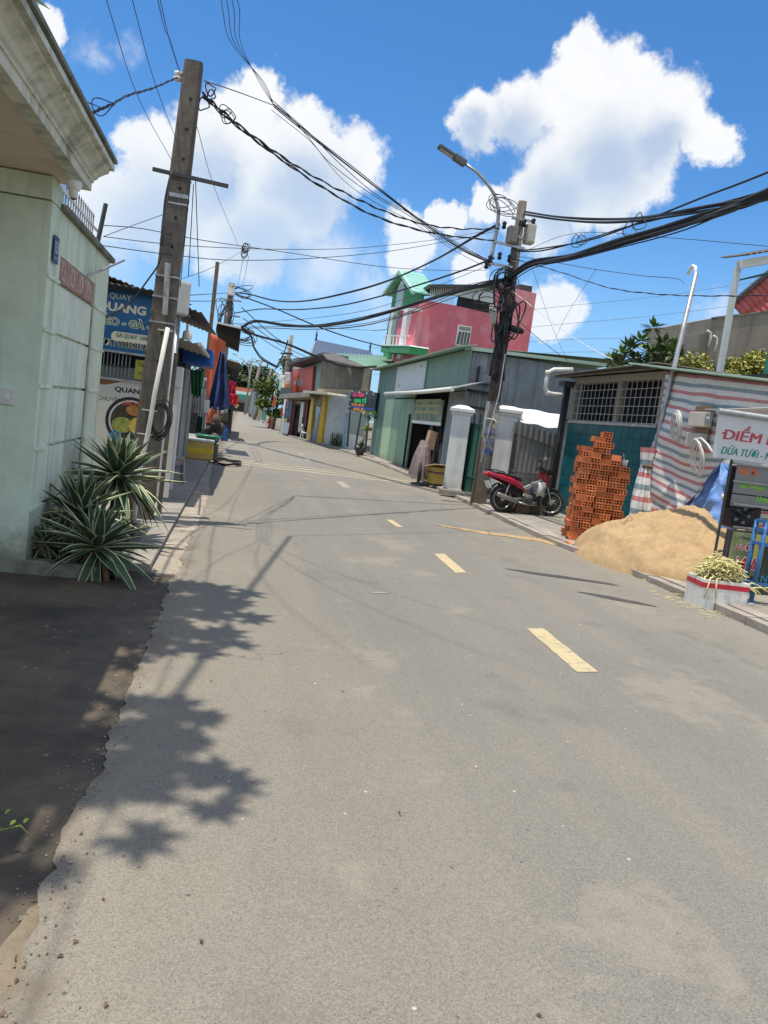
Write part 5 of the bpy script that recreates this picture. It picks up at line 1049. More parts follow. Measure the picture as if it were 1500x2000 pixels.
for r_ in range(3):
    for cidx in range(6):
        for k in range(heights[r_][cidx]):
            edge = r_ == 0 or cidx == 0 or (cidx == 5) or k >= min(heights[min(r_ + 1, 2)][cidx], heights[r_ - 1][cidx] if r_ else 99, heights[r_][min(cidx + 1, 5)], heights[r_][cidx - 1]) - 1
            if r_ > 0 and k < heights[r_ - 1][cidx] and cidx > 0 and not (cidx == 4 and k >= heights[r_][5]): edge = edge and k >= heights[r_ - 1][cidx] - 1
            if not edge or nb >= 298: continue
            o = bpy.data.objects.new('brick', bmesh_); COL.objects.link(o); o.parent = stack; nb += 1
            sp_w = 1.0 if k > 4 else 1.03
            lx = (cidx - 2.6) * (BW + 0.006) * sp_w + ru(-.026, .026) - (0.012 if k % 2 else -0.008); ly = (r_ - 1.0) * (BL + 0.012) * sp_w + ru(-.02, .02); rz = ru(-.08, .08)
            q = rnd()
            if q < 0.16 and r_ == 0: rz += math.pi / 2
            elif cidx == 0 and q < 0.62: rz -= math.pi / 2
            elif q < 0.2: rz += math.pi
            o.matrix_local = Matrix.Translation(-bpos) @ RS @ Matrix.Translation((lx, ly, 0.03 + k * (BH + 0.0015))) @ Matrix.Rotation(rz, 4, 'Z')
for i in range(9):                                       # a few broken bits at its foot
    o = bpy.data.objects.new('broken_brick', bmesh_); COL.objects.link(o); o.parent = stack
    o.matrix_local = Matrix.Translation((ru(-.75, .3), ru(-.75, -.5), 0.02 + ru(0, .03))) @ Matrix.Rotation(ru(0, 6), 4, 'Z') @ Matrix.Rotation(ru(-.4, .4), 4, 'X') @ Matrix.Diagonal((ru(.4, .9), ru(.3, .8), ru(.4, .8), 1))
cup = V(RS @ V((0.22, -0.19, 0.03 + 15 * (BH + .0015)))); o = build('plastic_cup', MB().lathe([(0.04, 0), (0.055, 0.12), (0.05, 0.12), (0.036, 0.006), (0, .006)], Matrix.Translation(cup), 14), mat('clear plastic', (0.62, .62, .6), .3, .1, 6, .02)); tag(o, 'empty pale plastic cup left on the right step of bricks', 'cup')
o = build('drinking_straw', MB().tube([cup + V((0.01, 0, .01)), cup + V((-.04, 0, .22))], .005, 5), M_white); tag(o, 'white drinking straw standing in the plastic cup', 'straw')
# ================================================================ red motorbike (built along local x, right side towards -y)
M_red = mat('red bike paint', (0.42, 0.012, 0.045), 0.3, 0.12, 6, 0.02, coat=0.5, dirt=((0.3, 0.1, 0.09), .3, 7)); M_silver = mat('silver bike paint', (0.5, 0.5, 0.48), 0.35, 0.1, 6, 0.02, metal=0.5); M_chrome = mat('dusty chrome', (0.55, 0.55, 0.53), 0.3, 0.15, 8, 0.02, metal=0.9); M_seat = mat('black vinyl seat', (0.02, 0.02, 0.022), .5, .2, 8, .1); M_tyre = mat('dusty tyre', (0.035, 0.033, 0.03), .9, .3, 9, .3); M_bplas = mat('black plastic', (0.018, 0.018, 0.019), .5, .2, 8, .05)
def sm(o, lev=1):
    md = o.modifiers.new('smooth', 'SUBSURF'); md.levels = lev; md.render_levels = lev; return o
def loft(secs, seg=10):
    """closed body through elliptical sections (x, y, z, half width y, half height z)"""
    bb = MB(); rings = []
    for (x, y, z, ry, rz) in secs: rings.append([bb.bm.verts.new((x, y + ry * math.cos(2 * math.pi * k / seg), z + rz * math.sin(2 * math.pi * k / seg))) for k in range(seg)])
    for A, B in zip(rings, rings[1:]):
        for k in range(seg):
            f = bb.bm.faces.new((A[k], A[(k + 1) % seg], B[(k + 1) % seg], B[k])); f.smooth = True
    bb.bm.faces.new(rings[0][::-1]); bb.bm.faces.new(rings[-1]); return bb
def wheel(parent, M, r, name='wheel'):
    """wheel in the local xz plane at matrix M"""
    T = M @ Matrix.Rotation(math.pi / 2, 4, 'X')
    prof = [(r - 0.075, -0.02), (r - 0.05, -0.042), (r - 0.012, -0.036), (r, -0.012), (r, 0.012), (r - 0.012, 0.036), (r - 0.05, 0.042), (r - 0.075, 0.02)]
    ty_ = build(name, MB().lathe(prof, T, 30), M_tyre, parent, local=True)
    b = MB(); pr = [(r - 0.085, -0.026), (r - 0.066, -0.03), (r - 0.072, 0), (r - 0.066, 0.03), (r - 0.085, 0.026), (r - 0.094, 0)]; b.lathe(pr + [pr[0]], T, 30); build('rim', b, M_chrome, ty_, local=True)
    b = MB(); b.lathe([(0.0, -0.06), (0.05, -0.055), (0.055, -0.03), (0.04, -0.02), (0.04, 0.02), (0.055, 0.03), (0.05, 0.055), (0, 0.06)], T, 14); build('hub', b, M_silver, ty_, local=True)
    for k in range(18):
        a = k * 2 * math.pi / 18; a2 = a + (0.5 if k % 2 else -0.5); z = 0.03 if k % 4 < 2 else -0.03
        b = MB(); b.tube([T @ V((0.045 * math.cos(a2), 0.045 * math.sin(a2), z)), T @ V(((r - 0.085) * math.cos(a), (r - 0.085) * math.sin(a), 0))], 0.0022, 4, cap=False); build('spoke', b, M_chrome, ty_, local=True)
    return ty_
ra, fa_ = PG(978, 1000, 0.08), PG(1083, 1008, 0.08)
bike = thing('motorbike', 'red and silver motorbike parked on its stand before the grey metal gate', 'motorbike', (ra.x, ra.y, 0.075), math.atan2(fa_.y - ra.y, fa_.x - ra.x))
bike.rotation_euler = (math.radians(-7), 0, math.atan2(fa_.y - ra.y, fa_.x - ra.x) - 0.03)
RW = 0.285; WB = 1.23
wheel(bike, Matrix.Translation((0, 0, RW)), RW)
head = V((WB - 0.17, 0, 0.80))
ST = Matrix.Translation((WB, 0, RW)) @ Matrix.Translation((-.05, 0, 0)) @ Matrix.Rotation(math.radians(-32), 4, 'Z') @ Matrix.Translation((.05, 0, 0))
wheel(bike, ST, RW)
def stp(x, y, z): return (Matrix.Translation((WB - .05, 0, 0)) @ Matrix.Rotation(math.radians(-32), 4, 'Z') @ Matrix.Translation((-WB + .05, 0, 0))) @ V((x, y, z))
fk = MB()
for s in (-1, 1): fk = MB(); fk.tube([stp(WB, s * 0.075, RW), stp(WB - 0.06, s * 0.08, 0.5), stp(WB - 0.17, s * 0.075, 0.80)], [0.02, 0.022, 0.018], 8); build('fork_leg', fk, M_chrome, bike, local=True)
b = MB(); T = ST @ Matrix.Rotation(math.pi / 2, 4, 'X')
b.sheet(lambda u, v: ST @ V(((RW + 0.03) * math.cos(math.radians(60 + 95 * u)), (v - .5) * 0.10, (RW + 0.03) * math.sin(math.radians(60 + 95 * u)) - 0.02 * (2 * v - 1) ** 2)), 12, 4, thick=0.006); build('front_mudguard', b, M_bplas, bike, local=True)
# body panels
seat = build('seat', loft([(-0.30, 0, 0.80, 0.05, 0.02), (-0.22, 0, 0.80, 0.11, 0.035), (0.0, 0, 0.775, 0.125, 0.04), (0.25, 0, 0.735, 0.12, 0.045), (0.42, 0, 0.70, 0.08, 0.04), (0.46, 0, 0.69, 0.04, 0.02)]), M_seat, bike, local=True)
for s in (-1, 1):
    bb = MB(); P = [(-0.42, 0.79, 0.035), (-0.34, 0.755, 0.07), (-0.1, 0.71, 0.125), (0.15, 0.65, 0.14), (0.36, 0.57, 0.12), (0.50, 0.47, 0.09)]; Hh = [0.022, 0.04, 0.052, 0.06, 0.05, 0.02]
    def cowl(u, v, s=s):
        t = u * 5; i = min(4, int(t)); f = t - i; x = P[i][0] + (P[i + 1][0] - P[i][0]) * f; z = P[i][1] + (P[i + 1][1] - P[i][1]) * f; y = P[i][2] + (P[i + 1][2] - P[i][2]) * f; h = Hh[i] + (Hh[i + 1] - Hh[i]) * f
        q = v * 2 - 1; return V((x, s * (y + 0.025 * (1 - q * q)), z + h * q))
    bb.sheet(cowl, 16, 6, thick=0.008); build('side_cowl', bb, M_red, bike, local=True)
    bb = MB(); bb.sheet(lambda u, v, s=s: V((-0.05 + 0.5 * u, s * (0.10 + 0.02 * math.sin(math.pi * u)), 0.60 - 0.17 * v - 0.10 * u)), 8, 3, thick=0.01); build('under_panel', bb, M_bplas, bike, local=True)
    # leg shield: silver side lobe and red front
    bb = MB(); bb.sheet(lambda u, v, s=s: V((0.80 + 0.22 * u - 0.05 * v, s * (0.13 + 0.085 * math.sin(math.pi * u) * math.sin(math.pi * v)), 0.70 - 0.30 * v - 0.1 * (u - .5) ** 2)), 10, 10, thick=0.012); build('leg_shield', bb, M_silver, bike, local=True)
    bb = MB(); bb.sheet(lambda u, v, s=s: V((0.97 + 0.09 * u + 0.05 * v, s * (0.14 - 0.09 * u), 0.93 - 0.34 * v - 0.05 * u)), 6, 8, thick=0.01); build('front_cowl', bb, M_red, bike, local=True)
bb = loft([(1.03, 0, 0.80, 0.04, 0.14), (1.08, 0, 0.78, 0.09, 0.16), (1.12, 0, 0.74, 0.06, 0.13)]); build('front_cowl', bb, M_red, bike, local=True)
bb = MB(); bb.beam((0.42, 0, 0.48), (0.98, 0, 0.72), 0.085, 0.085, bev=0.015); build('frame_tunnel', bb, M_silver, bike, local=True)
bb = loft([(0.42, 0, 0.33, 0.05, 0.04), (0.5, 0, 0.33, 0.11, 0.10), (0.68, 0, 0.31, 0.115, 0.105), (0.76, 0, 0.33, 0.07, 0.07), (0.9, 0, 0.36, 0.06, 0.065), (0.95, 0, 0.36, 0.05, 0.05)]); build('engine', bb, mat('oily alloy', (0.16, 0.155, 0.145), .5, .35, 9, .15, metal=0.6), bike, local=True)
for k in range(5): bb = MB(); bb.obox(Matrix.Identity(4), (0.775 + .026 * k, -0.085, 0.28), (0.785 + .026 * k, 0.085, 0.45)); build('cooling_fin', bb, M_dsteel, bike, local=True)
ex = MB(); ex.tube([(0.86, -0.06, 0.27), (0.8, -0.1, 0.2), (0.55, -0.14, 0.2), (0.3, -0.155, 0.235)], 0.018, 8); build('exhaust_pipe', ex, M_chrome, bike, local=True)
ex = MB(); ex.tube([(0.32, -0.16, 0.23), (0.2, -0.16, 0.255), (-0.2, -0.165, 0.36), (-0.23, -0.165, 0.365)], [0.025, 0.048, 0.048, 0.03], 12); build('exhaust_muffler', ex, mat('dull muffler metal', (0.30, 0.29, 0.27), .45, .2, 6, .05, metal=.7), bike, local=True)
for s in (-1, 1):
    bb = MB(); bb.beam((0.4, s * 0.105, 0.32), (-0.05, s * 0.105, RW), 0.05, 0.03); build('swing_arm', bb, M_silver, bike, local=True)
    bb = MB(); bb.tube([(-0.02, s * 0.12, RW + .02), (0.08, s * 0.13, 0.62)], 0.016, 7); bb2_ = build('shock', bb, M_chrome, bike, local=True)
    bb = MB(); bb.tube([(0.0 + 0.02 * math.cos(.9 * k) + .012 * k * .5, s * 0.122 + 0.02 * math.sin(.9 * k) , RW + .08 + .0145 * k) for k in range(20)], 0.006, 4); build('spring', bb, M_red, bike, local=True)
bb = MB(); bb.sheet(lambda u, v: V((-0.02 + (RW + 0.045) * math.cos(math.radians(70 + 100 * u)), (v - .5) * 0.13, RW + (RW + 0.045) * math.sin(math.radians(70 + 100 * u)))), 12, 3, thick=0.008); build('rear_mudguard', bb, M_bplas, bike, local=True)
bb = MB(); bb.obox(Matrix.Translation((-0.37, 0, 0.56)) @ Matrix.Rotation(-.5, 4, 'Y'), (-0.008, -0.08, -0.09), (0.004, 0.08, 0.07)); build('number_plate', bb, M_white, bike, local=True)
bb = loft([(-0.47, 0, 0.76, 0.03, 0.02), (-0.44, 0, 0.76, 0.06, 0.04), (-0.37, 0, 0.75, 0.07, 0.05)]); build('tail_light', bb, mat('red lamp', (0.45, 0.01, 0.02), .2, .05, 5, 0), bike, local=True)
bb = MB(); bb.tube([(-0.05, -.12, .82), (-0.3, -.11, .855), (-.4, -0.05, .86), (-.4, .05, .86), (-.3, .11, .855), (-.05, .12, .82)], 0.012, 6); build('grab_rail', bb, M_bplas, bike, local=True)
hb = [stp(WB - .33, -0.33, 1.0), stp(WB - .25, -0.22, 0.985), stp(WB - .2, -0.08, .95), stp(WB - .2, 0.08, .95), stp(WB - .25, 0.22, 0.985), stp(WB - .33, 0.33, 1.0)]
build('handlebar', MB().tube(hb, 0.013, 7), M_bplas, bike, local=True)
for s, i in ((-1, 0), (1, 5)):
    build('grip', MB().tube([hb[i], hb[i].lerp(hb[1 if s < 0 else 4], .8)], 0.02, 8), M_black, bike, local=True)
    m0 = hb[1 if s < 0 else 4]; m1 = m0 + V((0.03, s * 0.05, 0.2)); build('mirror_stalk', MB().tube([m0, m0 + V((0.01, s * .01, .1)), m1], 0.007, 6), M_bplas, bike, local=True)
    build('mirror', MB().lathe([(0, -.012), (0.045, -.01), (0.05, 0), (0.045, .008), (0, .008)], Matrix.Translation(m1) @ Matrix.Rotation(1.4, 4, 'Y') @ Matrix.Diagonal((.8, 1.2, 1, 1)), 14), M_bplas if s > 0 else M_chrome, bike, local=True)
hl = stp(WB - .1, 0, .9)
build('headlamp_cowl', loft([(WB - .30, -.03, .95, .09, .05), (WB - .2, -.04, .95, .12, .075), (WB - .1, -.05, .92, .10, .07), (WB - .06, -.055, .90, .06, .05)]), M_bplas, bike, local=True)
build('headlamp', MB().lathe([(0, .03), (.05, .02), (.065, 0), (.05, -.02)], Matrix.Translation(hl + V((.03, -.03, 0))) @ Matrix.Rotation(1.35, 4, 'Y') @ Matrix.Rotation(-.3, 4, 'X'), 14), glass('lamp glass', (.5, .5, .5), .1), bike, local=True)
build('speedometer', MB().obox(Matrix.Translation(stp(WB - .24, 0, .985)), (-.05, -.06, -.02), (.05, .06, .02), .01), M_dsteel, bike, local=True)
build('side_stand', MB().tube([(0.45, .1, .25), (0.38, .26, -0.03)], 0.014, 6), M_chrome, bike, local=True)
for s in (-1, 1): build('footrest', MB().tube([(0.55, s * .1, .22), (0.55, s * .24, .22)], 0.018, 7), M_black, bike, local=True)
build('chain_guard', MB().beam((0.4, .12, .34), (0.02, .12, .30), .03, .09), M_bplas, bike, local=True)
# dark planks/box lying behind the bike
for i, (pa, w_) in enumerate((((998, 1005), .3), ((1030, 1008), .34), ((1052, 1010), .32), ((1074, 1012), .25))):
    p = PG(*pa, 0.08) + V((0.05, 0.55, 0)); o = build('crate', MB().obox(Matrix.Translation(p) @ Matrix.Rotation(.1, 4, 'Z'), (-w_ / 2, -.1, 0), (w_ / 2 - .02, .15, .2), .006), M_wood if i % 2 else mat('olive crate', (.07, .068, .035), .8, .3, 5, .2)); tag(o, ('first olive wooden crate from the left behind the red motorbike', 'brown wooden crate second from the left behind the red motorbike', 'olive wooden crate under the engine of the red motorbike', 'rightmost brown crate behind the front wheel of the red motorbike')[i], 'crate', 'crates behind the motorbike')
# ================================================================ white gate pillars, green gate
random.seed(41)
def pillar(px, py, h, w_, ang, label):
    p = PG(px, py, 0.07); r = thing('gate_pillar', label, 'pillar', (p.x, p.y, 0.05), ang, group='white gate pillars')
    build('shaft', MB().obox(Matrix.Identity(4), (0, 0, 0), (w_, w_ * .85, h), .008), M_wpil, r, local=True)
    build('base', MB().obox(Matrix.Identity(4), (-.03, -.03, -.02), (w_ + .03, w_ * .85 + .03, .10), .008), M_wpil, r, local=True)
    bb = MB(); bb.obox(Matrix.Identity(4), (-.035, -.035, h), (w_ + .035, w_ * .85 + .035, h + .07), .01); build('cap_moulding', bb, M_wpil, r, local=True)
    bb = MB(); bb.obox(Matrix.Identity(4), (-.085, -.085, h + .07), (w_ + .085, w_ * .85 + .085, h + .15), .012); cc = build('cap', bb, M_wpil, r, local=True)
    bb = MB(); q = [(-.085, -.085), (w_ + .085, -.085), (w_ + .085, w_ * .85 + .085), (-.085, w_ * .85 + .085)]; c_ = V((w_ / 2, w_ * .42, h + .24))
    for i in range(4): a, b_ = q[i], q[(i + 1) % 4]; bb.face([(a[0], a[1], h + .15), (b_[0], b_[1], h + .15), (c_.x + (b_[0] - c_.x) * .35, c_.y + (b_[1] - c_.y) * .35, c_.z), (c_.x + (a[0] - c_.x) * .35, c_.y + (a[1] - c_.y) * .35, c_.z)])
    bb.face([(c_.x + (a[0] - c_.x) * .35, c_.y + (a[1] - c_.y) * .35, c_.z) for a in q]); build('cap_top', bb, M_wpil, cc, local=True); return r, p
ANG = math.radians(-15)
pl1, g1 = pillar(864, 958, 1.98, 0.46, ANG, 'left white gate pillar with moulded cap beside the goods doorway')
pl2, g2 = pillar(944, 973, 2.08, 0.56, ANG, 'right white gate pillar shaded by the tangled utility pole')
M_gate = mat('green gate paint', (0.04, 0.135, 0.105), .45, .15, 5, .08, dirt=((.03, .1, .08), .5, 4)); M_gdk = mat('dark green frame', (0.015, 0.065, 0.05), .5, .2, 5, .05)
ga = PG(895, 960, .07) + V((.05, .1, 0)); gb = PG(944, 976, .07) + V((.02, .12, 0)); gate = thing('green_gate', 'tall green sheet metal gate with vertical bars between the white pillars', 'gate', ga)
d = (gb - ga); gl = d.length; d.normalize(); nrm = V((-d.y, d.x, 0)); nrm = nrm if nrm.y < 0 else -nrm
def gp_(t, z, o=0.0): return V((ga.x + d.x * t, ga.y + d.y * t, z)) + nrm * o
bb = MB(); bb.beam(gp_(0, 1.0), gp_(gl, 1.0), .02, 1.72); build('sheet_panel', bb, M_gate, gate)
for t in [gl * i / 4 for i in range(5)]: build('frame_bar', MB().beam(gp_(t, .12, .02), gp_(t, 2.02 + .08 * math.sin(3.1 * t / gl), .02), .035), M_gdk, gate)
for t in [gl * (i + .5) / 16 for i in range(16)]: build('lower_bar', MB().beam(gp_(t, .14, .02), gp_(t, .52, .02), .014), M_gate, gate)
for z in (.14, .53, 1.84): build('rail', MB().beam(gp_(0, z, .022), gp_(gl, z, .022), .03), M_gdk if z > 1 else M_gate, gate)
# low plinth joining the pillars
o = build('plinth', MB().beam(PG(862, 960, 0.1) + V((0, .1, 0)), gb + V((0, .1, .03)), .3, .12), M_conc); tag(o, 'low concrete plinth under the left white pillar and green gate', 'plinth')
# ================================================================ grey ribbed metal gate with bent awning strip and white tarpaulin
GY = 17.75
mg = thing('metal_gate', 'grey ribbed metal gate behind the red motorbike', 'gate', (6.9, GY, 0.05))
xa, xb = PY(992, 960, GY).x, PY(1084, 900, GY).x + .02; zt = PY(1000, 846, GY).z
M_rib = mat('grey ribbed sheet', (0.36, 0.35, 0.33), .5, .12, 3, .1, metal=.3, streak=((.16, .15, .13), .5, 9), dirt=((.2, .19, .17), .4, 2))
n = 9
for i in range(n):
    x0_, x1_ = xa + (xb - xa) * i / n, xa + (xb - xa) * (i + 1) / n; bb = MB(); w_ = x1_ - x0_
    bb.prism([(x0_ + .004, GY, .1), (x0_ + w_ * .30, GY, .1), (x0_ + w_ * .38, GY - .035, .1), (x0_ + w_ * .86, GY - .035, .1), (x0_ + w_ * .94, GY, .1), (x1_ - .002, GY, .1), (x1_ - .002, GY + .01, .1), (x0_ + .004, GY + .01, .1)], (0, 0, zt - .1)); build('metal_panel', bb, M_rib, mg)
for z in (.72, .82): build('rail', MB().box((xa, GY - .055, z), (xb, GY - .036, z + .035)), M_rib, mg)
for x_ in (xa - .03, xb): build('post', MB().box((x_ - .03, GY - .05, .05), (x_ + .03, GY + .03, zt + .05)), M_dsteel, mg)
c = [PY(1004, 823, GY - .15), PY(1100, 852, GY - .15), PY(1097, 878, GY - .12), PY(1001, 844, GY - .12)]
f0 = bil(*c); bb = MB(); bb.sheet(lambda u, v: f0(u, v) + V((0, -.022 * (0, 1, 1, 0)[int(round(u * 36)) % 4], 0)), 36, 2, thick=.004, smooth=False); build('bent_strip', bb, M_rib, mg)
o = cloth('tarpaulin', [PY(1003, 794, GY + .6), PY(1104, 812, GY + .6), PY(1102, 840, GY - .1), PY(1018, 824, GY - .1)], M_white, 2, .02); tag(o, 'white tarpaulin sheet stretched above the grey ribbed gate', 'tarpaulin')
# dark dry shrub in pot by the right pillar
p = PG(1000, 972, 0.08) + V((.1, .1, 0)); sb = thing('potted_shrub', 'dark scraggly potted shrub against the right white pillar', 'plant', p)
build('pot', MB().lathe([(.09, 0), (.12, .18), (.13, .2), (.11, .2), (.08, .05), (0, .05)], Matrix.Translation(p), 14), M_dsteel, sb)
bb = MB()
for i in range(26):
    a = ru(0, 6.28); q0 = p + V((0, 0, .2)); q1 = q0 + V((.14 * math.cos(a), .10 * math.sin(a), ru(.15, .4))); q2 = q1 + V((ru(-.1, .1), ru(-.08, .08), ru(.1, .35))); bb.tube([q0, q1, q2], [.007, .005, .002], 4)
bt = build('twigs', bb, mat('dark twig', (.03, .026, .02), .9, .3, 5, 0), sb); stuff(bt)
bb = MB()
for i in range(120):
    a = ru(0, 6.28); q = p + V((ru(0, .2) * math.cos(a), ru(0, .15) * math.sin(a), ru(.35, .9))); bb.obox(Matrix.Translation(q) @ Matrix.Rotation(ru(0, 6), 4, 'Z') @ Matrix.Rotation(ru(-1, 1), 4, 'X'), (-.02, -.012, 0), (.02, .012, .001))
stuff(build('leaves', bb, M_lead, sb))
# ================================================================ grey blue shed wall behind, Y = 21
WY = 21.0; WX = 6.02
shed = thing('metal_shed', 'grey blue corrugated shed wall rising behind the white pillars', 'shed', (8.2, WY, 0))
build('wall', MB().box((WX + .03, WY + .03, 0), (11.2, WY + .12, 3.86)), M_shed, shed)
x = WX
for i, w_ in enumerate((.58, .42, 1.06, 1.06, 1.06, 1.0)):
    bb = MB(); bb.corr((x + w_ - .006, WY - .004 * (i % 2), 0), (-w_ + .008, 0, 0), (0, 0, 3.84), .105, .014, thick=.003, rib=True); build('metal_sheet', bb, M_shed if i != 0 else M_zinc, shed); x += w_
for px_, py_, pb in ((932, 782, 1110),): a = PY(px_, py_ + 20, WY); build('flashing_rail', MB().box((WX, WY - .04, 2.3), (9.6, WY - .018, 2.36)), M_dsteel, shed)
build('roof_edge', MB().beam((WX - .15, WY - .1, 3.90), (11.4, WY - .1, 4.06), .14, .09), M_flash, shed)
bb = MB(); bb.corr((WX - .25, WY - .15, 3.93), (0, 15.2, 0), (5.6, 0, .35), .15, .014); build('roof_sheet', bb, M_green, shed)
a = PY(945, 735, WY); vb = thing('window_box', 'small dark rusted window frame hung on the grey shed wall', 'window frame', a + V((0, -.1, -.2)))
for lo, hi in (((-.2, -.12, -.2), (-.16, 0, .25)), ((-.2, -.16, -.22), (.22, 0, -.18))): build('bar', MB().obox(Matrix.Translation(a), lo, hi), M_dsteel, vb)
build('sheet', MB().obox(Matrix.Translation(a), (-.15, -.05, -.17), (.2, -.03, .05)), M_shed, vb)
# ================================================================ green warehouse front, X = 5.98
FX = 5.98
wh_ = thing('warehouse', 'long green metal shop front with sloping eave and white upper board', 'shop', (FX, 27, 0))
def wy(px, py): return PX(px, py, FX).y
def wz(px, py): return PX(px, py, FX).z
W0, W1 = 20.6, 34.9
def panel(name, ya, yb, za, zb, m, d=.0, t=.05): return build(name, MB().box((FX - d, ya + .006, za), (FX - d + t, yb - .006, zb)), m, wh_)
ytop = lambda y: 3.86 + .006 * (y - 20)
M_gdoor = mat('green door sheet', (0.21, 0.36, 0.24), .5, .1, 2, .06, streak=((.1, .15, .11), .5, 5), splash=((.2, .18, .13), .75, .4)); M_gpale = mat('pale green strip', (0.40, 0.56, 0.35), .5, .08, 2, .05, splash=((.2, .18, .13), .75, .4)); M_gdark = mat('deep green sheet', (0.12, 0.21, 0.17), .5, .12, 2, .06)
for (ya, yb, za, zb, m, d) in ((32.4, W1, .05, 3.9, M_gdark, 0), (30.6, 32.4, .05, 2.55, M_gpale, .015), (30.6, 32.4, 2.55, 3.9, M_gdark, 0), (28.7, 30.6, .05, 2.55, M_gdoor, .01), (26.9, 28.7, .05, 2.55, M_gdoor, .012)): panel('wall_panel', ya, yb, za, zb, m, d)
for y in (33.2, 34.0): build('panel_seam', MB().box((FX - .012, y, .1), (FX, y + .03, 3.7)), M_gdark, wh_)
for i in range(7): yy = 26.9 - i * .001; ya = 20.7 + (26.9 - 20.7) * i / 7; panel('upper_panel', ya, ya + 6.2 / 7, 2.75, 3.88, M_green, 0)
panel('upper_panel', 26.9, 30.6, 2.6, 3.88, M_green, .001)
wb_ = build('white_board', MB().box((FX - .06, wy(833, 735), wz(833, 762)), (FX - .02, wy(776, 745), wz(830, 706))), mat('blank white board', (.62, .66, .66), .5, .06, 2, .03, streak=((.45, .5, .5), .4, 6)), wh_)
for k, (q, w_) in enumerate((((782, 756), .5), ((782, 772), .3), ((826, 702), .25), ((826, 718), .3))): build('bolt_mark', MB().box((FX - .062, wy(*q) - .12, wz(*q)), (FX - .058, wy(*q) + .1, wz(*q) + .09)), M_shed, wb_)
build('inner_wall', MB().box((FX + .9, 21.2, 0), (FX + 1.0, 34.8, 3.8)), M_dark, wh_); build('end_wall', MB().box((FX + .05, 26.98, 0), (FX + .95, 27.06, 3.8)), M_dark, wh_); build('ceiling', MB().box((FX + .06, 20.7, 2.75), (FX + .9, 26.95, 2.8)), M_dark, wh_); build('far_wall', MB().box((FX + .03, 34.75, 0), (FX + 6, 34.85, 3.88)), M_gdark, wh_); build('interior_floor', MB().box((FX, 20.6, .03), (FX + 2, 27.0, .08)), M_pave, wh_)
build('side_panel', MB().box((FX - .003, 20.62, .05), (FX + .06, 22.3, 2.72)), M_shed, wh_)
build('awning_pipe', MB().tube([PX(752, 769, FX - .7), PX(820, 766, FX - .7), PX(884, 760, FX - .7)], .06, 9), M_pvc, wh_)
bb = MB(); a, c = PX(753, 771, FX - .68), PX(893, 758, FX - .68); bb.corr((a.x, a.y, a.z), (0, c.y - a.y, c.z - a.z), (.72, 0, .25), .15, .012); build('awning_sheet', bb, M_zinc, wh_)
build('eave_sheet', MB().sheet(lambda u, v: V((FX - .45 + .5 * v, 20.3 + 15.4 * u, 3.88 + .10 * v + .004 * (u))), 30, 2, thick=.02), M_flash, wh_)
bb = MB(); bb.box((FX - .12, 26.95, .1), (FX - .05, 27.0, 2.0)); build('gate_handle', bb, M_dark, wh_)
# shop banner and dark goods in the doorway
bn = thing('shop_banner', 'faded green printed banner hanging over the dark shop doorway', 'banner', (FX - .1, 24, 2))
bn0, bn1 = wy(868, 830), wy(812, 815); z0_, z1_ = wz(868, 833), wz(868, 783)
M_ban = mat('faded banner print', (.16, .22, .16), .6, .55, 3.5, .02, dirt=((.42, .42, .26), .7, 4)); build('sheet', MB().box((FX - .12, bn0, z0_ + .1), (FX - .1, bn1, z1_)), M_ban, bn); build('strip', MB().box((FX - .125, bn0, z0_), (FX - .1, bn1, z0_ + .1)), M_white, bn)
for z in (.35, .55, .72): build('print_band', MB().box((FX - .124, bn0 + .3, z0_ + z), (FX - .12, bn1 - .3, z0_ + z + .09)), mat('ochre print', (.36, .35, .15), .6, .3, 9, 0), bn)
for k in range(34):
    y_, z_ = ru(20.9, 25.2), ru(.5, 1.95); o = build('hanging_goods', MB().obox(Matrix.Translation((FX + ru(.15, .8), y_, z_)) @ Matrix.Rotation(ru(-.3, .3), 4, 'X'), (-.03, -.09, -.28), (.03, .09, .2), .02), random.choice((M_black, M_dsteel, M_dsteel, M_poled, mat('grey goods', (.12, .12, .12), .7), mat('pale goods', (.34, .34, .3), .7), mat('ochre goods', (.2, .19, .07), .7)))); tag(o, 'one of the dark packets hanging in the goods shop doorway', 'packet', 'goods hanging in the dark shop doorway')
# covered motorbike, yellow box with cardboard
p = PG(818, 940, .08); cm = thing('covered_motorbike', 'motorbike under a dusty mauve cover in front of the green shop', 'motorbike', (p.x, p.y, .08), math.radians(75))
M_cov = mat('dusty mauve cover', (.17, .13, .13), .75, .12, 3, .3, 12)
def cov(u, v):
    a = 2 * math.pi * u; prof = ((0.0, 1.02), (.34, 1.0), (.62, .82), (.85, .5), (1.0, .20)); t = v * 4; i = min(3, int(t)); f = t - i; r_ = prof[i][0] + (prof[i + 1][0] - prof[i][0]) * f; z = prof[i][1] + (prof[i + 1][1] - prof[i][1]) * f
    x = .82 * r_ * math.cos(a); y = .30 * r_ ** .7 * math.sin(a) * (1 + .12 * math.sin(9 * a + 4 * v) * v); x *= 1 + .05 * math.sin(11 * a) * v
    z += (.16 if x > .2 else 0) * (1 - v) + .07 * noise.noise(V((x * 3, y * 5, z * 2))) + .1 * math.cos(a) * v
    return V((x, y, z))
bb = MB(); bb.sheet(cov, 56, 20); build('cover', bb, M_cov, cm, local=True); wheel(cm, Matrix.Translation((-.6, 0, .28)), .28); wheel(cm, Matrix.Translation((.6, 0, .28)), .28)
build('engine', MB().obox(Matrix.Identity(4), (-.35, -.16, .12), (.4, .16, .5), .05), M_black, cm, local=True)
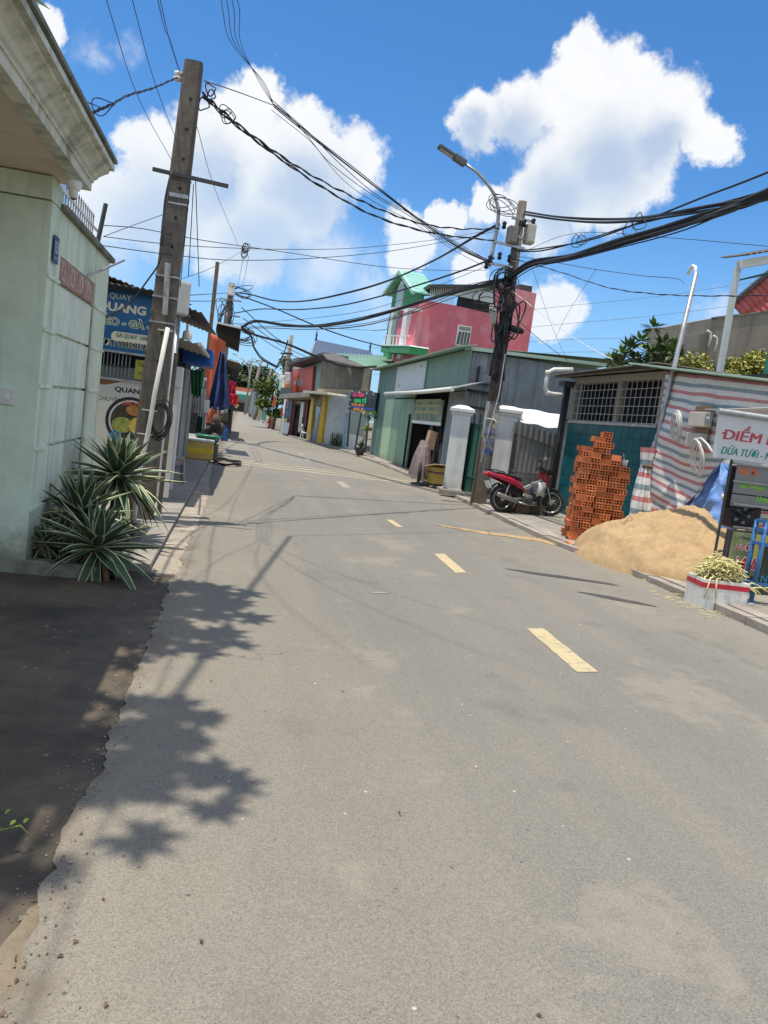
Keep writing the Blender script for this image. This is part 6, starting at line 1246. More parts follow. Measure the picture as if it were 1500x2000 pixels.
o = build('carton', MB().obox(Matrix.Translation((p.x + .25, p.y + .4, 1.0)) @ Matrix.Rotation(.15, 4, 'Y'), (-.12, -.2, 0), (.1, .16, .52), .005), mat('cardboard', (.38, .26, .16), .85, .12, 5, .1)); tag(o, 'upright cardboard piece leaning above the mauve motorbike cover', 'cardboard')
p = PG(852, 948, .08); yb = thing('foam_box', 'yellow taped box topped by open cardboard beside the left white pillar', 'box', (p.x, p.y, .08), .35)
build('body', MB().obox(Matrix.Identity(4), (-.22, -.19, .05), (.22, .19, .5), .02), mat('mustard tape wrap', (.46, .33, .07), .5, .15, 5, .1), yb, local=True); build('band', MB().obox(Matrix.Identity(4), (-.226, -.196, .33), (.226, .196, .38)), mat('purple band', (.14, .07, .12), .6), yb, local=True); build('pallet', MB().obox(Matrix.Identity(4), (-.2, -.17, 0), (.2, .17, .05)), M_dsteel, yb, local=True)
o = build('cardboard', MB().obox(Matrix.Translation((p.x - .03, p.y, .60)) @ Matrix.Rotation(.35, 4, 'Z') @ Matrix.Rotation(-.22, 4, 'X'), (-.30, -.26, 0), (.28, .24, .02)), mat('pale cardboard', (.56, .42, .28), .85, .1, 5, .1)); tag(o, 'flat pale cardboard sheet lying on the yellow box', 'cardboard')
# ================================================================ the row of small fronts beyond the warehouse
random.seed(51)
class Plane:
    """vertical plane through two ground points; picks the point of it seen at a photo position"""
    def __init__(s, A, B):
        s.A, s.B = V((A[0], A[1], 0)), V((B[0], B[1], 0)); s.d = (s.B - s.A).normalized(); n = V((s.d.y, -s.d.x, 0)); s.n = n if n.dot(-s.A) > 0 else -n
    def at(s, px, py, out=0.0):
        r = W(px, py); t = (s.A + s.n * out - EY).dot(s.n) / r.dot(s.n); return EY + r * t
    def F(s): u = s.d if (s.n.cross(s.d)).z > 0 else -s.d; return u
def fq(name, pl, q, m, parent, t=.1, d=0.0, label=None):
    pts = [pl.at(px, py, d) for px, py in q]; bb = MB(); bb.prism(pts, pl.n * -t); return build(name, bb, m, parent, label=label)
def rect(x0, y0, x1, y1, s=0.13, l=-0.13):
    """photo rectangle leaning with the tilt of the picture"""
    return [(x0, y0), (x1, y0 + (x1 - x0) * s), (x1 + (y1 - y0) * l, y1 + (x1 - x0) * s), (x0 + (y1 - y0) * l, y1)]
def ptext(s, pl, px, py, w_, h, m, parent, bold=.02, d=.0):
    p = pl.at(px, py, d); F = frame(p, pl.F(), pl.n); return text(s, F, 0, 0, w_, h, m, parent, bold)
S1 = Plane(PG(720, 889), PG(670, 877)); S2 = Plane(PG(670, 876), PG(622, 867)); S3 = Plane(PG(600, 859), PG(547, 845))
M_bw = mat('pale blue white wall', (.58, .66, .68), .75, .08, 1.2, .15, 20, dirt=((.42, .47, .47), .6, 1.4)); M_ypost = mat('yellow painted post', (.68, .45, .03), .5, .1, 4, .05); M_blk = mat('stained block wall', (.23, .21, .175), .9, .25, 1.5, .4, 12, streak=((.09, .085, .075), .7, 3)); M_dglass = glass('dark window glass', (.03, .045, .05), .15)
# white gate with glass, led sign, potted bonsai
gt = thing('glass_gate', 'white gate with glass upper panes under the neon lettered sign', 'gate', S1.A + (S1.B - S1.A) * .5)
fq('frame', S1, [(677, 800), (718, 804), (712, 886), (668, 874)], M_white, gt, .06)
for q in ([(684, 806), (702, 808), (696, 850), (680, 846)], [(705, 808), (716, 810), (712, 855), (699, 851)]): fq('pane', S1, q, glass('pale gate glass', (.2, .25, .24), .15), gt, .02, .012)
for q in ([(682, 802), (684, 802), (679, 872), (676, 871)], [(704, 805), (706, 805), (694, 880), (691, 880)], [(719, 812), (721, 812), (713, 884), (710, 884)]): fq('bar', S1, q, M_gdk, gt, .04, .03)
fq('pier', S1, [(674, 806), (678, 806), (672, 878), (667, 877)], mat('blue white pier', (.35, .48, .66), .6, .2, 3, .1), gt, .2, .05)
led = thing('led_sign', 'black neon sign with pink green and orange lettering above the white gate', 'sign', S1.at(705, 825, .3))
fq('board', S1, [(685, 761), (737, 767), (731, 806), (679, 800)], mat('black sign board', (.012, .02, .022), .4, .3, 5, 0), led, .1, .3)
fq('frame_edge', S1, [(684, 760), (686, 760), (680, 801), (678, 800)], M_steel, led, .12, .31)
for (s, px, py, w_, h, c) in (('Lẩu Nấm', 689, 774, 1.45, .26, (.75, .05, .13)), ('SINH TỐ', 691, 786, 1.55, .28, (.03, .62, .16)), ('TRÀ SỮA - MỲ CAY', 686, 792, 1.7, .15, (.85, .32, .06)), ('NƯỚC ÉP', 690, 801, 1.3, .15, (.85, .32, .06))): ptext(s, S1, px, py, w_, h, emis('led ' + s[:2], c, .55), led, .02, .305)
fq('blue_line', S1, [(686, 793), (733, 799), (732.6, 801), (685.6, 795)], emis('led blue', (.03, .05, .4), .5), led, .004, .304)
for (x, y) in ((687, 763), (700, 765), (715, 767), (728, 769), (683, 780), (681, 793)): fq('led_dot', S1, [(x, y), (x + 2, y), (x + 2, y + 2), (x, y + 2)], emis('led white', (.7, .7, .7), .4), led, .004, .304)
def leaf_blob(mb, c, r, n, size, flat=1.0, mis=(0, 1)):
    for _ in range(n):
        while True:
            q = V((ru(-1, 1), ru(-1, 1), ru(-1, 1)))
            if q.length < 1: break
        q = q * (0.55 + .45 * rnd()); p = V(c) + V((q.x * r[0], q.y * r[1], q.z * r[2])); a = V((ru(-1, 1), ru(-1, 1), ru(-.6, .6))).normalized(); b_ = a.cross(V((ru(-.5, .5), ru(-.5, .5), 1))).normalized(); s_ = size * ru(.6, 1.3); mb.mi = mis[0] if rnd() < .55 else mis[1]
        mb.face([p - a * s_, p + b_ * s_ * .42, p + a * s_, p - b_ * s_ * .42])
p = PG(707, 889, .08) + V((-.12, -.1, 0)); bo = thing('bonsai', 'clipped bonsai tree with two leaf pads in front of the green wall', 'plant', p)
build('pot', MB().lathe([(.16, 0), (.24, .3), (.26, .32), (.2, .3), (0, .28)], Matrix.Translation(p), 14), M_dsteel, bo); T0 = S1.at(724, 815, .45)
build('trunk', MB().tube([p + V((0, 0, .25)), p + V((.1, 0, .8)), p.lerp(T0, .6) + V((-.06, 0, .1)), V((T0.x, T0.y, T0.z))], [.05, .045, .035, .02], 7), M_wood, bo)
for (c, r, n) in (((T0.x, T0.y, T0.z + .1), (.42, .35, .28), 520), ((p.x + .22, p.y, 1.22), (.28, .25, .13), 240)): b = MB(); leaf_blob(b, c, r, n, .05); stuff(build('leaf_pad', b, [mat('bonsai green', (.09, .17, .025), .5, .4, 3, 0), mat('bonsai light green', (.16, .24, .04), .5, .3, 3, 0)], bo))
b = MB(); leaf_blob(b, p + V((.0, -.02, .45)), (.22, .2, .2), 160, .06); stuff(build('low_leaves', b, [M_lead, M_leaf2], bo))
# pale wall with weeds, yellow posts, grey door
pw = thing('white_wall', 'pale blue white wall between the yellow post and the white gate', 'wall', S2.A)
fq('wall', S2, [(637, 768), (686, 762), (670, 876), (624, 867)], M_bw, pw, .15); fq('upper_wall', S2, [(629, 705), (724, 720), (718, 768), (623, 758)], M_blk, pw, .12, .02); fq('ledge', S2, [(620, 759), (720, 762), (719, 769), (619, 766)], mat('tan ledge', (.40, .33, .22), .8), pw, .25, .2)
wd = MB()
for i in range(60): q = S2.at(ru(643, 668), 872, .15); q.z = 0; wd.beam(q, q + V((ru(-.15, .15), ru(-.15, .15), ru(.3, .8))), .02, .004)
o = build('weeds', wd, M_lead); tag(o, 'dry dark weeds along the foot of the pale wall', 'weeds'); stuff(o)
ys_ = thing('yellow_shop', 'narrow unit with grey door between two yellow painted posts', 'shop', S2.B)
S2b = Plane(PG(622, 867), PG(599, 860))
fq('post', S2, [(638, 766), (632, 766), (618, 868), (627, 869)], M_ypost, ys_, .2, .12); fq('post', S2b, [(613, 778), (608, 777), (597, 860), (604, 862)], M_ypost, ys_, .2, .1); fq('lintel_wall', S2b, [(610, 764), (636, 767), (631, 796), (608, 790)], M_blk, ys_, .1, .03); fq('door', S2b, [(611, 790), (630, 794), (620, 868), (602, 861)], mat('blue grey door', (.17, .19, .23), .5, .15, 3, .1), ys_, .06); fq('door_glass', S2b, [(613, 793), (626, 796), (619, 838), (608, 834)], M_dglass, ys_, .02, .012)
fq('awning', S2b, [(592, 762), (640, 766), (640, 770), (592, 767)], mat('pale fascia', (.5, .46, .36), .7), ys_, .9, .9)
# green roofs above the row
rf = thing('roofed_shed', 'low green corrugated roof beyond the concrete upper wall', 'roof', (8, 45, 4.4)); c = [PY(655, 690, 47), PY(800, 696, 47), PY(740, 718, 38), PY(690, 718, 38)]; f0 = bil(*c); bb = MB(); bb.sheet(lambda u, v: f0(u, v) + V((0, 0, .03 * (0, 1, 0, -1)[int(round(u * 80)) % 4])), 80, 2, thick=.02); build('roof_sheet', bb, mat('green roofing', (.17, .30, .22), .5, .12, 2, .05, streak=((.1, .16, .12), .4, 2)), rf)
bb = MB(); c = [PY(628, 689, 41), PY(650, 688, 41), PY(728, 722, 36.5), PY(640, 702, 36.5)]; f1 = bil(*c); bb.sheet(lambda u, v: f1(u, v), 6, 6, thick=.03); build('patched_roof', bb, M_roofd, rf)
# red shop with balcony and orange sign
rs = thing('red_shop', 'two storey red shop with orange sign board and laundry balcony', 'shop', S3.A)
M_rdoor = mat('dark red panelling', (.13, .022, .02), .6, .2, 3, .1); M_osign = mat('orange red board', (.60, .10, .045), .5, .08, 2, .03); M_tealw = mat('pale teal wall', (.32, .46, .43), .7, .1, 1.5, .1, dirt=((.2, .3, .28), .5, 1.5))
fq('wall', S3, [(573, 700), (629, 694), (600, 861), (546, 846)], M_rdoor, rs, .3, -.25); fq('gable_wall', S3, [(574, 703), (630, 696), (622, 765), (570, 765)], M_tealw, rs, .1, -.06)
sgn = fq('sign_board', S3, [(573, 722), (612, 715), (608, 763), (568, 766)], M_osign, rs, .12, .12); ptext('MÌ TIỀM', S3, 573, 754, 2.35, .62, mat('silver letters', (.55, .53, .57), .35, .1, 4, 0, metal=.4), sgn, .05, .125)
fq('roof_edge', S3, [(560, 709), (631, 688), (631, 692), (560, 714)], M_dsteel, rs, 1.4, .9)
fq('balcony_slab', S3, [(546, 770), (606, 764), (605, 775), (545, 778)], M_conc, rs, 1.0, .9)
fq('balcony_rail', S3, [(548, 757), (570, 757), (569, 769), (547, 770)], M_dsteel, rs, .04, .85)
for i, (x0, x1, y0_, y1_, m) in enumerate(((545, 556, 733, 762, mat('pale green shirt', (.45, .58, .48), .8, .2, 5, .1)), (556, 569, 727, 752, mat('pink white clothes', (.55, .42, .44), .8, .4, 9, .1)), (554, 569, 748, 766, mat('orange cloth', (.62, .19, .04), .8, .2, 4, .1)), (544, 552, 728, 742, M_white))):
    cq = [S3.at(x0, y0_, .6), S3.at(x1, y0_, .6), S3.at(x1 - 2, y1_, .6), S3.at(x0 - 2, y1_, .6)]; o = cloth('laundry', cq, m, 2, .05, nu=12, nv=8); tag(o, ('pale green shirt hung at the balcony corner', 'pink and white clothes hung highest on the balcony', 'orange cloth spread on the balcony railing', 'small white garment at the far end of the balcony')[i], 'garment', 'laundry on the red shop balcony')
fq('pillar', S3, [(556, 778), (559, 778), (551, 847), (547, 846)], M_white, rs, .15, .1); fq('door_frame', S3, [(588, 785), (594, 785), (587, 845), (582, 844)], M_pvc, rs, .08, .05); fq('doorway', S3, [(578, 792), (588, 793), (580, 852), (571, 850)], M_dark, rs, .05, .02); fq('window_band', S3, [(576, 782), (588, 783), (587, 790), (575, 789)], mat('gold band', (.3, .23, .1), .5), rs, .03, .06)
for x in (562, 568, 594, 599): fq('panel', S3, [(x, 780), (x + 3.5, 781), (x - 4.5, 855), (x - 8, 854)], M_rdoor, rs, .03, .01)
bnr = thing('roadside_banner', 'dark blue upright banner stand at the corner of the red shop', 'banner', S3.at(556, 845, .4)); fq('print', S3, [(558, 784), (571, 785), (567, 818), (554, 817)], mat('navy print', (.02, .045, .12), .5, .2, 4, 0), bnr, .03, .4); fq('yellow_print', S3, [(554, 817), (561, 818), (560, 824), (553, 823)], mat('yellow green print', (.42, .42, .1), .5), bnr, .03, .4); fq('lower_print', S3, [(552, 824), (566, 826), (561, 848), (548, 846)], mat('pale print', (.5, .53, .55), .5, .15, 4, 0), bnr, .03, .4)
for k, (t_, w_, h, py) in enumerate((('TRÀ', .35, .14, 791), ('SỮA', .35, .14, 797), ('MỲ CAY', .42, .09, 806), ('LẨU', .4, .08, 811))): ptext(t_, S3, 560 - k * .8, py, w_, h, M_scream if k < 2 else M_white, bnr, .02, .405)
# parked dark motorbike, white plastic chair by the red shop
bk2 = copy_tree(bike); p = PG(586, 856, .0); bk2.location = p + V((0, -.9, 0)); bk2.rotation_euler = (0, 0, math.radians(72)); tag(bk2, 'dark motorbike parked facing the red shop doorway', 'motorbike')
def recolour(o, frm, to):
    for ch in o.children:
        for i, sl in enumerate(ch.material_slots):
            if sl.material in frm: sl.link = 'OBJECT'; sl.material = to
        recolour(ch, frm, to)
recolour(bk2, (M_red, M_silver), M_bplas)
p = PG(598, 860, .05); ch = thing('plastic_chair', 'white plastic chair standing by the left yellow post', 'chair', p + V((-.1, -.5, 0)), 1.2)
build('seat', MB().obox(Matrix.Identity(4), (-.22, -.22, .40), (.22, .22, .44), .01), M_white, ch, local=True); build('backrest', MB().sheet(lambda u, v: V((-.22 + .44 * u, .22 + .05 * v, .44 + .42 * v * (1 - .3 * (2 * u - 1) ** 2))), 8, 5, thick=.02), M_white, ch, local=True)
for sx_ in (-1, 1):
    for sy_ in (-1, 1): build('leg', MB().beam((sx_ * .23, sy_ * .23, 0), (sx_ * .2, sy_ * .2, .41), .04), M_white, ch, local=True)
# ================================================================ pink and green tube house
random.seed(55)
HYY = 38.0; PXH = 8.1
M_pink = mat('weathered pink wall', (.66, .155, .19), .85, .12, .5, .25, 14, dirt=((.68, .40, .39), .6, .9), streak=((.45, .15, .16), .5, 1.6)); M_hgrn = mat('bright green wall', (.055, .27, .105), .75, .12, 1, .1, 20)
ph_ = thing('tube_house', 'tall narrow pink sided house with bright green gabled front behind the warehouse', 'house', (11, 41, 0))
side = Plane((PXH, HYY), (15, HYY)); front = Plane((PXH, HYY), (PXH, HYY + 6)); front.n = V((-1, 0, 0))
fq('side_wall', side, [(800, 705), (821, 585), (893, 597), (964, 613), (961, 553), (1048, 573), (1028, 705)], M_pink, ph_, 5.0)
fq('front_wall', front, [(747, 702), (768, 572), (822, 572), (800, 706)], M_hgrn, ph_, .2, .02)
a, e1, e2_ = front.at(793, 538), front.at(763, 573), front.at(821, 571)
build('gable', MB().prism([e1, a, e2_], (.25, 0, 0)), M_hgrn, ph_)
ap = V((PXH - .35, (e1.y + e2_.y) / 2, a.z + .15))
for s, e in ((-1, e2_), (1, e1)):
    ee = V((PXH - .35, e.y + s * .35, e.z - .1)); M_rt = mat('pale green roof tile', (.25, .50, .42), .55, .1, 3, .05)
    for k in range(7):
        q0, q1 = ap.lerp(ee, k / 7), ap.lerp(ee, (k + 1) / 7 + .02); bb = MB(); bb.prism([q0, q1, q1 + V((1.3, 0, 0)), q0 + V((1.3, 0, 0))], (0, 0, .07)); build('roof_tile_row', bb, M_rt, ph_)
    build('barge_board', MB().beam(ap + V((-.06, 0, -.02)), ee + V((-.06, 0, -.02)), .12, .18), mat('mint trim', (.38, .62, .50), .6), ph_)
def arch(name, pl, cx, cy, w_, h, m, d, par, t=.1):
    p = pl.at(cx, cy, d); u = pl.F(); pts = [p + u * -w_ / 2 + V((0, 0, -h)), p + u * w_ / 2 + V((0, 0, -h))] + [p + u * (w_ / 2 * math.cos(a)) + V((0, 0, w_ / 2 * math.sin(a))) for a in [math.pi * k / 12 for k in range(13)]]
    bb = MB(); bb.prism(pts, pl.n * -t); return build(name, bb, m, par)
aw = arch('arch_window', front, 780, 580, 1.75, .8, M_white, .12, ph_); arch('arch_pane', front, 780, 580, 1.45, .72, mat('pale pane', (.36, .42, .42), .3), .13, aw, .02)
fq('cornice_band', front, [(763, 600), (818, 602), (817, 607), (762, 605)], M_white, ph_, .2, .25)
for q in ([(764, 608), (769, 608), (757, 690), (752, 690)], [(789, 606), (797, 606), (781, 700), (775, 700)]): fq('column', front, q, M_white, ph_, .28, .3)
for q in ([(772, 616), (785, 616), (777, 656), (765, 655)], [(797, 618), (804, 618), (795, 658), (789, 657)]):
    wdw = fq('window', front, q, M_white, ph_, .06, .05); q2 = [(x + (1.5 if i in (0, 3) else -1.5), y + (2 if i < 2 else -2)) for i, (x, y) in enumerate(q)]; fq('pane', front, q2, glass('blue grey pane', (.1, .15, .17), .1), wdw, .02, .06)
fq('balcony_slab', front, [(745, 674), (800, 676), (798, 690), (743, 688)], M_hgrn, ph_, .9, .9); fq('balcony_edge', front, [(746, 672), (800, 674), (800, 676), (745, 675)], M_white, ph_, .9, .92)
for x in range(748, 796, 6): fq('balcony_bar', front, [(x + 2, 655), (x + 2.8, 655), (x + .8, 674), (x, 674)], M_white, ph_, .03, .85)
fq('balcony_rail', front, [(749, 654), (797, 655), (797, 657), (749, 656)], M_white, ph_, .04, .86)
wn = fq('window', side, [(895, 634), (922, 638), (916, 678), (889, 674)], M_white, ph_, .12, .06); fq('pane', side, [(896.5, 647), (919, 650), (914.5, 676), (891, 672)], M_dglass, wn, .03, .075); fq('vent_panel', side, [(897.5, 637), (920, 640), (919, 647), (896.5, 644)], mat('tan vent', (.3, .26, .2), .8), wn, .03, .075)
for x in (901, 907, 913): fq('pane_bar', side, [(x + 1, 647), (x + 1.8, 647), (x - 3.4, 675), (x - 4.2, 675)], M_white, wn, .02, .09)
for k in range(14): x, y = 825 - k * .95, 618 + k * 5.4; fq('brick_tooth', side, [(x, y), (x + 3.2, y + .4), (x + 2.9, y + 3), (x - .3, y + 2.6)], mat('grey mortar tooth', (.36, .30, .29), .9), ph_, .05, .04)
fq('terrace_opening', side, [(897, 577), (966, 592), (964, 613), (893, 597)], M_dark, ph_, .2, .03); fq('terrace_wall', side, [(890, 560), (968, 562), (966, 593), (888, 577)], mat('white corrugated panel', (.55, .56, .56), .6, .12, 1.5, .1, streak=((.3, .3, .3), .5, 4)), ph_, .1, .06); fq('terrace_roof', side, [(838, 555), (968, 556), (968, 561), (838, 562)], M_dsteel, ph_, 3.0, .3)
for i in range(14): x = 842 + i * 3.5; fq('railing_bar', side, [(x, 560 + .1 * i), (x + 1.2, 560), (x - 2.2, 588 + i * .5), (x - 3.4, 588 + i * .5)], M_pvc, ph_, .04, .05)
tk = PY(1022, 563, 40); o = build('water_tank', MB().box((tk.x - .35, 39.6, tk.z - .6), (tk.x + .35, 40.4, tk.z + .1)), M_dsteel); tag(o, 'small dark rooftop tank on the pink house', 'tank')
# blue roofed house far behind
bh = thing('blue_roof_house', 'distant house with blue tiled roof rising behind the concrete upper wall', 'house', (8, 66, 0)); rb = mat('blue roof tile', (.06, .09, .155), .6, .15, 2, .15, 12)
a, b_, c_, d_ = PY(617, 666, 66), PY(722, 688, 66), PY(735, 705, 63), PY(607, 697, 63)
N = 7
for k in range(N): q0, q1, q2, q3 = a.lerp(d_, k / N), b_.lerp(c_, k / N), b_.lerp(c_, (k + 1.08) / N), a.lerp(d_, (k + 1.08) / N); bb = MB(); bb.prism([q0, q1, q2, q3], (0, 0, .12)); build('roof_tile_row', bb, rb, bh)
build('gable', MB().prism([a, d_, V((d_.x, 68, d_.z))], (.3, 0, 0)), mat('grey gable', (.33, .37, .40), .8), bh); build('wall', MB().box((d_.x + .5, 63.5, 0), (c_.x - .5, 68, d_.z)), M_tealw, bh)
for q in (a, b_): build('finial', MB().lathe([(.12, 0), (.06, .3), (.1, .45), (.02, .95)], Matrix.Translation(q), 8), rb, bh)
# ================================================================ end of the street
random.seed(57)
eh = thing('end_shop', 'long low shop with red tiled roof and green awning closing the street', 'shop', (-1, 150, 0))
def fY(name, q, Y, m, par, t=.5, lab=None): pts = [PY(px, py, Y) for px, py in q]; bb = MB(); bb.prism(pts, (0, t, 0)); return build(name, bb, m, par, label=lab)
fY('wall', [(440, 757), (492, 764), (488, 812), (434, 806)], 152, mat('pale far wall', (.46, .47, .45), .8, .15, .3, .1), eh); fY('roof', [(440, 752), (496, 760), (494, 768), (438, 760)], 150, mat('red far roof tile', (.42, .13, .07), .8, .15, .6, .1), eh, 3); fY('awning_band', [(440, 760), (490, 767), (490, 773), (440, 766)], 149, M_white, eh, 1.5); fY('awning', [(440, 766), (487, 772), (485, 781), (438, 776)], 148, mat('green far awning', (.05, .27, .20), .6, .1, .5, 0), eh, 2); fY('doorway', [(448, 784), (478, 787), (476, 806), (446, 803)], 151.5, M_dsteel, eh, .4)
def crown(name, blobs_, n, size, m2, par):
    b = MB()
    for (c, r) in blobs_: leaf_blob(b, c, r, n, size)
    return stuff(build(name, b, m2, par))
M_td = mat('far dark foliage', (.035, .06, .025), .7, .4, .4, 0); M_tl = mat('far foliage', (.06, .10, .035), .7, .4, .4, 0)
def tree(name, label, base, h, blobs_, n, size, m2, tr=.16, group=None):
    t = thing(name, label, 'tree', base, group=group); top = sum((V(c) for c, r in blobs_), V()) / len(blobs_)
    build('trunk', MB().tube([V(base), V(base).lerp(V((top.x, top.y, base[2] + h * .5)), .5), V((top.x, top.y, base[2] + h * .55))], [tr, tr * .8, tr * .55], 8), M_wood, t)
    for c, r in blobs_[:5]: build('limb', MB().tube([V((top.x, top.y, base[2] + h * .45)), V(c)], [tr * .5, tr * .15], 6), M_wood, t)
    crown('crown', blobs_, n, size, m2, t); return t
for i, (px, py, Y, w_, h) in enumerate(((440, 735, 210, 8, 5), (462, 730, 215, 9, 5.5), (484, 740, 200, 7, 4.5), (505, 742, 190, 6, 4))):
    c = PY(px, py, Y); bl3 = [((c.x + ru(-w_, w_) * .7, Y + ru(-3, 3), c.z + ru(-h, h) * .5), (w_ * .5, 3, h * .5)) for _ in range(5)]
    tree('far_tree', ('leftmost of the dark trees above the red end roof', 'tallest dark tree above the middle of the red end roof', 'dark tree above the right end of the red roof', 'dark tree between the far poles')[i], (c.x, Y, 0), c.z + h * .5, bl3, 380, .75, [M_td, M_tl], .35, 'dark trees at the end of the street')
# bushy roadside tree and things beside it
c = PG(527, 838); tb = [((c.x + dx, c.y + 1.5 + dy, z), (rx, rx, rz)) for dx, dy, z, rx, rz in ((.3, 0, 3.4, 1.3, 1.0), (-.9, .4, 3.0, 1.0, .8), (1.1, .5, 4.2, .9, .8), (0, 0, 2.2, 1.5, .8), (1.2, 0, 2.4, 1.0, .9), (-.6, -.2, 1.8, .9, .6), (.8, .3, 5.0, .8, .6), (.3, -.2, 1.2, .9, .5), (1.6, 0, 1.5, .7, .6))]
tree('roadside_tree', 'bushy bright green roadside tree between the far poles and the red shop', (c.x + .3, c.y + 1.5, 0), 4.2, tb, 420, .17, [mat('roadside leaf', (.075, .125, .022), .5, .4, 1, 0), mat('roadside light leaf', (.15, .20, .035), .5, .3, 1, 0)], .12)
p = PG(527, 836); hy_ = thing('fire_hydrant', 'small red fire hydrant standing in front of the bushy roadside tree', 'hydrant', p); R_ = mat('hydrant red', (.42, .07, .035), .5, .2, 6, .05); s3 = 1.15
build('body', MB().lathe([(.22, 0), (.22, .05), (.13, .07), (.13, .5), (.18, .52), (.18, .57), (.14, .6), (.1, .7), (.03, .76), (0, .77)], Matrix.Scale(s3, 4), 14), R_, hy_, local=True); build('cap', MB().lathe([(.12, .62), (.08, .74), (0, .8)], Matrix.Scale(s3 * 1.01, 4), 12), M_scream, hy_, local=True)
for s in (-1, 1): build('outlet', MB().tube([(s * .1, 0, .42), (s * .26, 0, .42)], .07, 9), R_, hy_, local=True)
for (name, lab, cat, q, Y, m) in (('tarpaulin', 'pale turquoise sheet hung at the foot of the roadside tree', 'tarpaulin', [(512, 800), (521, 802), (519, 822), (510, 821)], 59, mat('turquoise sheet', (.20, .50, .42), .6, .1, 2, .1)), ('board', 'tan plywood board standing left of the roadside tree', 'board', [(505, 794), (513, 796), (511, 820), (503, 818)], 63, mat('tan ply', (.46, .37, .22), .8, .1, 1, .1))):
    o = fY(name, q, Y, m, None, .06); tag(o, lab, cat)
for i, (q, lab) in enumerate((([(536, 770), (540, 782), (536, 795), (531, 792)], 'orange red flag hanging nearest the trunk of the roadside tree'), ([(553, 797), (553, 812), (548, 812), (549, 798)], 'small orange flag at the edge of the blue banner stand'))):
    Y = (56, 50)[i]; p0 = PY(q[0][0], q[0][1] - 3, Y); fl = thing('flag', lab, 'flag', (p0.x, Y, .05), group='orange flags by the road'); build('pole', MB().tube([(p0.x, Y, .05), (p0.x, Y, p0.z + .1)], .02, 6), M_steel, fl); fY('cloth', q, Y - .03, M_torange, fl, .02)
wl = thing('roadside_fence', 'low grey wall with slatted gate along the far right road edge', 'fence', (2, 80, 0)); FP2 = Plane(PG(510, 826), PG(487, 812))
for i in range(9): t0 = i / 9; x = 511 - 22 * t0; fq('wall_panel', FP2, [(x, 793 + .0 * i), (x - 2.2, 792), (x - 5.2, 826 - 13 * t0 - 1.2), (x - 2.8, 826 - 13 * t0)], M_conc if i % 3 else M_zinc, wl, .15)
fh = thing('far_shopfront', 'grey blue far building seen between the far poles', 'building', (3.4, 96, 0)); fY('wall', [(497, 742), (508, 744), (500, 812), (488, 808)], 97, mat('far grey wall', (.3, .35, .38), .8, .15, .3, 0), fh, 4); fY('upper_window', [(499, 747), (506, 748), (504, 760), (497, 759)], 96.9, mat('far teal window', (.13, .2, .22), .4), fh, .05); fY('roof', [(494, 741), (511, 744), (511, 746), (494, 743)], 96.5, M_steel, fh, 4)
for i, (top, bot, Y) in enumerate((((493, 700), (478, 806), 120), ((512, 698), (487, 814), 105), ((507, 715), (480, 806), 130), ((530, 722), (496, 820), 85))):
    a, b_ = PY(*top, Y), PY(*bot, Y); pp_ = thing('utility_pole', ('thin far utility pole standing leftmost of the far cluster', 'tallest far utility pole carrying the looping cables', 'farthest pole half hidden in the far cluster', 'far concrete pole nearest the roadside tree')[i], 'utility pole', (b_.x, Y, 0), group='far utility poles on the right'); build('shaft', MB().tube([V((b_.x, Y, 0)), a], [.17, .12], 9), M_pole, pp_)
    if i < 3: build('crossarm', MB().beam(a + V((-.7, 0, -.5)), a + V((.7, 0, -.5)), .1), M_dsteel, pp_)
p1 = [PY(487, 728, 118), PY(484, 712, 118), PY(474, 702, 118), PY(461, 694, 118)]; sl = thing('street_lamp', 'small far street lamp arm curving over the road beyond the left awnings', 'street lamp', (p1[0].x, 118, 0)); build('arm', MB().tube([V((p1[0].x, 118, 0)), p1[0]] + p1[1:], .07, 7), M_steel, sl); build('lamp_head', MB().beam(p1[3], p1[3] + (p1[3] - p1[2]) * .5, .35, .14), M_steel, sl)
# rider coming down the street
RP = PG(460.5, 806); rd = thing('motorbike', 'small distant black motorbike ridden towards the camera', 'motorbike', (RP.x, RP.y, 0), math.radians(-90))
wheel(rd, Matrix.Translation((-.6, 0, .28)), .28); wheel(rd, Matrix.Translation((.6, 0, .28)), .28)
build('body', loft([(-.7, 0, .75, .05, .04), (-.3, 0, .7, .14, .1), (.2, 0, .55, .15, .12), (.45, 0, .7, .16, .25), (.62, 0, .85, .1, .12)]), M_bplas, rd, local=True); build('headlight', MB().lathe([(0, .05), (.07, .02), (.08, 0)], Matrix.Translation((.68, 0, .8)) @ Matrix.Rotation(1.57, 4, 'Y'), 10), M_chrome, rd, local=True); build('handlebar', MB().tube([(.42, -.35, 1.0), (.5, 0, .98), (.42, .35, 1.0)], .02, 6), M_bplas, rd, local=True)
def skinned(name, joints, edges, m, parent, lev=2):
    me = bpy.data.meshes.new(name); me.from_pydata([j[0] for j in joints], edges, []); o = bpy.data.objects.new(name, me); link(o, parent); md = o.modifiers.new('skin', 'SKIN')
    for v, j in zip(me.skin_vertices[0].data, joints): v.radius = (j[1], j[1] if len(j) < 3 else j[2])
    me.skin_vertices[0].data[0].use_root = True; o.modifiers.new('sub', 'SUBSURF').levels = lev; o.modifiers['sub'].render_levels = lev; me.materials.append(m); return o
pr2 = thing('person', 'distant rider in bright yellow shirt sitting on the small motorbike', 'person', (RP.x, RP.y, 0), math.radians(-90))
M_skin = mat('skin', (.36, .2, .13), .6, .1, 6, 0)
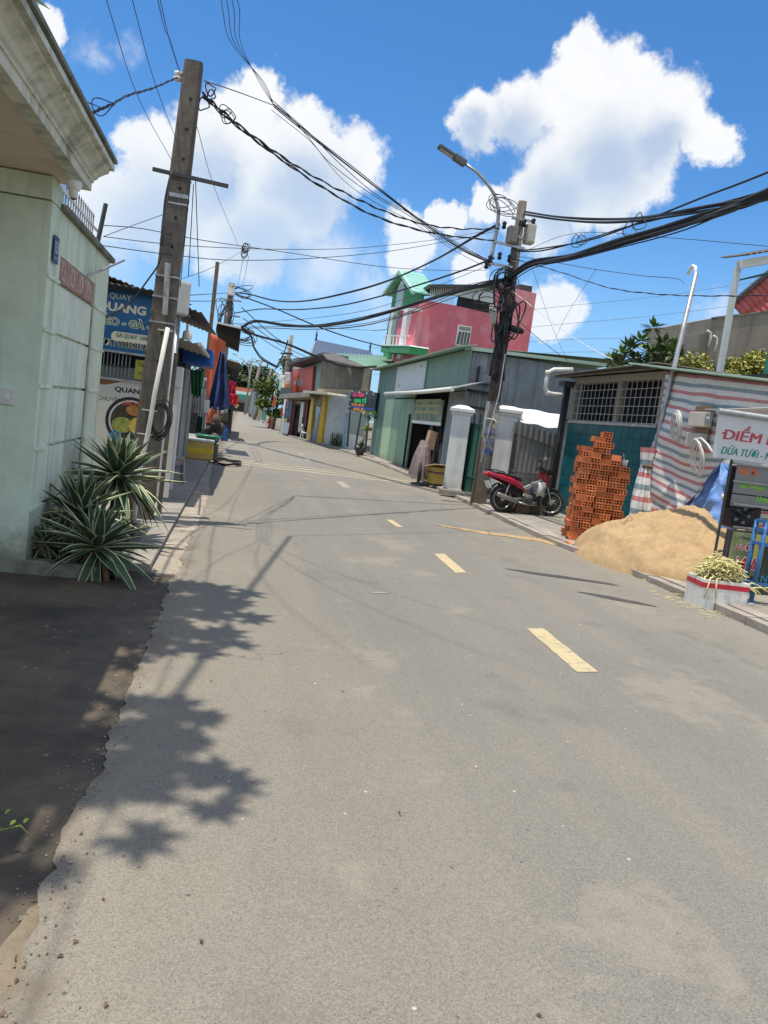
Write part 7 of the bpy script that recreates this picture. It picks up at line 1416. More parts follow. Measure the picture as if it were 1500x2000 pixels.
skinned('body', [((-.05, 0, .80), .15, .13), ((-.02, 0, 1.05), .14, .16), ((0, 0, 1.27), .13, .17), ((.02, 0, 1.42), .055), ((.03, 0, 1.53), .09), ((.03, 0, 1.62), .085), ((.03, .2, 1.30), .06), ((.15, .28, 1.08), .05), ((.40, .30, 1.02), .04), ((.03, -.2, 1.30), .06), ((.15, -.28, 1.08), .05), ((.40, -.30, 1.02), .04), ((.30, .16, .74), .085), ((.28, .17, .32), .055), ((.36, .17, .26), .045), ((.30, -.16, .74), .085), ((.28, -.17, .32), .055), ((.36, -.17, .26), .045)], [(0, 1), (1, 2), (2, 3), (3, 4), (4, 5), (2, 6), (6, 7), (7, 8), (2, 9), (9, 10), (10, 11), (0, 12), (12, 13), (13, 14), (0, 15), (15, 16), (16, 17)], M_skin, pr2)
skinned('shirt', [((-.05, 0, .86), .17, .15), ((-.02, 0, 1.05), .16, .18), ((0, 0, 1.28), .15, .19), ((.03, .2, 1.31), .075), ((.14, .27, 1.11), .065), ((.03, -.2, 1.31), .075), ((.14, -.27, 1.11), .065)], [(0, 1), (1, 2), (2, 3), (3, 4), (2, 5), (5, 6)], mat('yellow shirt', (.72, .56, .03), .7, .1, 5, 0), pr2)
skinned('trousers', [((-.05, 0, .82), .16, .14), ((.30, .16, .74), .10), ((.28, .17, .36), .07), ((.30, -.16, .74), .10), ((.28, -.17, .36), .07)], [(0, 1), (1, 2), (0, 3), (3, 4)], M_bplas, pr2)
build('helmet', MB().lathe([(.11, -.06), (.135, 0), (.13, .07), (.08, .13), (0, .15)], Matrix.Translation((.03, 0, 1.60)), 14), mat('pale helmet', (.6, .56, .4), .3), pr2, local=True)
# ================================================================ houses and green behind the teal building
random.seed(61)
ch_ = thing('concrete_house', 'bare concrete house wall with red tiled roof behind the hedge', 'house', (17, 20, 0)); M_rawc = mat('bare stained concrete', (.25, .225, .18), .9, .15, 1, .3, 14, streak=((.12, .105, .085), .55, 2.5), dirt=((.34, .31, .26), .45, .8))
CYY = 21.0; cpl = Plane((12, CYY), (22, CYY))
fq('wall', cpl, [(1402, 620), (1412, 617), (1520, 606), (1520, 780), (1385, 780)], M_rawc, ch_, 4); fq('side_wall', cpl, [(1366, 652), (1403, 646), (1390, 780), (1350, 780)], M_rawc, ch_, 3, -.4); fq('coping', cpl, [(1401, 618), (1520, 604), (1520, 608), (1401, 622)], M_moss, ch_, .3, .03)
M_rtile = mat('red roof tile', (.47, .11, .10), .7, .2, 3, .1, rand=.15)
a, b_ = cpl.at(1440, 610, -.5), cpl.at(1530, 535, -.5); slope = (b_ - a); dn = V((2.2, 2.2, -1.0))
for i in range(11):
    for j in range(4):
        q = a + slope * (i / 11) + V((.42, 0, -.30)) * (j - .6) ; L2 = slope / 11; W2 = V((.46, 0, -.32)); bb = MB(); bb.sheet(lambda u, v: q + L2 * u * 1.05 + W2 * v + V((0, -.06 * math.sin(math.pi * v) - .02 * u, .0)), 2, 4, thick=.02); build('roof_tile', bb, M_rtile, ch_)
build('ridge', MB().beam(a + V((-.3, -.05, .18)), b_ + V((-.3, -.05, .22)), .16, .1), M_dsteel, ch_)
for q in ((1388, 650), (1400, 660)): p = cpl.at(*q, .05); build('bent_pipe', MB().tube([p + V((-.12, 0, .05)), p, p + V((.03, 0, -.15)), p + V((0, 0, -.4))], .03, 7), M_pvc, ch_)
# tall white post carrying a lean-to roof; green sheet panel
a, b_ = PX(1441, 522, 9.5), PX(1404, 745, 9.5); ps_ = thing('shelter_roof', 'high lean to shelter roof on a tall white steel post at the right edge', 'shelter', (9.5, b_.y, 0)); build('post', MB().beam(V((9.5, b_.y, .05)), V((9.5, a.y, a.z)), .10), mat('pale grey post', (.52, .56, .53), .5, .08, 3, .05), ps_)
e0, e1_ = a + V((-.06, 0, .02)), V((12.2, a.y - .1, a.z + .9)); bb = MB(); bb.corr(e0 + V((0, -.3, .16)), e1_ - e0, V((0, 0.9, .1)), .13, .02); build('roof_sheet', bb, M_roofd, ps_); build('beam', MB().beam(e0 + V((0, -.1, 0)), e1_ + V((0, -.1, 0)), .12, .16), M_pvc, ps_)
build('ceiling', MB().prism([e0 + V((.5, 0, -.15)), e1_ + V((0, 0, -.15)), e1_ + V((0, .8, -.13)), e0 + V((.5, .8, -.13))], (0, 0, .03)), mat('dark green ceiling', (.025, .08, .07), .6), ps_)
gpn = thing('corrugated_wall', 'dark green corrugated wall at the right edge above the tarpaulin', 'wall', PX(1490, 740, 9.4)); a, b_ = PX(1488, 745, 9.2), PX(1493, 662, 9.2); bb = MB(); bb.corr(V((9.2, a.y, 1.0)), V((3.0, -1.2, 0)), V((0, 0, b_.z - 1.0)), .2, .02, rib=True); build('sheet', bb, mat('dark green sheet', (.02, .13, .10), .5, .12, 2, .05), gpn)
rsd = thing('red_roof_shed', 'small shed with rusty red roof behind the grey shed roof', 'shed', (11, 27, 0)); c = [PY(1122, 697, 27), PY(1175, 700, 27), PY(1215, 716, 26), PY(1105, 706, 26)]; f0 = bil(*c); bb = MB(); bb.sheet(lambda u, v: f0(u, v), 8, 2, thick=.05); build('roof', bb, mat('rusty red roof', (.34, .10, .075), .7, .2, 2, .1), rsd); build('wall', MB().box((c[3].x + .2, 26.2, 0), (c[2].x - .2, 29, c[3].z - .05)), M_conc, rsd)
# frangipani like tree with rosettes of large leaves
M_bl = mat('big leaf green', (.085, .155, .05), .45, .3, 2, 0, spec=.5); M_bl2 = mat('big leaf light green', (.14, .21, .05), .45, .25, 2, 0, spec=.5)
def rosette(mb, c, r, n=26):
    for k in range(n):
        a = ru(0, 6.28); el = ru(-.5, 1.2); d = V((math.cos(a) * math.cos(el), math.sin(a) * math.cos(el), math.sin(el))); sd = d.cross(V((0, 0, 1))).normalized() if abs(d.z) < .95 else V((1, 0, 0)); L_ = r * ru(.7, 1.1); w_ = L_ * .16; mb.mi = 0 if rnd() < .6 else 1; c = V(c); dr = V((0, 0, -.12 * L_))
        mb.face([c + d * L_ * .12, c + d * L_ * .5 - sd * w_ + dr * .3, c + d * L_ + dr, c + d * L_ * .5 + sd * w_ + dr * .3])
FT = 19.0; base = V((12.6, FT, 0)); ft = thing('broadleaf_tree', 'tree with rosettes of large glossy leaves behind the teal building roof', 'tree', base); br = MB()
tips = [(1276, 640), (1252, 668), (1215, 690), (1240, 700), (1268, 690), (1295, 672), (1310, 690), (1325, 700), (1285, 712), (1210, 712), (1320, 680), (1260, 715), (1300, 708), (1195, 705), (1228, 680), (1245, 715), (1288, 690)]
build('trunk', MB().tube([base, base + V((.1, 0, 2.0)), base + V((.0, 0, 3.3))], [.13, .1, .08], 8), M_wood, ft); rz = MB()
for (x, y) in tips:
    p = PY(x, y, FT + ru(-.6, .6)); build('limb', MB().tube([base + V((0, 0, 3.2)), (base + V((0, 0, 3.3))).lerp(p, .5) + V((0, 0, -.15)), p], [.05, .035, .02], 5), M_wood, ft); rosette(rz, p, .40, 40)
stuff(build('crown', rz, [M_bl, M_bl2], ft))
M_hl = mat('hedge yellow leaf', (.40, .37, .09), .55, .3, 2, 0); M_hd = mat('hedge green leaf', (.14, .18, .05), .55, .35, 2, 0)
hg = thing('hedge_tree', 'dense yellowish hedge tree in front of the bare concrete house wall', 'tree', (13.5, 17.5, 0)); hb_ = []
for i in range(34):
    x, y = ru(1335, 1500), ru(700, 750); y = max(y, 692 + (18 if x < 1370 else 8) * rnd()); p = PY(x, y, 17.6 + ru(-.6, .6)); hb_.append((tuple(p), (.42, .4, .32)))
build('trunk', MB().tube([(13.5, 17.6, 0), (13.5, 17.6, 3.2)], .12, 8), M_wood, hg); b = MB()
for c, r in hb_: leaf_blob(b, c, r, 330, .062)
stuff(build('crown', b, [M_hl, M_hd], hg))
# tree behind the mint house roof whose leaves shade the road (mostly above the picture)
random.seed(63)
ot = thing('papaya_tree', 'tree with star shaped leaves leaning over the mint house cornice', 'tree', (-3.0, 4.6, 0)); build('trunk', MB().tube([(-3.0, 4.6, 0), (-2.9, 4.6, 4.4), (-2.5, 4.4, 6.6)], [.12, .1, .07], 8), M_wood, ot); lf = MB()
def star(mb, c, r, tilt=.35, k_=1.0):
    T = Matrix.Translation(c) @ Matrix.Rotation(ru(0, 6.28), 4, 'Z') @ Matrix.Rotation(ru(-tilt, tilt), 4, 'X') @ Matrix.Rotation(ru(-tilt, tilt), 4, 'Y'); n = 7
    for k in range(n):
        a = (k - 3) * .72; L_ = r * (1 - .09 * abs(k - 3)) * ru(.9, 1.1); q = lambda rr, aa, z=0: T @ V((rr * math.cos(aa), rr * math.sin(aa), z)); mb.mi = 0 if rnd() < .7 else 1
        mb.face([q(0, 0), q(L_ * .55, a - .38, -.01), q(L_, a, -.05), q(L_ * .55, a + .38, -.01)])
H = 7.2
def over(gx, gy, r, h=None):
    h = h or H + ru(-.25, .25); c = V((gx, gy, 0)) - V((SHIFT.x, SHIFT.y, -1)) * h; star(lf, c, r * 1.12); return c
ends = []
for (gx, gy) in ((.16, 6.55), (-.05, 6.7), (-.25, 6.65), (-.45, 6.5), (.12, 6.15), (-.12, 6.2), (-.36, 6.15), (.2, 5.75), (-.05, 5.75), (-.3, 5.7), (-.55, 5.9), (.02, 5.3), (-.2, 5.25), (-.42, 5.3), (.12, 5.05), (-.1, 4.85), (-.3, 4.9), (-.5, 5.0), (-.45, 4.6)): ends.append(over(gx, gy, ru(.2, .27)))
for (gx, gy) in ((-.12, 4.05), (-.02, 3.85), (-.22, 3.85), (-.05, 3.6), (-.25, 3.6), (-.4, 3.62), (.02, 3.32), (-.15, 3.35), (-.32, 3.3), (-.45, 3.25), (.1, 3.12), (.05, 2.95), (-.12, 3.05), (-.3, 3.02), (-.22, 2.72), (-.45, 2.95), (-.5, 3.6), (-.6, 3.3), (-.62, 4.0)): ends.append(over(gx, gy, ru(.15, .21)))
for _ in range(30): ends.append(over(ru(-1.6, -.7), ru(2.5, 6.6), .24))
for _ in range(46): ends.append(over(ru(-.6, .08), ru(5.0, 6.7), .2))
for _ in range(16): ends.append(over(ru(-1.3, -.45), ru(2.25, 2.75), .15))
for _ in range(40): ends.append(over(ru(-.6, -.05), ru(3.0, 4.0), .16))
hub1, hub2 = V((-1.9, 5.0, 7.0)), V((-1.9, 2.9, 7.0)); stem = MB()
for e in ends: hub = hub1 if abs(e.y - hub1.y) < abs(e.y - hub2.y) else hub2; build('leaf_stalk', MB().tube([hub, hub.lerp(e, .6) + V((0, 0, .08)), e], [.012, .009, .006], 4), M_leaf2, ot)
for hub in (hub1, hub2): build('branch', MB().tube([(-2.5, 4.4, 6.6), hub], [.05, .03], 6), M_wood, ot)
star(lf, PY(60, -2, 4.9), .2, .2); build('low_branch', MB().tube([(-2.9, 4.6, 4.4), PY(40, -12, 4.9)], [.03, .012], 5), M_leaf2, ot)
stuff(build('crown', lf, [M_bl, M_bl2], ot))
# small green creeper tip at the left foreground edge
a = PG(-12, 1590, .12); cr = thing('creeper', 'thin green creeper shoot reaching over the damp forecourt', 'plant', a); pp = [PG(-20, 1560, .12), PG(0, 1622, .06), PG(40, 1612, .1), PG(66, 1640, .03)]
build('stem', MB().tube(pp, [.004, .004, .003, .001], 5), mat('creeper green', (.22, .32, .04), .5, .2, 9, 0), cr)
for q in ((10, 1590), (20, 1612), (46, 1608)):
    p = PG(*q, .1); b = MB(); b.face([p, p + V((.008, .002, .004)), p + V((.014, .012, .008)), p + V((.008, .026, .006)), p + V((-.001, .016, .008)), p + V((-.003, .006, .005))]); build('leaf', b, mat('creeper leaf', (.2, .3, .035), .5, .2, 9, 0), cr)
# ================================================================ tangled right pole
random.seed(71)
RB = V((5.42, 16.42, 0)); RT = PY(1021, 394, 16.42)
def pr(t): return RB + (RT - RB) * t
def prz(z): return pr(z / RT.z)
poleR = thing('utility_pole', 'right hand round concrete utility pole tangled with black cables', 'utility pole', RB)
build('shaft', MB().tube([RB, prz(2.35)], [.165, .15], 18), M_pole, poleR); build('upper_shaft', MB().tube([prz(2.35), RT], [.149, .092], 18), M_poled, poleR)
for z in (2.02, 2.1, 2.75, 3.2, 4.2, 5.35): r_ = .165 - .073 * z / RT.z + .006; build('strap', MB().tube([prz(z), prz(z + .035)], r_, 18), M_steel, poleR)
M_stk = mat('torn blue sticker', (.16, .17, .36), .7, .5, 9, .05, dirt=((.5, .5, .52), .8, 9)); M_stw = mat('torn pale sticker', (.42, .42, .44), .8, .3, 9, .05, dirt=((.22, .2, .18), .8, 8))
def sticker(z0_, z1_, a0, a1, m, s=None):
    b = MB(); r_ = lambda z: .165 - .073 * z / RT.z + .004
    def fn(u, v): z = z0_ + (z1_ - z0_) * v; a = math.radians(a0 + (a1 - a0) * u); c = prz(z); return V((c.x + r_(z) * math.cos(a), c.y + r_(z) * math.sin(a), z))
    b.sheet(fn, 10, 3, thick=.003); o = build('sticker', b, m, poleR)
    if s:
        for k, q in enumerate(s): c = prz(z0_ + .05 + .09 * k); text(q, frame((c.x - .105, c.y - r_(z0_) - .006, z0_ + .05 + .09 * k), (1, -.12, 0), (-.12, -1, 0)), 0, 0, .17, .065, M_sblue, o, .02)
sticker(1.60, 1.78, 215, 310, M_stk); sticker(1.36, 1.55, 215, 312, M_stw, ['BÊ TÔNG', 'KHOAN CẮT']); sticker(1.16, 1.33, 220, 312, M_stk, ['0903']); sticker(.72, .82, 250, 300, M_stk); sticker(1.85, 2.3, 200, 330, M_stw); sticker(2.3, 2.6, 230, 330, mat('torn brown poster', (.2, .14, .11), .9, .4, 8, .1))
build('side_board', MB().beam(RB + V((-.19, -.02, .05)), prz(1.55) + V((-.17, -.02, 0)), .05, .04), M_wood, poleR)
for nm, q, w_, h, m in (('junction_box', (1000, 460), .2, .36, mat('rusty grey box', (.2, .185, .155), .6, .3, 5, .1)), ('junction_box', (1034, 458), .2, .40, M_beige)):
    p = PY(*q, 16.3); s = build(nm, MB().obox(Matrix.Translation(p), (-w_ / 2, -.12, -h / 2), (w_ / 2, .12, h / 2), .015), m, poleR); build('box_lid', MB().obox(Matrix.Translation(p), (-w_ / 2 + .02, -.14, -h / 2 + .03), (w_ / 2 - .02, -.12, h / 2 - .03), .006), m, s)
for (a, c) in (((966, 472), (1024, 486)), ((955, 514), (1000, 522)), ((1010, 462), (1040, 474)), ((1000, 425), (1044, 434))): build('bracket', MB().beam(PY(*a, 16.3), PY(*c, 16.3), .05), M_steel, poleR)
for q in ((957, 506), (950, 518), (1024, 436), (1042, 434), (976, 500), (985, 440), (995, 505)): build('clamp', MB().lathe([(.02, -.08), (.05, -.05), (.035, 0), (.05, .05), (.02, .08)], Matrix.Translation(PY(*q, 16.25)), 9), M_black, poleR)
for k in range(7): # cables running down the pole
    z0_, z1_ = ru(4.4, 5.3), ru(2.5, 3.8); a = math.radians(ru(180, 350)); o_ = V((math.cos(a), math.sin(a), 0)); pts = [prz(z0_ + (z1_ - z0_) * t) + o_ * (.16 + .05 * math.sin(5 * t + k)) + V((ru(-.03, .03), 0, 0)) for t in [i / 9 for i in range(10)]]; build('down_cable', MB().tube(pts, ru(.012, .026), 6), M_cable, poleR)
build('conduit', MB().tube([prz(1.0) + V((-.13, -.12, 0)), prz(1.9) + V((-.04, -.17, 0)), prz(2.5) + V((.04, -.17, 0)), prz(3.4) + V((.05, -.15, 0))], .016, 7), M_pvc, poleR)
build('white_tie', MB().tube([prz(1.94) + V((-.2, -.15, .03)), prz(1.96) + V((0, -.2, .0)), prz(1.86) + V((.14, -.2, 0))], .016, 6), M_white, poleR)
b = MB()
for i in range(11):
    t = i / 33; pts = []; z0_ = ru(3.6, 4.8); L_ = ru(.5, 1.5); x_ = ru(-.16, -.02)
    for k in range(9): pts.append(prz(z0_ - L_ * k / 8 + .0) + V((x_ + .06 * math.sin(k + i), -.16 - .05 * math.cos(k * 1.3 + i), 0)))
    b.tube(pts, ru(.01, .02), 5)
stuff(build('cable_tangle', b, M_cable, poleR))
def loops(name, q, Y, rx, rz, n, th_, label, parent=None, jit=.25, m=None):
    b = MB(); c = PY(*q, Y)
    for i in range(n):
        a_, b_ = rx * ru(1 - jit, 1 + jit), rz * ru(1 - jit, 1 + jit); o_ = V((ru(-.07, .07), ru(-.08, .08), ru(-.1, .1))); t_ = ru(-.5, .5)
        b.tube([c + o_ + V((a_ * math.cos(2 * math.pi * k / 20) * math.cos(t_) - b_ * math.sin(2 * math.pi * k / 20) * math.sin(t_), .06 * math.sin(4 * math.pi * k / 20), a_ * math.cos(2 * math.pi * k / 20) * math.sin(t_) + b_ * math.sin(2 * math.pi * k / 20) * math.cos(t_))) for k in range(20)], th_, 5, closed=True)
    o = build(name, b, m or M_cable, parent); return tag(o, label, 'cable coil') if parent is None else o
loops('cable_coil', (1003, 622), 16.2, .15, .44, 3, .018, 'large upright loop of thick black cable on the right of the pole', jit=.12)
loops('cable_coil', (978, 610), 16.2, .10, .58, 5, .014, 'dense black hanging cable loops on the left of the pole below the wires')
loops('cable_coil', (985, 545), 16.2, .24, .18, 10, .010, 'knot of thin black cable loops where the bundles meet the pole')
loops('cable_coil', (978, 400), 16.25, .30, .12, 5, .008, 'springy loose cable loops beside the street lamp arm near the pole top')
loops('cable_coil', (955, 585), 16.1, .35, .16, 4, .01, 'thin drooping cable loops left of the pole over the pink house')
p = PY(1012, 645, 16.25); o = build('splice_closure', MB().tube([p + V((-.2, 0, .03)), p, p + V((.12, 0, -.02))], [.06, .08, .05], 10), M_black); tag(o, 'black cable splice closure strapped on the right of the pole', 'splice closure')
p = PY(963, 606, 16.2); o = build('splice_closure', MB().tube([p + V((-.05, 0, .12)), p, p + V((.06, 0, -.28))], [.04, .09, .05], 10), mat('dirty white cover', (.5, .5, .44), .6, .2, 6, .1, dirt=((.2, .18, .14), .6, 8))); tag(o, 'dirty white cable closure hanging on the left of the pole', 'splice closure')
# street lamp on the right pole
lpp = [PY(*q, 16.35) for q in ((955, 520), (962, 490), (972, 440), (974, 410), (966, 380), (950, 356), (930, 335), (905, 318))]
sl2 = thing('street_lamp', 'curved grey street lamp arm bracketed to the tangled right pole', 'street lamp', lpp[0]); build('arm', MB().tube(lpp, [.042, .042, .04, .038, .036, .034, .032, .03], 10), M_steel, sl2)
M_lamp = mat('dark lamp housing', (.11, .115, .12), .5, .15, 6, .05, metal=.3); d = (lpp[-1] - lpp[-2]).normalized()
build('driver_box', MB().beam(lpp[-1] - d * .05, lpp[-1] + d * .24, .15, .13, bev=.02), M_lamp, sl2); hd = build('lamp_head', MB().beam(lpp[-1] + d * .22, lpp[-1] + d * .62, .22, .06, bev=.015), M_lamp, sl2); build('lamp_glass', MB().beam(lpp[-1] + d * .26 + V((0, 0, -.036)), lpp[-1] + d * .58 + V((0, 0, -.036)), .17, .015), glass('lamp lens', (.3, .3, .28)), hd)
# far left pole (grey, white box) where the left spans end
FLY = 32.0; FLT, FLB = PY(453, 553, FLY), PY(437, 690, FLY)
pf = thing('utility_pole', 'grey utility pole with white box rising behind the dark left awnings', 'utility pole', (FLB.x - .1, FLY, 0)); build('shaft', MB().tube([(FLB.x - .25, FLY, 0), FLB, FLT], [.2, .17, .12], 12), M_pole, pf); p = PY(451, 570, FLY - .2); build('white_box', MB().obox(Matrix.Translation(p), (-.15, -.12, -.14), (.15, .1, .14), .01), M_white, pf)
for z in (.0, -.6, -1.2): build('bracket', MB().beam(p + V((-.4, .1, z - .3)), p + V((.45, .1, z - .3)), .06), M_steel, pf)
loops('cable_coil', (472, 568), FLY - .3, .42, .14, 4, .014, 'spare cable loops beside the white box on the far left pole'); loops('cable_coil', (438, 628), FLY - .2, .22, .75, 9, .014, 'matted grey cable coils wrapped down the far left pole', m=M_dsteel); loops('cable_coil', (470, 655), FLY - .6, .5, .22, 9, .014, 'black cable knot hanging right of the far left pole')
# ================================================================ overhead cables
def catmull(P, n=10):
    P = [P[0] * 2 - P[1]] + P + [P[-1] * 2 - P[-2]]; out = []
    for i in range(1, len(P) - 2):
        for k in range(n):
            t = k / n; a, b_, c, d_ = P[i - 1], P[i], P[i + 1], P[i + 2]; out.append(.5 * ((2 * b_) + (c - a) * t + (2 * a - 5 * b_ + 4 * c - d_) * t * t + (3 * b_ - a - 3 * c + d_) * t ** 3))
    return out + [P[-2]]
NW = [0]
def wire(pts, r, label, strands=1, spread=.0, n=10, m=None, name='cable', twist=0.0):
    """one overhead cable or bundle through world points; strands wander round the centre line"""
    P = catmull([V(p) for p in pts], n); b = MB(); NW[0] += 1
    for s in range(strands):
        ph = ru(0, 6.28); rr = spread * ru(.35, 1.0) if strands > 1 else 0
        q = [p + V((0, rr * math.cos(ph + twist * i + .5 * math.sin(.3 * i + s)), rr * math.sin(ph + twist * i))) + V((1, 0, 0)) * rr * .6 * math.sin(ph * 2 + .2 * i) for i, p in enumerate(P)]; b.tube(q, r * .84 * (ru(.75, 1.2) if strands > 1 else 1), 6 if r > .012 else 4)
    o = build(name, b, m or M_cable); return tag(o, label, 'cable', 'overhead cables')
def PLN(A, B): return Plane((A.x, A.y), (B.x, B.y))
def span(A, B, mids, r, label, **k):
    pl = PLN(A, B); wire([A] + [pl.at(*q) for q in mids] + [B], r, label, **k)
def off(q, Xp): return PX(q[0], q[1], Xp)
# heavy runs from the pole towards the camera, upper right
XE = 5.9
def rrun(start, mids, r, label, ext, **k):
    A = PY(*start, 16.35); xs = [A.x + (XE - A.x) * (q[0] - start[0]) / (1500 - start[0]) for q in mids]; P = [A] + [off(q, x) for q, x in zip(mids, xs)]; d = (P[-1] - P[-2]).normalized(); P.append(P[-1] + d * 3 + V((0, 0, ext))); P.append(P[-1] + d * 12 + V((0, -1, .8))); wire(P, r, label, **k)
rrun((990, 545), [(1035, 515), (1110, 502), (1200, 475), (1320, 440), (1420, 408), (1500, 376)], .02, 'thickest sagging black cable bundle from the right pole to the upper right edge', .1, strands=16, spread=.065)
rrun((990, 552), [(1040, 522), (1120, 507), (1210, 482), (1330, 448), (1430, 410), (1500, 384)], .013, 'lower loose strands of the thick bundle at the upper right', .1, strands=5, spread=.07)
rrun((1024, 416), [(1090, 426), (1170, 431), (1260, 427), (1380, 408), (1500, 384)], .022, 'pair of thick black cables leaving the top of the right pole to the right', .1, strands=4, spread=.035)
rrun((1010, 488), [(1060, 484), (1150, 468), (1250, 432), (1370, 385), (1500, 335)], .014, 'tight black cable rising steepest to the right edge above the thick bundle', .1, strands=2, spread=.02)
rrun((1010, 492), [(1060, 490), (1140, 470), (1220, 445), (1330, 418), (1500, 372)], .012, 'thin cable just above the thick bundle on the right', .1, strands=2, spread=.02)
for i, (x, y) in enumerate(((1140, 462), (1258, 430), (1132, 474), (1240, 436))): loops('cable_loop', (x, y + 6), 13.2 - .02 * (x - 1100) , .1, .1, 1, .007, ('small wire loop first right of the pole above the thick bundle', 'small wire loop above the middle of the thick right bundle', 'second small loop by the pole over the thick bundle', 'twin small loop near the middle of the right bundle')[i])
# spans from right pole to far left pole
FA = PY(462, 572, FLY - .1); FB2 = PY(458, 612, FLY - .1); FC = PY(470, 640, FLY - .1)
span(PY(985, 548, 16.3), FC, [(930, 560), (860, 578), (780, 604), (700, 625), (620, 637), (560, 636), (500, 628)], .02, 'heavy sagging cable bundle between right pole and far left pole', strands=9, spread=.05)
span(PY(985, 556, 16.3), FC, [(900, 575), (800, 612), (700, 636), (600, 642), (530, 640)], .011, 'thin loose strands under the heavy sagging bundle over the street', strands=3, spread=.06)
span(PY(975, 438, 16.3), FA, [(930, 462), (850, 508), (760, 548), (680, 572), (600, 588), (540, 588), (490, 576)], .022, 'thick cable crossing highest from the right pole to the far left pole', strands=2, spread=.02)
span(PY(965, 505, 16.3), FB2, [(900, 530), (820, 556), (740, 580), (660, 598), (580, 605), (510, 604)], .02, 'second thick cable crossing below the highest one to the far left pole', strands=2, spread=.02)
span(PY(955, 518, 16.3), PY(470, 632, FLY), [(880, 548), (800, 580), (720, 605), (640, 618), (560, 626)], .008, 'thin straight wire under the second thick crossing cable')
span(PY(970, 545, 16.3), PY(486, 626, FLY), [(900, 560), (840, 590), (760, 628), (720, 645)], .007, 'thin slack wire drooping below the heavy street bundle')
span(PY(462, 575, FLY), PY(760, 680, 36.2), [(540, 604), (620, 638), (690, 662)], .02, 'straight service cable descending from far left pole to the green house', strands=2, spread=.02)
# cables from the far left pole down the right hand row
G1 = PY(735, 716, 36.5); GM = PLN(FC, G1)
wire([PY(470, 640, FLY)] + [PY(q[0], q[1], FLY + 4 * i / 5) for i, q in enumerate(((500, 655), (560, 672), (620, 698), (660, 712), (700, 718)))] + [G1], .022, 'heavy black bundle drooping along the front of the right hand row', strands=7, spread=.05)
wire([PY(468, 640, FLY)] + [PY(q[0], q[1], FLY + 2 * i) for i, q in enumerate(((490, 655), (497, 680), (512, 700), (540, 716)))], .022, 'black bundle sagging down towards the far pole cluster', strands=6, spread=.05)
wire([PY(540, 716, 42), PY(550, 700, 42), PY(558, 680, 42), PY(562, 664, 42)], .025, 'short dark cable rising from the low bundle to the red shop pole', strands=3, spread=.04)
rsp = [PY(570, 655, 54), PY(560, 720, 54)]; o = thing('utility_pole', 'grey utility pole standing in front of the red shop balcony', 'utility pole', (rsp[1].x, 54, 0)); build('shaft', MB().tube([V((rsp[1].x + .35, 54, 0)), rsp[1], rsp[0]], [.18, .16, .12], 9), M_pole, o)
for q in ((556, 690), (560, 702), (566, 690)): build('bracket', MB().beam(PY(q[0] - 8, q[1], 53.7), PY(q[0] + 6, q[1] + 1, 53.7), .1), M_dsteel, o)
for k, (a, lab) in enumerate((((472, 600), 'upper'), ((474, 622), 'middle'), ((480, 640), 'lower'))): wire([PY(a[0], a[1], FLY), PY(540, 660 + 10 * k, 38), PY(600, 690 + 8 * k, 39)], .012, lab + ' thin cable slanting from far left pole to the red shop roof', strands=2, spread=.05)
for k in range(3): wire([PY(497 + 4 * k, 700 + 4 * k, 110), PY(520, 728 + 6 * k, 90), PY(545, 716 - 3 * k, 60)], .035, ('first', 'second', 'third')[k] + ' loop of cable slung between the far cluster poles counted from above', strands=1)
wire([PY(446, 572, FLY), PY(380, 576, 20), PY(352, 574, 10.6)], .012, 'upper cable from grey electric box level to the far left white box'); wire([PY(444, 588, FLY), PY(380, 588, 20), PY(352, 586, 10.6)], .012, 'lower cable from grey electric box level to the far left pole')
# bundle from overhead to the junction and on to the right pole
J = PY(535, 206, 14.0)
for i, q in enumerate(((430, -20), (441, -20), (452, -20), (463, -20))):
    P_ = [PY(q[0] - 6, -60, 8.6), PY(q[0] + 5, 20, 9.6), PY(q[0] + (480 - q[0]) * .45, 85, 10.9), PY(515 - 3 * i, 160, 12.6), J]; D_ = P_[0] - P_[1]; wire([P_[0] + D_ * k_ + V((.25 * (i - 1.5) * k_, 0, .55 * k_ ** 1.7)) for k_ in (5, 4, 3, 2, 1)] + P_, .0055, ('leftmost', 'second', 'third', 'rightmost')[i] + ' of four cables fanning from overhead to the mid air junction')
span(J, PY(960, 512, 16.3), [(620, 275), (700, 338), (780, 400), (850, 452), (910, 490)], .011, 'taut bundle from the mid air junction down to the right pole', strands=3, spread=.03)
span(J, PY(965, 520, 16.3), [(600, 268), (660, 330), (730, 385), (800, 425), (880, 478)], .007, 'slack thin wires beneath the taut junction bundle', strands=3, spread=.12)
span(PY(399, 158, 9.85), J, [(460, 178)], .008, 'short tie wire from the leaning pole top to the mid air junction')
A = PY(396, 182, 9.85); span(A, PY(975, 446, 16.3), [(440, 222), (500, 270), (580, 325), (660, 370), (740, 408), (820, 436), (900, 447)], .013, 'twisted pair cable sagging from the leaning pole to the right pole', strands=2, spread=.018, twist=1.2)
span(PY(396, 188, 9.85), PY(965, 470, 16.3), [(460, 244), (540, 305), (640, 372), (740, 425), (850, 456)], .011, 'second twisted cable sagging just under the first from the leaning pole', strands=2, spread=.016, twist=1.2)
loops('cable_coil', (450, 235), 10.2, .09, .07, 3, .006, 'small curl of spare wire on the sagging cables right of the leaning pole'); loops('cable_coil', (408, 190), 9.85, .05, .06, 3, .008, 'tiny wire curl at the right face of the leaning pole top')
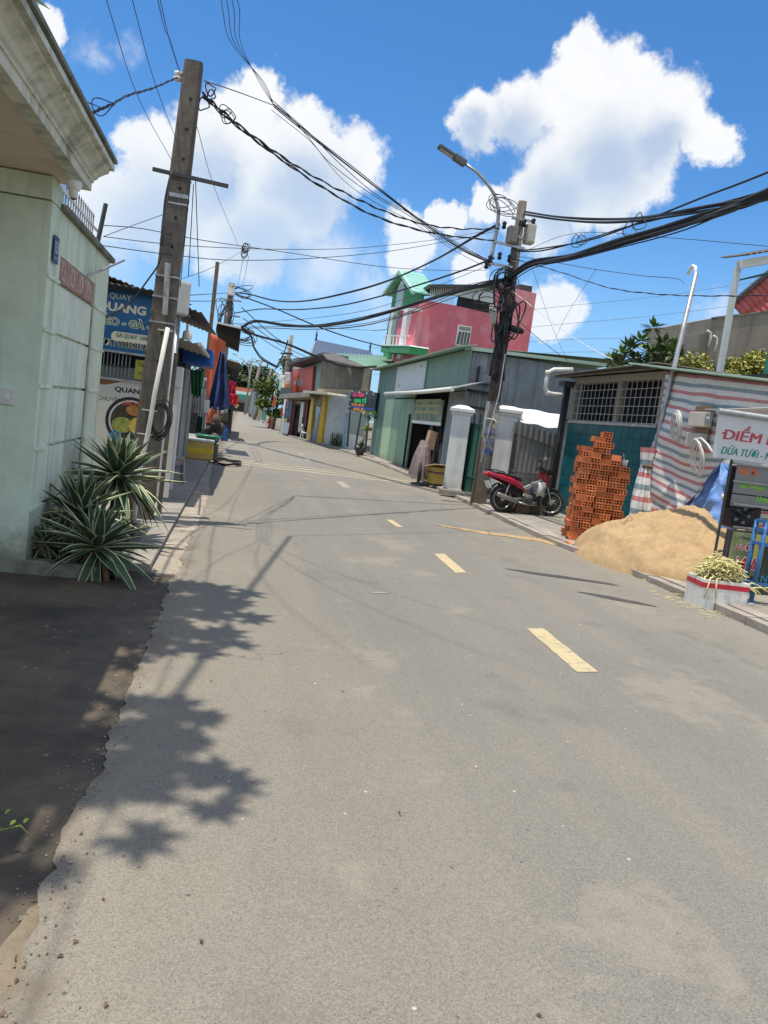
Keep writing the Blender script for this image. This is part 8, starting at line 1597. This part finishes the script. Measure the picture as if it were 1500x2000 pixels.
for i, (q0, q1, q2) in enumerate((((205, -10), (270, 190), (338, 318)), ((256, -10), (302, 160), (346, 278)), ((306, -10), (328, 70), (350, 140)), ((311, -10), (333, 80), (352, 140)))): a = PY(*q0, 6.6); m_ = PY(*q1, 8.2); wire([a + V((-.6, -7, 1.8)), a + V((-.3, -3, .9)), a, m_, PY(*q2, 9.8)], .0042, ('leftmost thin wire dropping from the top edge to the leaning pole', 'second thin wire dropping from the top edge to the leaning pole', 'left wire of the close pair reaching the leaning pole insulator', 'right wire of the close pair reaching the leaning pole insulator')[i])
wire([PX(178, 222, -1.2), PX(215, 205, -1.18), PY(250, 186, 7.6), PY(300, 172, 8.9), PY(345, 152, 9.8)], .009, 'twisted service cable from the mint house cornice to the leaning pole insulator', strands=2, spread=.007, twist=1.4)
loops('cable_coil', (190, 208), 6.05, .07, .05, 2, .004, 'stiff curl of wire on the mint house cornice edge')
# lines near the leaning pole
wire([PY(335, 335, 9.6), PY(325, 400, 9.55), PY(314, 470, 9.5), PY(312, 510, 9.5), PY(290, 545, 9.7), PY(250, 595, 10.4), PY(205, 620, 11.2)], .013, 'pale drop cable hanging from the leaning pole down across the blue sign', m=M_dsteel); wire([PY(332, 345, 9.6), PY(322, 400, 9.55), PY(318, 450, 9.5), PY(316, 480, 9.5)], .016, 'black sleeve cable down the left face of the leaning pole', strands=2, spread=.02)
for i, (q0, q1) in enumerate((((372, 355), (352, 560)), ((378, 360), (368, 540)), ((382, 352), (389, 560)))): wire([PY(*q0, 9.7), PY((q0[0] + q1[0]) / 2, (q0[1] + q1[1]) / 2, 9.9), PY(*q1, 10.2)], .006, ('left', 'middle', 'right')[i] + ' of the three thin vertical wires right of the leaning pole')
wire([PY(385, 248, 9.85), PY(420, 370, 13), PY(465, 478, 20)], .005, 'thin wire slanting from the leaning pole to the knot over the far left pole')
p = PY(481, 490, 22); loops('cable_coil', (481, 490), 22, .07, .12, 6, .011, 'small dark knot of wire hanging in mid air above the far left pole')
for x, x2 in ((476, 464), (486, 474)): wire([PY(x, 500, 22), PY((x + x2) / 2, 530, 26), PY(x2, 562, FLY)], .007, ('left' if x < 480 else 'right') + ' wire strung from the mid air knot to the far left pole')
# thin wires across the street to the right pole
for i, (mids, e) in enumerate((([(206, 462), (300, 474), (400, 482), (560, 487), (700, 484), (850, 468)], (968, 448)), ([(206, 480), (330, 497), (450, 508), (600, 505), (750, 492), (870, 472)], (968, 452)), ([(206, 440), (280, 447), (400, 470), (560, 493), (740, 520), (860, 528)], (950, 528)))):
    A = PY(mids[0][0] - 4, mids[0][1], 9.0); span(A, PY(*e, 16.3), mids[1:], .0055 if i else .005, ('highest thin wire crossing the street behind the leaning pole', 'twisted thin wire crossing second below behind the leaning pole', 'slack thin wire crossing lowest behind the leaning pole')[i])
wire([PY(202, 462, 9.0), PY(260, 440, 9.6), PY(330, 415, 9.9)], .005, 'thin wire from the mint wall railing up to the leaning pole'); wire([PY(355, 545, 10.3), PY(420, 520, 13), PY(470, 492, 22)], .005, 'thin wire from the grey electric box to the mid air knot')
# drops on the right
span(PY(1005, 500, 16.3), mast.location + V((0, 0, 4.55)), [(1060, 508), (1150, 524), (1250, 538), (1320, 544)], .007, 'service wire from the right pole to the hooked mast')
wire([PY(1000, 505, 16.3), PY(1090, 530, 16), PY(1190, 562, 15), PY(1290, 575, 13.5), PY(1400, 578, 12), PY(1510, 576, 11), PY(1700, 565, 9)], .008, 'slack twisted wire passing behind the mast to the right edge', strands=2, spread=.01, twist=1.3)
wire([PY(1040, 525, 16.2), PY(1075, 630, 17), PY(1106, 700, 18)], .005, 'thin drop wire right of the pole down to the grey shed roof'); wire([PY(1165, 525, 14), PY(1110, 610, 17), PY(1085, 660, 20)], .005, 'thin slanting wire right of the pole crossing the sky')
wire([PY(1000, 568, 16.2), PY(1080, 630, 15.5), PY(1140, 672, 15), PY(1196, 702, 14.5)], .008, 'white drop cable slanting from the pole to the teal building roof', m=M_pvc); wire([PY(985, 600, 16.2), PY(1050, 660, 16), PY(1110, 705, 15.6)], .007, 'dark drop cable slanting under the white one to the shed roof')
wire([PY(1005, 500, 16.3), PY(1120, 456, 14), PY(1300, 464, 12), PY(1510, 482, 10)], .006, 'thin wire running level under the thick right bundle to the edge'); wire([PY(1055, 520, 15.5), PY(1110, 560, 15), PY(1180, 600, 14.5), PY(1240, 480, 13)], .005, 'thin slack wire hanging in a dip right of the pole') if False else None
for i, (a, b_) in enumerate((((1030, 606), (1500, 548)), ((1030, 640), (1500, 588)), ((1030, 668), (1500, 640)), ((1030, 692), (1500, 672)))): wire([PY(a[0] - 300, a[1] + 40, 95), PY(*a, 90), PY((a[0] + b_[0]) / 2, (a[1] + b_[1]) / 2 + 4, 86), PY(*b_, 80), PY(b_[0] + 300, b_[1] - 40, 75)], .028, ('highest', 'second', 'third', 'lowest')[i] + ' of the four distant power lines at the right', m=mat('distant wire', (.12, .15, .2), .6, bump=0))
# unseen cable and thin wire, added high up to cast a shadow line on the road
wire([(-2.6, .2, 7.9), (-1.75, 2.6, 7.95), (-1.15, 6.17, 8.1), (-.70, 9.08, 8.5)], .03, 'unseen thick cable added high over the left road edge to cast its shadow')
wire([(-.70, 9.08, 8.5), (1.2, 10.5, 10.2), (3.2, 12.2, 13.0)], .011, 'unseen thin wire added to carry the shadow casting cable on over the street')
